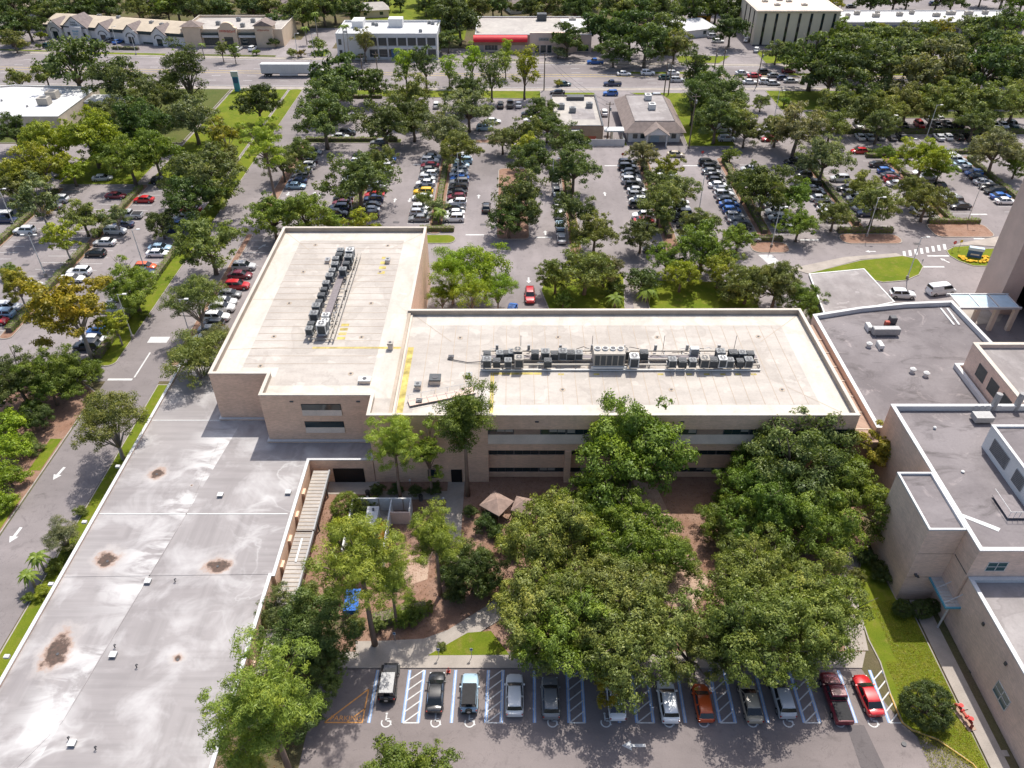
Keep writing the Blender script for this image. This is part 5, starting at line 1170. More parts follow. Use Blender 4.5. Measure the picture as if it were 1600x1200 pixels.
for px, py, c, kd, hd, lb in ((77,72,'e','SUV',0,'teal SUV near the first gable of the white shops'),(166,65,'k','sedan',70,'black sedan outside the white shops next to a blue one'),(173,63,'g','SUV',70,'grey SUV between black and blue cars at the white shops'),(184,65,'b','sedan',70,'blue sedan outside the white gabled shops'),(372,76,'w','sedan',80,'white sedan at the arched shop entrance'),(395,76,'w','SUV',80,'white SUV beside the red sign of the tan shops'),
        (1097,42,'w','sedan',0,'white sedan below the orange trailer'),(1105,46,'s','SUV',0,'silver SUV second below the orange trailer'),(1110,49,'l','sedan',0,'light blue sedan third below the orange trailer'),(1115,57,'s','SUV',0,'silver SUV beside the dark tree at the slab'),(1122,64,'w','sedan',0,'white sedan at the end of the slab side bay'),(1166,62,'w','sedan',70,'white sedan at the foot of the beige slab'),(1182,78,'s','SUV',70,'silver SUV in front of the beige slab'),
        (1335,58,'w','sedan',80,'white sedan under the awnings of the white strip'),(1420,50,'s','sedan',80,'silver sedan outside the white strip middle'),(1445,52,'w','SUV',80,'white SUV outside the white strip'),(1330,10,'k','sedan',0,'black sedan behind the white strip roof'),(1460,6,'n','SUV',0,'navy SUV behind the white strip near the bend'),(95,22,'k','sedan',20,'black sedan behind the gabled shops'),(300,54,'w','SUV',0,'white SUV behind the tan tower')):
    one(px, py, c, kd, hd, lb, gs)
# the front row (accessible bays)
gf = 'cars in the front accessible bays'
one(681,1081,'k','sedan',90,'black sedan with glossy roof in the accessible bay beside the jeep', gf); one(804,1086,'w','SUV',90,'white SUV half shaded in a front accessible bay', gf); one(860,1090,'g','SUV',90,'grey SUV with red tail lamps in deep shade', gf); one(962,1092,'w','sedan',90,'white sedan hidden under the yellow-green tree', gf); one(1043,1096,'w','SUV',90,'white SUV under the hanging oak branches', gf)
one(1098,1098,'o','hatchback',90,'orange hatchback in the oak shade', gf); one(1172,1096,'t','sedan',90,'brown-tan sedan in the oak shade near the silver SUV', gf); one(1222,1089,'s','SUV',90,'silver SUV beside the hatched aisle and maroon pickup', gf); one(1306,1091,'m','pickup truck',90,'maroon pickup with dappled shade on its bed', gf); one(1356,1086,'r','sedan',93,'bright red sedan in the last bay by the lawn', gf)
def jeep(px, py, c, top, ribs, lb):
    r = one(px, py, c, 'jeep', 90, lb, gf)
    L = 4.3
    b = MB().box(-1.98,.38,-.72,.72,1.80,1.90)
    if ribs:
        for k in range(6): b.box(-1.95,.36,-.62+k*.25-.03,-.62+k*.25+.03,1.90,1.93)
    b.build('roof_top', M[top], r)
    MB().tube([(-2.16,0,1.02),(-2.28,0,1.02),(-2.38,0,1.02)],[.36,.38,.34],16).tube([(-2.3,0,1.02),(-2.40,0,1.02)],[.2,.2],12,1).build('spare_wheel', [M['tyre'],M['rim']], r)
    MB().box(2.1,2.28,-.8,.8,.45,.62).build('front_bumper', M['black_trim'], r); MB().box(-2.3,-2.1,-.75,.75,.45,.6).build('rear_bumper', M['black_trim'], r)
    for sx in (-1.35,1.4):
        for sy in (-1,1): MB().box(sx-.5,sx+.5,sy*.9-.12,sy*.9+.12,.82,.92).build('fender', M['black_trim'], r)
jeep(608,1066,'k','metal_grey',True,'black jeep with ribbed silver top and rear spare wheel'); jeep(734,1083,'l','black_cloth',False,'light blue jeep with black soft top')

# the articulated truck on the highway
tx0, ty0 = G(411,119)[0], G(450,119)[1]
tk = empty('articulated_truck', (tx0,ty0,.026), 0, 'white articulated truck with long box trailer on the highway', 'truck')
tr = MB().box(0,16.0,-1.28,1.28,1.25,4.1).build('trailer', M['cap_white'], tk)
for k in range(16): MB().box(.5+k*1.0,.58+k*1.0,-1.30,-1.285,1.35,4.0).build('trailer_rib', M['metal_light'], tr)
MB().box(.2,15.8,-1.1,1.1,1.0,1.24).build('chassis', M['metal_dark'], tk); MB().box(6,12,-1.3,-1.25,.5,1.2).build('side_skirt', M['cap_white'], tk)
cb = MB().prism([(16.9,-1.2),(19.2,-1.2),(19.2,1.2),(16.9,1.2)],.7,3.6).box(19.2,20.6,-1.05,1.05,.7,1.9); cab = cb.build('cab', M['cap_white'], tk)
MB().quad((19.22,-1.0,2.0),(19.22,1.0,2.0),(19.22,.95,2.9),(19.22,-.95,2.9)).build('windshield', M['car_glass'], cab); MB().quad((17.6,-1.215,2.0),(19.0,-1.215,2.0),(18.9,-1.215,2.8),(17.6,-1.215,2.8)).build('side_window', M['car_glass'], cab)
MB().quad((16.9,-1.0,3.6),(16.9,1.0,3.6),(19.0,.8,3.6),(19.0,-.8,3.6)).quad((16.9,-1.0,4.1),(16.9,1.0,4.1),(19.0,.8,3.62),(19.0,-.8,3.62)).build('air_deflector', M['cap_white'], cab)
tw_ = MB().tube([(0,-.14,0),(0,.14,0)],[.5,.5],16,0).tube([(0,-.15,0),(0,.15,0)],[.25,.25],10,1).mesh('wheel', [M['tyre'],M['rim']])
for x in (1.2,2.5,15.6,16.8,20.0):
    for y in (-1.1,1.1): o = link('wheel', tw_, tk); o.location = (x,y,.5)
ft = empty('orange_trailer', (*G(1097,36),.012), 0, 'orange food trailer parked by the dark trees', 'trailer')
MB().box(-3,3,-1.2,1.2,.5,3.0).build('body', M['orange_box'], ft); MB().box(-1.2,1.2,-1.24,-1.205,1.4,2.4).build('serving_hatch', M['dark_recess'], ft); MB().box(-3.05,3.05,-1.25,1.25,3.0,3.08).build('roof', M['metal_light'], ft)
for x in (-.6,.6):
    for y in (-1.1,1.1): o = link('wheel', tw_, ft); o.location = (x,y,.45); o.scale = (.8,.8,.8)
MB().box(3,4.4,-.06,.06,.5,.6).build('drawbar', M['metal_dark'], ft)

# ------------------------------------------------------------------ trees and shrubs
def quads_mesh(name, P, tint, mat):
    """P: (n,4,3) leaf corners"""
    n = P.shape[0]; me = bpy.data.meshes.new(name)
    me.vertices.add(n*4); me.vertices.foreach_set('co', P.reshape(-1).astype(np.float32))
    me.loops.add(n*4); me.loops.foreach_set('vertex_index', np.arange(n*4, dtype=np.int32))
    me.polygons.add(n); me.polygons.foreach_set('loop_start', np.arange(0,n*4,4,dtype=np.int32))
    try: me.polygons.foreach_set('loop_total', np.full(n,4,dtype=np.int32))
    except Exception: pass
    a = me.attributes.new('tint','FLOAT','FACE'); a.data.foreach_set('value', tint.astype(np.float32))
    me.materials.append(mat); me.update(calc_edges=True); me.validate(); return me
def leaves(rng, pos, nrm, size, ratio=.5, bend=.25):
    n = len(pos); nrm = nrm/np.linalg.norm(nrm,axis=1,keepdims=True)
    t = rng.normal(size=(n,3)); t -= nrm*(t*nrm).sum(1,keepdims=True); t /= np.linalg.norm(t,axis=1,keepdims=True); b = np.cross(nrm,t)
    L = (size*rng.uniform(.65,1.3,n))[:,None]; w = L*ratio*rng.uniform(.75,1.25,n)[:,None]
    return np.stack([pos-t*L*.5-nrm*L*bend*.4, pos+b*w*.5+nrm*L*bend*.3, pos+t*L*.5-nrm*L*bend*.4, pos-b*w*.5+nrm*L*bend*.3],1)
def crown(seed, n, size, ncl, cr, rz=.72, zmin=-.5, rmin=.5, ratio=.5, core=.25, stretch=(1,1), tvar=.16, flat=.78, droop=0.0, spray=.5, lobe=1.0):
    rng = np.random.default_rng(seed)
    d = rng.normal(size=(ncl*4,3)); d /= np.linalg.norm(d,axis=1,keepdims=True); d = d[d[:,2] > zmin][:ncl]; k = len(d)
    # lobed outline: the reach of the crown varies with direction
    az = np.arctan2(d[:,1],d[:,0]); ph = rng.uniform(0,6.28,4)
    lob = 1+lobe*(.14*np.sin(2*az+ph[0])+.12*np.sin(3*az+ph[1])+.10*np.sin(5*az+ph[2]+d[:,2]*2))
    rad = rng.uniform(rmin,.86,k)*lob; inn = rng.random(k) < core; rad[inn] *= rng.uniform(.25,.8,inn.sum())
    C = d*rad[:,None]*np.array([stretch[0],stretch[1],rz]); cs = cr*rng.uniform(.6,1.35,k); ct = rng.normal(0,.15,k)
    w = cs**2.2; idx = rng.choice(k, n, p=w/w.sum())
    # every clump is made of sprays, so light and gaps break it up again
    ns = 9; su = rng.normal(size=(k,ns,3)); su /= np.linalg.norm(su,axis=2,keepdims=True); su[:,:,2] = np.abs(su[:,:,2])*.9-.25
    S = C[:,None,:]+su*cs[:,None,None]*rng.uniform(.55,.95,(k,ns,1))*np.array([1,1,flat]); si = rng.integers(0,ns,n); st_ = rng.normal(0,.09,(k,ns))
    u = rng.normal(size=(n,3)); u /= np.linalg.norm(u,axis=1,keepdims=True); rr = rng.random(n)**.42
    # ragged twigs: some leaves shoot beyond the clump
    shoot = rng.random(n) < .10; rr[shoot] *= rng.uniform(1.0,1.4,shoot.sum())
    p = S[idx,si]+u*(cs[idx]*spray*rr)[:,None]*np.array([1,1,flat]); p[:,2] -= droop*rng.random(n)*cs[idx]
    od = su[idx,si]; nr = od*.8+u*.55+np.array([0,0,.35])+rng.normal(0,.38,(n,3))
    Q = leaves(rng, p, nr, size, ratio)
    tint = np.clip(.45+ct[idx]+st_[idx,si]+rng.normal(0,tvar,n), 0, 1)
    return Q, tint, C, cs
def trunk_mesh(name, C, cs, base_r, zc, fork, mat, seed, nl=14, lean=0.0):
    r = random.Random(seed); b = MB()
    top = Vector((lean*.5,0,fork)); pts = [(0,0,-.05),(.015,.01,fork*.35),(lean*.3,.0,fork*.7),tuple(top)]
    b.tube(pts, [base_r*1.35,base_r*1.02,base_r*.9,base_r*.8], 8)
    order = list(range(len(C))); r.shuffle(order)
    for k in order[:nl]:
        e = Vector(C[k])+Vector((0,0,zc)); m1 = top.lerp(e,.35)+Vector((r.uniform(-.06,.06),r.uniform(-.06,.06),.10*(e-top).length)); m2 = top.lerp(e,.7)+Vector((r.uniform(-.06,.06),r.uniform(-.06,.06),.06))
        s = base_r*r.uniform(.38,.6); b.tube([tuple(top-Vector((0,0,base_r))),tuple(m1),tuple(m2),tuple(e)], [s,s*.75,s*.45,s*.12], 5)
        for q in range(2):
            f = e+Vector((r.uniform(-.2,.2),r.uniform(-.2,.2),r.uniform(-.05,.15))); b.tube([tuple(m2),tuple(m2.lerp(f,.5)+Vector((0,0,.03))),tuple(f)], [s*.4,s*.25,s*.08], 4)
    return b.mesh(name, M[mat], True)
TREES = {}   # kind -> level -> list of (crown mesh, trunk mesh)
KZ = {'crowned':3.1,'oak':.92,'broad':.95,'tall':2.0,'pine':2.9,'slim':2.7,'loose':1.5,'myrtle':1.25,'cedar':1.5,'shrub':.62,'dome':.8}
def tree_defs():
    V = {}
    #            n, size, ncl, cr, kwargs
    V['oak'] = dict(near=(28000,.044,90,.20), mid=(11000,.064,66,.225), far=(4600,.098,44,.26), kw=dict(rz=.84,core=.3,ratio=.5,zmin=-.65,spray=.38), tr=(.055,.55,'bark'), nv=4)
    V['broad'] = dict(near=(34000,.040,95,.185), mid=(9000,.062,75,.22), far=(3600,.098,50,.25), kw=dict(rz=.62,core=.3,ratio=.42,droop=.2,spray=.36), tr=(.06,.45,'bark'), nv=3)
    V['tall'] = dict(near=(17000,.055,80,.24), mid=(7000,.08,60,.27), far=(2800,.13,40,.32), kw=dict(rz=1.45,zmin=-.8,core=.3), tr=(.07,.9,'bark'), nv=2)
    V['pine'] = dict(near=(34000,.072,95,.23), mid=(9000,.11,56,.22), far=(2600,.16,30,.26), kw=dict(rz=1.25,rmin=.3,core=.4,ratio=.2,zmin=-.85,flat=.62,spray=.42), tr=(.055,2.3,'bark_pine'), nv=2)
    V['crowned'] = dict(near=(24000,.05,90,.22), mid=(7000,.09,60,.26), far=(2600,.14,36,.32), kw=dict(rz=1.25,rmin=.4,core=.35,ratio=.5,zmin=-.85), tr=(.06,2.2,'bark_pine'), nv=1)
    V['slim'] = dict(near=(8000,.11,34,.22), mid=(4000,.15,26,.27), far=(2000,.2,20,.33), kw=dict(rz=2.1,rmin=.25,core=.4,ratio=.22,zmin=-.95,flat=.65,spray=.42), tr=(.055,1.6,'bark_pine'), nv=1)
    V['loose'] = dict(near=(14000,.062,62,.20), mid=(5200,.085,48,.21), far=(2400,.12,36,.25), kw=dict(rz=1.05,zmin=-.6,core=.25,ratio=.7,tvar=.2), tr=(.05,.8,'bark_pale'), nv=2)
    V['myrtle'] = dict(near=(20000,.045,95,.19), mid=(7000,.07,65,.22), far=(3000,.1,45,.25), kw=dict(rz=.82,zmin=-.25,core=.3,ratio=.45,tvar=.2), tr=(.05,.45,'bark_pale'), nv=2)
    V['shrub'] = dict(near=(6000,.085,40,.27), mid=(2600,.12,30,.29), far=(1100,.18,22,.33), kw=dict(rz=.7,zmin=-.4,core=.35,tvar=.18), tr=(.06,.25,'bark'), nv=2)
    V['dome'] = dict(near=(24000,.05,240,.14), mid=(5000,.09,80,.24), far=(2000,.12,50,.28), kw=dict(rz=.92,zmin=-.75,rmin=.8,core=.05,tvar=.08,spray=.5,lobe=.12), tr=(.06,.3,'bark'), nv=1)
    return V
VD = tree_defs()
def get_tree(kind, lvl, v):
    key = (kind,lvl,v)
    if key not in TREES:
        d = VD[kind]; n, size, ncl, cr = d[lvl]; seed = abs(hash_(kind+lvl))+v*17
        Q, t, C, cs = crown(seed, n, size, ncl, cr, **d['kw']); zc = KZ[kind]
        Q[:,:,2] += zc; Q[:,:,2] = np.maximum(Q[:,:,2], .02)
        cm = quads_mesh('crown', Q, t, M['leaf']); br, fk, bm = d['tr']
        TREES[key] = (cm, trunk_mesh('trunk', C, cs, br, zc, fk, bm, seed))
    return TREES[key]
def hash_(s):
    h = 7
    for ch in s: h = (h*31+ord(ch)) % 100003
    return h
TINT = {'oak':(.138,.168,.058),'dark':(.094,.132,.040),'olive':(.186,.208,.066),'bright':(.245,.325,.032),'green':(.165,.225,.040),'lime':(.285,.325,.042),'yellow':(.31,.265,.03),'gold':(.275,.255,.04),'grey':(.205,.215,.105),'pine':(.245,.305,.052),'autumn':(.25,.19,.055),'moss':(.208,.232,.062)}
COLN = {'oak':'dark olive','dark':'very dark green','olive':'olive green','bright':'bright green','green':'fresh green','lime':'lime green','yellow':'yellowing','gold':'golden green','grey':'grey-green','pine':'light green','autumn':'rust-tinted','moss':'mossy green'}
KN = {'oak':('oak_tree','spreading oak'),'broad':('oak_tree','wide drooping oak'),'tall':('street_tree','tall upright tree'),'pine':('pine_tree','tall bare-stemmed pine'),'slim':('pine_tree','slender tufted pine'),'crowned':('pine_tree','tall full-crowned tree'),'loose':('sycamore_tree','loose broad-leaved tree'),'myrtle':('myrtle_tree','rounded many-stemmed tree'),'shrub':('shrub','bushy shrub'),'dome':('clipped_shrub','clipped round shrub')}
PLACES = [  # x0,x1,y0,y1, phrase
 (-30,50.5,48,80,'in the front courtyard'),(-30,-17,0,56,'beside the covered walkway end'),(-20,30,0,47,'at the near edge of the front lot'),(38,52,30,60,'on the front lawn'),(-59,-50,20,104,'on the grass by the low building'),(-85,-63,30,104,'on the mulch bank of the access road'),(-300,-60,30,104,'beyond the access road bank'),
 (-60,-50,104,156,'on the strip between access road and wing'),(-75,-60,104,156,'on the hedge verge of the access road'),(-98,-75,104,185,'on the west lot middle hedge'),(-140,-98,104,185,'at the outer edge of the west lot'),(-71,-58,156,256,'along the upper access road'),(-98,-71,185,256,'on the lawn by the access road'),(-300,-98,185,262,'around the white-roofed building'),(-98,-71,156,185,'at the top of the west lot'),
 (-15,5,104,133,'behind the wing corner'),(3,25,110,135,'on the entrance lawn'),(25,58,104,137,'on the lawn beside the entrance walk'),(58,90,104,140,'by the drop-off canopy'),
 (-58,-42,156,205,'at the first main lot row'),(-42,-28,140,205,'on the second main lot median'),(-28,-8,140,205,'on the third main lot median'),(-8,8,140,200,'on the wide central island'),(8,24,135,205,'on the narrow parked median'),(24,45,135,205,'on the stop sign island'),(45,64,135,205,'on the double bay median'),(64,86,135,205,'on the crossing bay median'),(86,108,135,205,'on the red saloon bay median'),(108,200,135,205,'on the outermost bay median'),
 (-58,-8,205,251,'below the highway verge'),(-8,28,205,251,'beside the brown brick store'),(28,70,203,251,'on the mansard bank lawn'),(70,220,203,232,'over the shaded cross bays'),(70,260,232,256,'on the lawn below the highway'),
 (-300,-130,284,320,'outside the white gabled shops'),(-130,-70,284,312,'outside the tan shops'),(-70,-20,284,310,'around the white offices'),(-20,34,280,300,'outside the red awning store'),(34,90,278,330,'between the store and beige slab'),(90,300,268,300,'on the highway far side by the beige slab'),(118,300,300,318,'in front of the white strip shops'),(-70,70,252,284,'along the highway kerb'),(-400,400,300,500,'in the wood behind the shops'),(-400,400,0,500,'along the highway')]
def place_of(x, y):
    for x0,x1,y0,y1,p in PLACES:
        if x0 <= x < x1 and y0 <= y < y1: return p
_tc = {}
TREEREG = []; PL = {}; NEWL = {}
def add_tree(px, py, rpx, kind, tint, squash=1.0, kz=1.0):
    """px,py,rpx: centre and half width of the crown as surveyed in the photograph"""
    R = 5.0; k = KZ[kind]*kz
    for _ in range(6):
        x, y = G(px, py, k*R); R = (1.12 if kind == 'oak' and py < 640 else 1.06)*rpx/scale_at(x, y, k*R)
    s = scale_at(x, y, k*R); lvl = 'near' if s > 8.6 else 'mid' if s > 5.3 else 'far'
    nv = VD[kind]['nv']; _tc[kind] = _tc.get(kind,0)+1
    cm, tm = get_tree(kind, lvl, _tc[kind] % nv)
    c = TINT[tint]; j = [rnd.uniform(.93,1.08) for _ in range(3)]; v = rnd.uniform(.85,1.15)
    p = place_of(x, y); nm, ds = KN[kind]
    size = 'large ' if R > 6.8 else 'small ' if R < 2.6 and kind not in ('shrub','dome') else ''
    r = empty(nm, (x,y,0), rnd.uniform(0,6.28), f'{size}{COLN[tint]} {ds} {p}', 'shrub' if kind in('shrub','dome') else 'tree', f'trees {p}' if kind not in('shrub','dome') else f'shrubs {p}')
    r.scale = (R*rnd.uniform(.94,1.06), R*rnd.uniform(.94,1.06), R*squash*kz*rnd.uniform(.95,1.05))
    link('crown', cm, r, tuple(c[q]*j[q]*v for q in range(3))); link('trunk', tm, r)
    TREEREG.append(r); PL[r.name] = p
    return r
T = add_tree
# --- front courtyard and near edge
for a in ((990,712,106,'oak','green'),(1168,748,54,'oak','green'),(1138,812,46,'oak','green'),(1052,868,48,'broad','moss'),(880,845,98,'broad','moss'),(985,842,92,'broad','green'),(850,945,100,'broad','moss'),(975,945,95,'broad','olive'),(1180,905,92,'broad','moss'),(1270,930,85,'broad','moss'),(1245,715,98,'oak','oak'),(1320,770,72,'oak','green'),(1190,790,78,'broad','green'),(1275,820,70,'oak','green'),(1385,700,45,'loose','gold'),(1205,690,55,'oak','oak'),
        (940,775,60,'broad','green'),(1160,850,50,'broad','olive'),(1310,690,50,'oak','olive'),
        (958,1062,38,'loose','yellow'),(900,980,104,'broad','green'),(990,990,108,'broad','moss'),(1085,1012,76,'broad','olive'),(1170,986,110,'broad','moss'),(1262,970,96,'broad','moss'),
        (725,650,54,'crowned','green'),(740,893,52,'oak','dark'),
        (480,985,72,'oak','dark'),(430,960,45,'oak','oak'),(510,1040,42,'oak','olive'),(408,1085,92,'pine','pine'),(628,1222,80,'oak','green'),(470,1110,45,'oak','dark'),(380,1180,45,'pine','pine')): T(*a)
for a in ((615,690,44,'pine','pine'),(668,700,36,'slim','pine'),(680,838,48,'pine','pine'),(560,868,78,'pine','pine'),(610,905,40,'pine','pine')): T(*a)
for a in ((541,792,25,'dome','green'),(585,786,12,'dome','green'),(533,835,20,'dome','green'),(562,790,18,'dome','dark'),(1450,1100,39,'dome','dark'),(625,965,20,'shrub','green'),(650,958,20,'shrub','green'),(592,975,16,'shrub','olive'),(668,948,12,'shrub','green'),(480,925,22,'shrub','olive'),(705,900,26,'shrub','dark'),(715,925,24,'shrub','dark'),(760,915,26,'shrub','green'),(600,830,14,'shrub','green'),(520,930,22,'shrub','green'),(555,975,18,'shrub','olive'),(640,940,14,'shrub','green'),(700,870,20,'shrub','green'),(800,850,24,'shrub','green'),(830,795,20,'shrub','olive'),(760,815,22,'shrub','dark'),(735,800,14,'shrub','dark'),(860,805,22,'shrub','olive'),(775,830,16,'shrub','dark'),(1130,780,20,'shrub','green'),(590,765,14,'shrub','dark'),(620,765,14,'shrub','dark'),(650,768,14,'shrub','dark'),(680,765,14,'shrub','dark'),(690,1010,9,'shrub','olive'),(1380,900,18,'shrub','dark'),(1372,885,14,'shrub','dark'),(1410,950,16,'dome','dark'),(1440,952,16,'dome','dark'),(1455,948,14,'dome','dark'),(1350,870,18,'shrub','dark'),(1340,900,16,'shrub','olive')): T(*a)
# --- access road, west bank
for a in ((170,660,60,'myrtle','olive'),(98,838,30,'myrtle','grey'),(75,600,42,'oak','green'),(25,595,48,'oak','dark'),(120,580,30,'oak','green'),(90,585,45,'oak','green'),(60,650,28,'oak','dark')): T(*a)
for a in ((20,665,32,'shrub','bright'),(15,705,34,'shrub','bright'),(12,745,32,'shrub','bright'),(38,690,20,'shrub','green'),(10,785,22,'shrub','bright'),(50,640,22,'shrub','green'),(55,700,14,'shrub','olive'),(105,860,18,'shrub','green'),(85,885,16,'shrub','green'),(125,800,12,'shrub','olive'),(65,925,14,'shrub','lime'),(45,935,12,'shrub','green')): T(*a)
# --- west lot
for a in ((112,480,62,'loose','yellow'),(25,445,30,'loose','gold'),(205,450,45,'oak','green'),(180,508,25,'loose','lime'),(325,380,54,'oak','olive'),(305,470,46,'myrtle','olive'),(305,562,54,'myrtle','olive'),(340,535,34,'myrtle','grey'),(250,348,27,'oak','dark'),(127,338,34,'oak','olive'),(97,372,28,'loose','lime'),(180,338,20,'loose','grey'),(58,312,38,'loose','grey'),(30,290,34,'oak','olive'),(300,308,46,'oak','dark'),(318,268,60,'oak','oak'),(60,262,46,'oak','lime'),(20,275,36,'oak','lime'),
        (70,222,44,'oak','lime'),(140,214,50,'oak','lime'),(20,205,32,'oak','dark'),(200,250,40,'oak','green'),(240,238,42,'oak','green'),(300,182,44,'oak','grey'),(352,212,28,'loose','gold'),(215,188,48,'oak','dark'),(170,180,34,'oak','oak'),(240,155,42,'oak','oak'),(185,125,46,'oak','oak'),(112,98,56,'broad','oak'),(28,126,22,'shrub','olive'),(70,115,22,'oak','olive'),(288,108,34,'tall','dark'),(282,92,14,'loose','lime'),(260,128,24,'oak','dark'),(402,160,38,'oak','dark'),(345,250,34,'oak','olive'),(110,262,30,'oak','lime'),(170,235,34,'oak','green')): T(*a)
for a in ((70,330,14,'shrub','autumn'),(12,425,16,'shrub','olive'),(150,580,14,'shrub','green'),(45,585,16,'shrub','green'),(340,325,14,'shrub','green'),(225,492,10,'shrub','green')): T(*a)
# --- main lot
for a in ((412,222,40,'pine','lime'),(470,240,28,'oak','olive'),(440,255,30,'oak','olive'),(520,118,44,'oak','dark'),(515,148,42,'oak','oak'),(505,185,48,'oak','oak'),(578,132,30,'oak','dark'),(640,150,40,'oak','olive'),(600,190,46,'oak','oak'),(645,185,36,'oak','oak'),(728,142,34,'oak','oak'),(732,168,38,'oak','grey'),(692,203,38,'oak','grey'),(718,232,36,'oak','olive'),(560,278,54,'oak','oak'),(590,250,30,'oak','oak'),
        (425,335,42,'oak','green'),(478,335,44,'oak','green'),(560,348,26,'loose','lime'),(520,350,22,'oak','green'),(660,310,15,'shrub','olive'),(682,326,19,'shrub','grey'),
        (705,425,44,'myrtle','bright'),(758,420,44,'myrtle','bright'),(735,455,42,'myrtle','bright'),(778,450,32,'myrtle','bright'),(690,460,26,'myrtle','bright'),(810,308,50,'oak','oak'),(795,340,34,'oak','dark'),(830,252,40,'oak','oak'),
        (895,328,36,'oak','oak'),(930,362,38,'oak','olive'),(915,420,46,'oak','moss'),(868,430,32,'oak','moss'),(945,420,32,'oak','grey'),(962,448,20,'shrub','dark'),(1008,440,30,'shrub','dark'),(1042,405,30,'oak','green'),(1100,385,46,'oak','green'),(1065,430,30,'oak','lime'),(1125,420,34,'oak','lime'),(1030,318,38,'oak','olive'),(1058,298,36,'oak','grey'),(1002,368,30,'oak','oak'),(1095,350,32,'oak','olive'),(1155,370,28,'oak','green'),(1170,440,40,'oak','olive'),(1215,445,44,'oak','olive'),(1255,470,34,'oak','green'),(1140,455,26,'shrub','olive'),(880,470,18,'shrub','green'),
        (897,262,42,'oak','oak'),(890,222,34,'oak','oak'),(848,172,28,'oak','oak'),(855,195,28,'oak','oak'),(820,208,34,'oak','olive'),(824,230,22,'loose','lime'),(785,215,26,'oak','grey'),(1005,240,28,'oak','grey'),(1042,262,22,'loose','gold'),(1030,282,26,'oak','oak'),(1142,240,15,'oak','green'),(1195,295,48,'oak','oak'),(1165,285,34,'oak','oak'),(1235,305,36,'oak','green'),(1290,245,42,'oak','grey'),(1305,335,28,'oak','olive'),(1370,318,38,'oak','olive'),(1250,350,30,'oak','green'),(1350,290,30,'oak','olive'),(1450,312,36,'oak','olive'),(1425,295,28,'oak','olive'),(1445,245,40,'oak','lime'),(1470,262,24,'oak','green'),(1385,238,16,'oak','green'),(1558,232,42,'oak','grey'),(1590,258,22,'oak','green'),(1250,195,50,'oak','grey'),(1300,195,32,'oak','olive'),(1215,200,30,'oak','olive'),(1190,158,16,'oak','olive'),(1225,160,12,'shrub','green')): T(*a)
for a in ((1085,108,24,'tall','dark'),(1105,130,38,'oak','dark'),(1130,150,44,'oak','oak'),(1120,185,40,'oak','oak'),(1150,180,36,'oak','olive'),(1165,205,26,'oak','oak'),(1085,150,22,'tall','dark')): T(*a)
# --- highway edge and the wood of oaks on the right
for a in ((1275,90,50,'oak','dark'),(1300,115,46,'oak','dark'),(1340,75,44,'oak','oak'),(1355,105,46,'oak','oak'),(1400,95,46,'oak','oak'),(1440,80,46,'oak','oak'),(1430,115,44,'oak','grey'),(1480,100,46,'oak','grey'),(1500,70,40,'oak','oak'),(1545,60,44,'oak','oak'),(1580,85,44,'oak','oak'),(1540,105,48,'oak','dark'),(1590,115,40,'oak','dark'),(1240,85,24,'oak','dark'),(1370,60,34,'oak','oak'),(1310,55,20,'oak','green'),(1410,58,30,'oak','olive'),(1460,55,22,'loose','gold'),(1375,48,18,'loose','gold'),(1510,38,24,'broad','grey'),(1590,35,24,'oak','green'),
        (1320,165,40,'oak','oak'),(1372,170,38,'oak','olive'),(1420,160,38,'oak','olive'),(1462,160,38,'oak','olive'),(1505,158,40,'oak','olive'),(1548,160,44,'oak','olive'),(1590,155,40,'oak','olive'),(1375,195,30,'oak','oak'),(1525,190,32,'oak','oak'),(1345,145,26,'oak','dark'),(1480,130,30,'oak','dark')): T(*a)
for a in ((633,103,18,'tall','bright'),(664,95,20,'tall','dark'),(701,106,14,'tall','bright'),(737,92,18,'tall','bright'),(768,112,22,'tall','olive'),(790,95,13,'tall','bright'),(820,108,22,'tall','lime'),(568,62,16,'tall','olive'),(700,62,20,'oak','oak'),(718,34,34,'oak','dark'),(740,24,12,'shrub','lime'),(872,82,14,'shrub','grey'),(887,60,28,'oak','dark'),(940,40,34,'oak','dark'),(985,45,42,'oak','dark'),(1010,65,38,'oak','dark'),(1045,45,34,'oak','oak'),(1055,70,30,'oak','olive'),(960,75,28,'oak','dark'),(1142,45,28,'oak','dark'),(1150,20,20,'oak','dark'),(873,130,7,'shrub','gold'),(793,76,10,'tall','bright'),(660,85,10,'shrub','olive'),
        (430,30,20,'oak','dark'),(480,25,18,'oak','bright'),(455,18,16,'oak','oak'),(497,72,14,'shrub','olive'),(455,82,10,'shrub','olive'),(428,66,11,'shrub','dark'),(345,75,10,'tall','olive'),(365,80,9,'tall','green'),(400,82,7,'shrub','green'),(470,84,8,'shrub','autumn'),(565,88,8,'shrub','olive'),(590,88,7,'shrub','lime'),(650,88,8,'shrub','lime'),(545,92,7,'shrub','dark'),(150,55,6,'shrub','lime'),(183,55,6,'shrub','lime'),(62,56,10,'shrub','lime'),(60,73,6,'shrub','green'),(30,72,7,'shrub','green'),(340,62,6,'shrub','gold'),(1250,40,14,'oak','dark'),(1303,8,16,'loose','gold'),(1316,38,10,'tall','green'),(1575,28,14,'tall','dark'),(1480,40,12,'tall','gold'),(1215,78,22,'oak','oak')): T(*a)
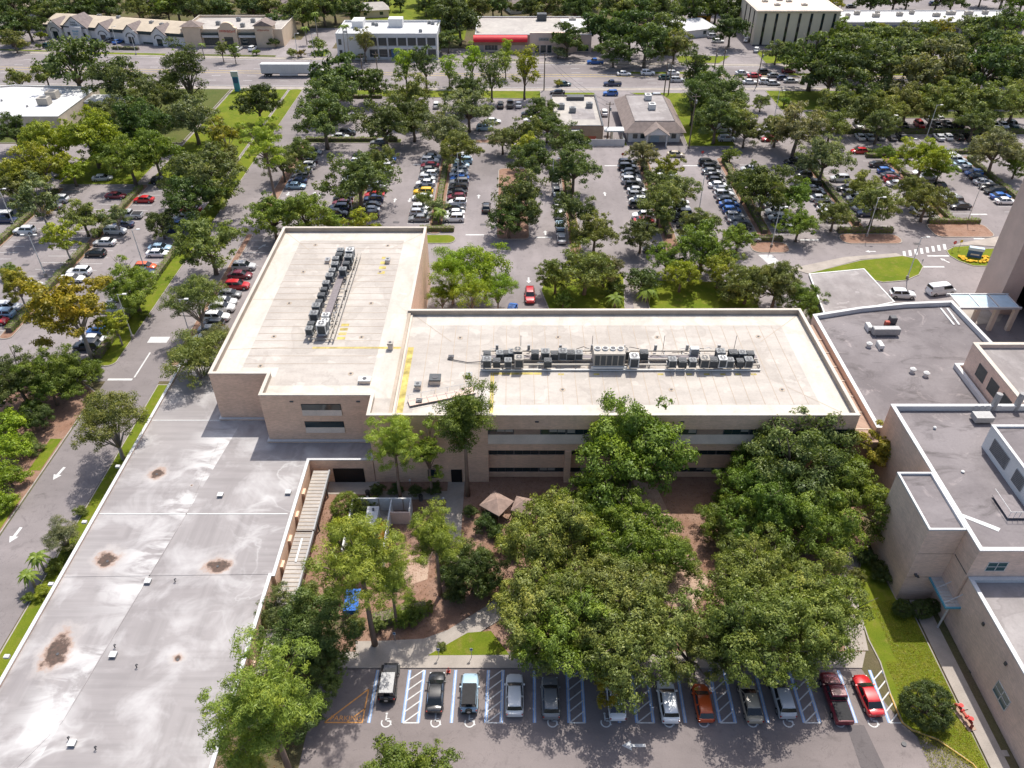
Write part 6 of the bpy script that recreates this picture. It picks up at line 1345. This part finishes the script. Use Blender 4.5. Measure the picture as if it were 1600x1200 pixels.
# --- the wood along the top
r9 = random.Random(31)
for k in range(46):
    px = -10+k*36+r9.uniform(-12,12)
    if 560 < px < 690: continue
    py = r9.uniform(2,14)
    if 1180 < px < 1320: continue
    if px > 1320: py = r9.uniform(-14,-4)
    T(px, py, r9.uniform(20,30), 'oak', r9.choice(['oak','dark','olive','green','dark']))
for k in range(40):
    px = -10+k*41+r9.uniform(-12,12)
    if 1290 < px < 1600: continue
    T(px, r9.uniform(-26,-8), r9.uniform(20,30), 'oak', r9.choice(['oak','dark','green','dark']))
for px, py, r_ in ((10,45,26),(40,35,28),(75,20,24),(0,20,26),(20,62,20),(120,12,24),(165,14,22),(215,14,24),(260,12,22),(300,10,24),(345,12,24),(395,10,24),(1085,12,28),(1120,10,26),(560,14,20),(690,12,24),(700,2,24),(770,8,22),(830,8,24),(900,8,26),(960,12,28),(1040,8,28),(625,4,12),(600,6,12),(665,8,16)): T(px, py, r_, 'oak', r9.choice(['oak','dark','olive','dark']))

# --- hedges clipped square
def hedge(x0, y0, x1, y1, w, h, label, tint='green', dens=70):
    L = math.hypot(x1-x0, y1-y0); rng = np.random.default_rng(int(abs(x0*13+y0*7))+3); c = TINT[tint]
    s = scale_at((x0+x1)/2,(y0+y1)/2); size = max(.16, 1.9/s*1.0)
    n = int(L*(w+2*h)*3.2/size**2*.5); n = min(n, 9000)
    t = rng.random(n)*L; q = rng.random(n)*(w+2*h)
    nx = np.where(q < h, -1, np.where(q > h+w, 1, 0)); side = np.where(q < h, -w/2, np.where(q > h+w, w/2, q-h-w/2)); z = np.where(q < h, q, np.where(q > h+w, q-h-w, h))
    lump = .10*np.sin(t*1.7+x0)+.07*np.sin(t*4.1)
    p = np.stack([t, side*(1+lump*.6), np.maximum(z+lump*(z/h)+rng.normal(0,.05,n),.05)],1); nr = np.stack([rng.normal(0,.4,n), nx+rng.normal(0,.4,n), (nx==0)*1.0+.3+rng.normal(0,.3,n)],1)
    Q = leaves(rng, p, nr, size, .6); me = quads_mesh('foliage', Q, np.clip(.45+rng.normal(0,.17,n)+lump,0,1), M['leaf'])
    r = empty('hedge', (x0,y0,0), math.atan2(y1-y0,x1-x0), label, 'hedge', 'clipped hedges of the lots'); link('foliage', me, r, c)
    MB().box(.1,L-.1,-w/2+.12,w/2-.12,0,h-.15).build('branch_core', M['bark'], r)
for x, y0, y1, lb in ((-69.9,106,149,'long clipped hedge along the access road verge'),(-89,114,146,'clipped hedge in the middle of the west lot, near part'),(-89,150,176,'clipped hedge in the middle of the west lot, far part'),(-108.3,140,174,'clipped hedge at the outer edge of the west lot'),
        (-35.8,158,199,'clipped hedge on the second main lot median'),(13.4,146,194,'clipped hedge on the narrow parked median'),(33.6,150,193,'clipped hedge on the stop sign island'),(54.5,152,193,'clipped hedge on the double bay median'),(75.8,156,193,'clipped hedge on the crossing bay median'),(97.5,158,193,'clipped hedge on the red saloon bay median'),(118,162,194,'clipped hedge on the outermost bay median'),(-16.8,156,195,'clipped hedge on the third main lot median')):
    hedge(x, y0, x, y1, 1.3, 1.1, lb)
for x0, x1, y, lb in ((92,158,213.4,'long cross hedge between the shaded bays'),(90,158,198.2,'low hedge edging the shaded bays'),(-56,-31,207,'low hedge below the verge oaks'),(-20,-12.5,153.6,'short hedge at the end of the third median'),(-58,-40,243.5,'verge hedge between the two big oaks'),(92,103.4,157.4,'short thick hedge at the red saloon bay end'),(70.5,82.5,153.0,'short thick hedge at the crossing bay end'),(50.5,57.5,149,'short thick hedge at the double bay end'),(92,104,195.6,'hedge at the top of the red saloon bay')):
    hedge(x0, y, x1, y, 1.3, 1.1, lb, 'green')
hedge(-85.5,176.8,-78,176.8,1.3,1.2,'hedge at the top of the west lot'); hedge(*G(583,975),*G(668,955),1.6,1.3,'ivy-like hedge below the mulch yard','green')
hedge(-160,300.2,-150,299.4,1.3,1.0,'low dark hedge by the highway at the white shops','dark'); hedge(-146,299,-136,298.2,1.3,1.0,'second low dark hedge by the highway','dark')
# --- palms
def palm(px, py, hgt, spread, label, seed, kind='palm_tree', tint='green'):
    x, y = G(px, py); r = random.Random(seed); root = empty(kind, (x,y,0), 0, label, 'palm')
    MB().tube([(0,0,-.05),(r.uniform(-.1,.1),0,hgt*.5),(r.uniform(-.3,.3),r.uniform(-.2,.2),hgt)],[.2,.15,.13],8).build('trunk', M['bark_pale'], root, True)
    Q = []
    for k in range(20):
        a = 2*math.pi*k/20+r.uniform(-.15,.15); up = r.uniform(.0,.9); P0 = Vector((0,0,hgt)); prev = P0; w0 = .10*spread
        for q in range(1,6):
            t = q/5; d = Vector((math.cos(a),math.sin(a),0)); cur = P0+d*spread*t+Vector((0,0,spread*(up*t-1.05*t*t))); sd = Vector((-math.sin(a),math.cos(a),0)); w1 = .16*spread*math.sin(math.pi*min(t+.12,1))+.01
            for sg in (-1,1):
                Q.append([prev,prev+sd*sg*w0+Vector((0,0,-.4*w0)),cur+sd*sg*w1+Vector((0,0,-.4*w1)),cur])
            prev = cur; w0 = w1
    P = np.array([[tuple(v) for v in q] for q in Q]); rng = np.random.default_rng(seed)
    link('fronds', quads_mesh('fronds', P, np.clip(.5+rng.normal(0,.15,len(P)),0,1), M['leaf']), root, TINT[tint])
for a in ((548,103,13,1.7,'tall palm in front of the white offices, first of the pair',1),(541,98,12,1.6,'tall palm in front of the white offices, second of the pair',2),(480,70,6,2.0,'short palm on the drive beside the white offices',3),(320,92,5,1.6,'small palm beside the tan shops sign',4),(72,895,3.2,1.5,'young palm on the grass by the low building',5),(55,918,2.6,1.4,'smaller young palm by the low building gutter',6),(688,348,3.0,2.2,'squat palm on the third main lot median end',7),(1312,62,8,1.8,'palm at the corner of the beige slab',8),(497,60,9,2.0,'palm by the drive behind the white offices',9),(960,480,2.2,2.2,'low fan palm on the entrance lawn',10),(1010,470,2.5,2.6,'bushy fan palm beside the entrance walk',11),(950,212,2.2,1.3,'small palm behind the white panel fence',12)): palm(*a)
# same-looking neighbours are told apart by what grows beside them
seen = {}
for r in TREEREG: seen.setdefault(r['label'], []).append(r)
short = lambda r: r['label'].split(' '+PL[r.name])[0]
for lb, rs_ in list(seen.items()):
    if len(rs_) < 2: continue
    base = short(rs_[0]); cand = {}
    for r in rs_:
        nb = sorted((o for o in TREEREG if short(o) != base), key=lambda o: (o.location-r.location).length)
        cand[r.name] = [short(o) for o in nb[:4] if (o.location-r.location).length < 22]
    usedn = set()
    for r in rs_:
        for c_ in cand[r.name]:
            t_ = f'{base} beside {c_} {PL[r.name]}'
            if c_ not in usedn and len(t_.split()) <= 16 and all(c_ not in cand[q.name][:2] for q in rs_ if q is not r):
                usedn.add(c_); NEWL[r.name] = t_; break
    left = sorted((r for r in rs_ if r.name not in NEWL), key=lambda r: r.scale.x)
    if len(left) == 2 and left[1].scale.x > 1.12*left[0].scale.x: NEWL[left[0].name] = 'smaller '+lb if not lb.startswith('small') else lb; NEWL[left[1].name] = 'bigger '+lb if not lb.startswith('large') else lb
for r in TREEREG:
    if r.name in NEWL and len(NEWL[r.name].split()) <= 16: r['label'] = NEWL[r.name]

# ------------------------------------------------------------------ street furniture and small things
def lamp(px, py, h, heads, label, ang=0.0, col='metal_light'):
    x, y = G(px,py); r = empty('lamp_post', (x,y,0), ang, label, 'lamp post', 'lamp posts of the lots')
    MB().cyl(0,0,0,.7,.28,10).build('base', M['concrete'], r); MB().tube([(0,0,.65),(0,0,h)],[.11,.07],8).build('pole', M[col], r)
    for s in ((1,-1) if heads == 2 else (1,)):
        MB().tube([(0,0,h-.05),(s*1.0,0,h+.05)],.04,6).build('arm', M[col], r); MB().box(s*1.0-.1 if s>0 else s*1.0-.55,s*1.0+.55 if s>0 else s*1.0+.1,-.2,.2,h-.02,h+.14).build('lamp_head', M['metal_light'], r)
for a in ((72,432,9,2,'twin-headed lamp post standing in the open west lot'),(208,529,9,1,'lamp post on the verge lawn by the yellowing tree'),(307,352,9,2,'lamp post behind the red car at the access road hedge'),(227,423,9,1,'lamp post beside the orange car in the west lot'),(24,356,9,2,'lamp post on the outermost west hedge'),(301,537,9,1,'lamp post between access road and wing'),(551,334,9,1,'lamp post on the second main lot median'),(1354,370,9,1,'lamp post at the hedge end before the crossing'),(1417,436,9,1,'leaning-shadow lamp post on the drop-off lawn island'),(1511,347,9,1,'lamp post at the red saloon bay corner'),(1447,216,9,1,'lamp post in the shaded cross bays'),(1405,273,9,2,'lamp post on the red saloon bay hedge'),(1205,386,9,1,'lamp post by the zebra crossing near the low trees'),(1208,192,9,1,'lamp post on the lawn corner by the white SUV'),(717,296,9,1,'lamp post among the fifth row of cars'),(863,305,9,1,'lamp post on the narrow parked median'),(1092,330,9,1,'lamp post on the double bay median'),(466,90,8,1,'lamp post on the lawn beside the tan shops'),(492,90,8,1,'lamp post beside the drive of the white offices'),(86,71,8,1,'dark lamp post by the teal SUV'),(185,78,8,1,'lamp post on the shop verge by the blue sedan'),(213,86,8,1,'lamp post in front of the fourth white gable')): lamp(*a)
def utility(px, py, pt, label, cross=True):
    x, y = G(px,py); h = zat(pt, y); r = empty('utility_pole', (x,y,0), 0, label, 'utility pole', 'wooden utility poles')
    MB().tube([(0,0,-.1),(0,0,h)],[.2,.13],8).build('pole', M['wood_pole'], r)
    if cross:
        MB().box(-1.1,1.1,-.06,.06,h-.7,h-.55).build('crossarm', M['wood_pole'], r)
        for k in (-1,0,1): MB().cyl(k*.95,0,h-.55,h-.3,.06,6).build('insulator', M['metal_grey'], r)
    MB().cyl(.3,0,h-2.4,h-1.5,.22,10).build('transformer', M['metal_grey'], r)
    return (x,y,h)
U = [utility(850,141,82,'utility pole by the brown store corner at the highway'),utility(1037,151,92,'utility pole beside the bank, first of the close pair'),utility(1044,149,94,'utility pole beside the bank, second of the close pair'),utility(1076,232,147,'tall utility pole on the bank lawn by the lot'),utility(949,216,159,'utility pole inside the white panel fence'),utility(1116,108,77,'utility pole on the far kerb by the side lot drive'),utility(1129,108,72,'utility pole on the far kerb near the red shrubs'),utility(1182,135,77,'utility pole by the highway queue'),utility(567,120,84,'utility pole on the highway kerb by the white offices'),utility(591,123,82,'second utility pole on the kerb by the white offices'),utility(1558,20,-2,'utility pole at the bend behind the white strip')]
def wire(a, b, dz, label, sag=1.2):
    p = []
    for k in range(13):
        t = k/12; p.append((a[0]+(b[0]-a[0])*t, a[1]+(b[1]-a[1])*t, a[2]+(b[2]-a[2])*t-.4+dz-sag*4*t*(1-t)))
    tag(MB().tube(p,.035,4).build('overhead_wire', M['metal_dark']), label, 'wire', 'overhead wires along the highway')
for k, (i, j) in enumerate(((8,9),(9,0),(0,1),(1,2),(2,6),(6,7),(1,3),(0,4),(5,6))):
    for dz, nm in ((0,'upper'),(-1.3,'lower')): wire(U[i],U[j],dz,f'{nm} overhead wire on span {["between the office poles","from offices to brown store","from brown store to the bank","between the close bank poles","from bank to far kerb","from far kerb to the queue","from bank to its lawn pole","from store to fenced pole","between the far kerb poles"][k]}')
def sign(px, py, h, kind, label, ang=0.0):
    x, y = G(px,py); r = empty('road_sign', (x,y,0), ang, label, 'sign')
    MB().tube([(0,0,0),(0,0,h)],.035,6).build('post', M['metal_grey'], r)
    if kind == 'stop':
        b = MB(); P = [(.38*math.cos(math.radians(22.5+45*k)),.38*math.sin(math.radians(22.5+45*k))) for k in range(8)]
        i = len(b.v); b.v += [(x_,-.05,h+z_) for x_,z_ in P]+[(x_,-.04,h+z_) for x_,z_ in P]; b.f.append(tuple(i+k for k in range(8))); b.m.append(0); b.f.append(tuple(i+15-k for k in range(8))); b.m.append(1)
        for k in range(8): j=(k+1)%8; b.f.append((i+k,i+8+k,i+8+j,i+j)); b.m.append(1)
        so = b.build('sign_plate', [M['red_paint'],M['metal_grey']], r); letters_(so, 'STOP', 0, h-.1, .24, 'cap_white')
    elif kind == 'blue':
        so = MB().box(-.16,.16,-.05,-.03,h-.1,h+.4).build('sign_plate', M['cap_white'], r); MB().box(-.13,.13,-.058,-.051,h+.08,h+.37).build('blue_panel', M['blue_sign'], so)
    elif kind == 'yellow':
        MB().box(-.28,.28,-.05,-.03,h-.3,h+.3).build('sign_plate', M['yellow_paint'], r)
    return r
def letters_(root, txt, x, z, size, mat, y=-.052):
    fc = bpy.data.curves.new('t', 'FONT'); fc.body = txt; fc.size = size; fc.align_x = 'CENTER'
    to = bpy.data.objects.new('tmp', fc); COL.objects.link(to); bpy.context.view_layer.update()
    me = bpy.data.meshes.new_from_object(to); bpy.data.objects.remove(to); me.materials.clear(); me.materials.append(M[mat])
    o = link('lettering', me, root); o.location = (x,y,z); o.rotation_euler = (math.pi/2,0,0)
sign(972,253,2.1,'stop','stop sign at the bank lane corner, by the black SUV row'); sign(1096,250,2.1,'stop','stop sign at the double bay corner'); sign(1487,393,2.1,'stop','stop sign on the tower lawn island'); sign(1497,391,2.1,'yellow','yellow pedestrian sign behind the tower stop sign'); sign(1437,421,1.9,'blue','small sign at the tip of the drop-off lawn',math.pi)
for px, py, lb in ((618,1003,'accessible parking sign on the mulch by the black jeep'),(686,1028,'accessible parking sign on the walk by the black sedan'),(737,1028,'accessible parking sign on the small lawn by the blue jeep')): sign(px,py,1.5,'blue',lb)
pyl = empty('pylon_sign', (*G(372,143),0), 0, 'tall teal and white pylon sign on the highway lawn', 'sign'); MB().box(-.9,.9,-.25,.25,0,4.6).build('column', M['teal_sign'], pyl); MB().box(-1.1,1.1,-.3,.3,4.6,6.2).build('head', M['cap_white'], pyl); MB().box(-.75,.75,-.28,-.255,2.6,4.3).build('panel', M['blue_sign'], pyl)
ms = empty('monument_sign', (*G(1521,402),.12), math.radians(-20), 'blue monument sign with white top ringed by yellow flowers', 'sign'); MB().box(-1.3,1.3,-.35,.35,0,1.5).build('face', M['blue_sign'], ms); MB().box(-1.4,1.4,-.45,.45,1.5,2.1).build('head', M['lightblue_panel'], ms); MB().box(-.8,.8,-.37,-.355,.5,.8).build('text_band', M['cap_white'], ms)
fb = MB(); r_ = random.Random(5); fx, fy = G(1521,404)
for k in range(60):
    a = r_.uniform(math.pi*.9,math.pi*2.1); q = r_.uniform(1.6,2.5); x, y = fx+q*1.2*math.cos(a), fy+q*.9*math.sin(a); fb.tube([(x,y,.1),(x,y,.4),(x,y,.5)],[.1,.28,.05],5,0)
tag(fb.build('flower_bed', M['yellow_flower']), 'ring of yellow flowers round the blue monument sign', 'flowers', kind='stuff')
wsn = empty('white_totem', (*G(124,64),0), math.radians(-10), 'white shop sign box standing before the big gable', 'sign'); MB().box(-2.2,2.2,-.5,.5,.8,5).build('cabinet', M['cap_white'], wsn); letters(wsn, -1.2, -.52, 3.2, 2.4, .6, 'teal_sign', 41); letters(wsn, -1.2, -.52, 2.2, 2.4, .6, 'teal_sign', 42); MB().box(-.4,.4,-.3,.3,0,.8).build('foot', M['metal_grey'], wsn)
# traffic cone
x, y = G(701,1050); tc = empty('traffic_cone', (x,y,.13), 0, 'red traffic cone on the kerb beside the black sedan', 'cone'); MB().tube([(0,0,.03),(0,0,.75)],[.17,.03],12).build('cone', M['red_paint'], tc); MB().box(-.22,.22,-.22,.22,0,.035).build('base', M['red_rust'], tc); MB().tube([(0,0,.35),(0,0,.48)],[.112,.085],12).build('band', M['cap_white'], tc)
# red backflow preventer on its pads
x, y = G(1503,1122); bf = empty('backflow_preventer', (x,y,.12), math.radians(105), 'rusty red backflow pipe assembly on a pale pad in the lawn', 'valve')
MB().box(-1.5,1.5,-.45,.45,0,.06).build('pad', M['sand'], bf); MB().box(.6,1.4,-1.2,-.5,.01,.12).build('meter_pad', M['concrete'], bf)
MB().tube([(-1.2,0,.05),(-1.2,0,.55),(-1.05,0,.7),(1.05,0,.7),(1.2,0,.55),(1.2,0,.05)],.15,10).build('pipe', M['red_rust'], bf, True)
for k in (-.75,.75): MB().tube([(k,0,.7),(k,0,1.15)],[.09,.05],8).tube([(k-.02,0,1.12),(k-.02,0,1.17)],[.24,.24],12).build('valve_wheel', M['red_paint'], bf)
for k in (-.35,.35): MB().tube([(k-.08,0,.7),(k+.08,0,.7)],[.26,.26],12).build('flange', M['red_paint'], bf)
x, y = G(1569,1178); tag(MB().box(x-.35,x+.35,y-.3,y+.3,.11,.16).build('utility_box', M['concrete']), 'pale square utility box lid flush in the lawn', 'box lid')
# generator yard
en = empty('equipment_enclosure', (0,0,0), 0, 'walled equipment yard of pale panels with open top in the courtyard', 'enclosure')
E0, E1, F0, F1 = -20.9, -13.3, 63.0, 71.6
for x0,x1,y0,y1 in ((E0,E1,F1,F1+.18),(E0-.18,E0,F0,F1+.18),(-16.0,-15.82,61.5,F1)): MB().box(x0,x1,y0,y1,0,2.3).build('wall_panel', M['white_wall'], en)
MB().box(-15.8,E1,69.2,69.38,0,2.2).build('wall_panel', M['pinkgrey_wall'], en); MB().box(E1-.16,E1,69.4,F1,0,2.3).build('wall_panel', M['white_wall'], en)
for k in range(5): MB().box(E0+k*1.6,E0+.12+k*1.6,F1-.08,F1-.002,0,2.3).build('stud', M['flash_tan'], en)
MB().sheet(rect(E0,-16.0,F0,F1),.05).build('slab', M['concrete'], en)
gn = empty('generator', (-18.1,68.6,.05), 0, 'white boxed generator inside the equipment yard', 'generator'); MB().box(-.75,.75,-1.6,1.6,.15,2.3).build('housing', M['cap_white'], gn); MB().box(-.6,.6,-1.63,-1.605,.4,1.6).build('louvre', M['metal_grey'], gn); MB().box(-.8,.8,-1.7,1.7,0,.15).build('skid', M['metal_dark'], gn); MB().cyl(.1,.9,2.3,2.6,.15,8).build('exhaust', M['metal_dark'], gn)
tkk = empty('orange_tank', (-16.7,67.0,.05), 0, 'orange fuel tank beside the white generator', 'tank'); MB().tube([(0,-1.5,.9),(0,-1.4,.9),(0,1.4,.9),(0,1.5,.9)],[.3,.5,.5,.3],14).build('barrel', M['orange_box'], tkk, True); MB().box(-.4,.4,-1.1,-.9,0,.5).build('saddle', M['metal_dark'], tkk); MB().box(-.4,.4,.9,1.1,0,.5).build('saddle', M['metal_dark'], tkk)
bt = empty('blue_awning', (*G(553,950),0), .05, 'bright blue fabric shelter under the courtyard pines', 'shelter')
for sx in (-1.1,1.1):
    for sy in (-1.8,1.8): MB().tube([(sx,sy,0),(sx,sy,2.0)],.04,6).build('post', M['metal_grey'], bt)
MB().quad((-1.2,-1.9,2.0),(1.2,-1.9,2.0),(1.1,0,2.45),(-1.1,0,2.45)).quad((-1.1,0,2.45),(1.1,0,2.45),(1.2,1.9,2.0),(-1.2,1.9,2.0)).build('canopy', M['blue_fabric'], bt); MB().quad((-1.2,-1.92,1.1),(1.2,-1.92,1.1),(1.2,-1.92,1.98),(-1.2,-1.92,1.98)).build('drop_curtain', M['blue_fabric'], bt)
bt.scale = (.72,.8,.8)
b2 = empty('small_blue_awning', (*G(562,906),0), .02, 'small light blue shelter roof beyond the bright blue one', 'shelter'); MB().box(-1,1,-.6,.6,2.0,2.06).build('roof', M['teal_sign'], b2)
for sx in (-.9,.9): MB().tube([(sx,0,0),(sx,0,2.0)],.04,6).build('post', M['metal_grey'], b2)
x, y = G(608,916); sp = empty('steel_slab', (x,y,.03), 0, 'pale blue-grey flat slab lying on the courtyard mulch', 'slab'); MB().box(-1.15,1.15,-.8,.8,.05,.18).build('plate', M['lightblue_panel'], sp); MB().box(-1,1,-.7,.7,0,.05).build('bearer', M['metal_dark'], sp)
# shingled gazebos near the front wall
def gazebo(px, py, r0, rot, label):
    x, y = G(px,py,3); r = empty('gazebo', (x,y,0), rot, label, 'gazebo'); b = MB(); n = 4
    P = [(r0*math.cos(2*math.pi*k/n),r0*math.sin(2*math.pi*k/n)) for k in range(n)]
    for k in range(n): b.tri((*P[k],2.5),(*P[(k+1)%n],2.5),(0,0,3.4)); b.quad((*P[k],2.35),(*P[(k+1)%n],2.35),(*P[(k+1)%n],2.5),(*P[k],2.5))
    b.build('roof', M['sh_pink'], r)
    for p in P: MB().box(p[0]*.85-.07,p[0]*.85+.07,p[1]*.85-.07,p[1]*.85+.07,0,2.5).build('post', M['wood_pole'], r)
    MB().box(-.9,.9,-.3,.3,.4,.48).build('bench', M['wood_pole'], r)
simple('sh_pink', (.30,.215,.18), .9, .2, 1.5, 7)
gazebo(776,782,2.3,.15,'square brown-roofed gazebo by the front wall corner'); gazebo(818,785,1.9,.5,'smaller brown-roofed gazebo half under the oak')
for px, py, lb in ((693,785,'low white bollard light at the walk corner'),(575,783,'low white bollard light beside the clipped bushes'),(590,786,'second low white bollard light by the bushes'),(641,757,'white box on the shaded planting by the wall')):
    x, y = G(px,py); r = empty('bollard_light', (x,y,.05), 0, lb, 'light'); MB().cyl(0,0,0,.7,.06,8).build('stem', M['metal_grey'], r); MB().tube([(0,0,.68),(0,0,.8),(0,0,.92)],[.1,.17,.08],10).build('globe', M['cap_white'], r)
for px, py in ((575,775),(658,782)):
    x, y = G(px,py); r = empty('litter_bin', (x,y,.06), 0, 'round dark litter bin on the courtyard walk', 'bin', 'litter bins on the courtyard walk'); MB().tube([(0,0,0),(0,0,.85)],[.26,.32],12).build('drum', M['metal_dark'], r); MB().tube([(0,0,.85),(0,0,.95)],[.34,.28],12).build('lid', M['black_trim'], r)
bs = empty('bus_shelter', (*G(9,345),.01), 0, 'dark glazed shelter at the far edge of the west lot', 'shelter'); MB().box(-2,2,-.8,.8,2.2,2.35).build('roof', M['metal_light'], bs)
for sx in (-1.9,1.9): MB().box(sx-.05,sx+.05,-.7,.7,0,2.2).build('side_panel', M['window_glass'], bs)
for px, py in ((630,35),):
    pass
# grass tufts and leaf litter give the lawns and beds a rough edge
def litter(name, label, polys, n, size, mat_tint, seed, z=.14):
    rng = np.random.default_rng(seed); P = []
    for (x0,x1,y0,y1), k in polys: P.append(np.stack([rng.uniform(x0,x1,k),rng.uniform(y0,y1,k),np.full(k,z)+rng.uniform(0,.05,k)],1))
    p = np.concatenate(P); nr = np.stack([rng.normal(0,.5,len(p)),rng.normal(0,.5,len(p)),np.ones(len(p))],1)
    o = link(name, quads_mesh(name, leaves(rng,p,nr,size,.5), np.clip(.5+rng.normal(0,.2,len(p)),0,1), M['leaf']), None, mat_tint); tag(o, label, 'leaves', kind='stuff')
litter('leaf_litter', 'fallen brown leaves scattered over the courtyard mulch', [((-26,-9,50.5,73),2600),((-5,40,50.5,76.5),7000)], 0, .2, (.22,.13,.085), 3, .03)
litter('fallen_leaves', 'dry leaves along the foot of the left roof edge trees', [((-27,-21.5,20,54),1600)], 0, .2, (.20,.13,.07), 4, .04)

litter('grass_tufts', 'short rough grass tufts over the front lawn', [((41.3,46.9,36.5,49),9000),((42.6,46.9,49,57),4500),((44.6,46.9,33.8,36.5),1200)], 0, .13, (.215,.215,.02), 8, .12)
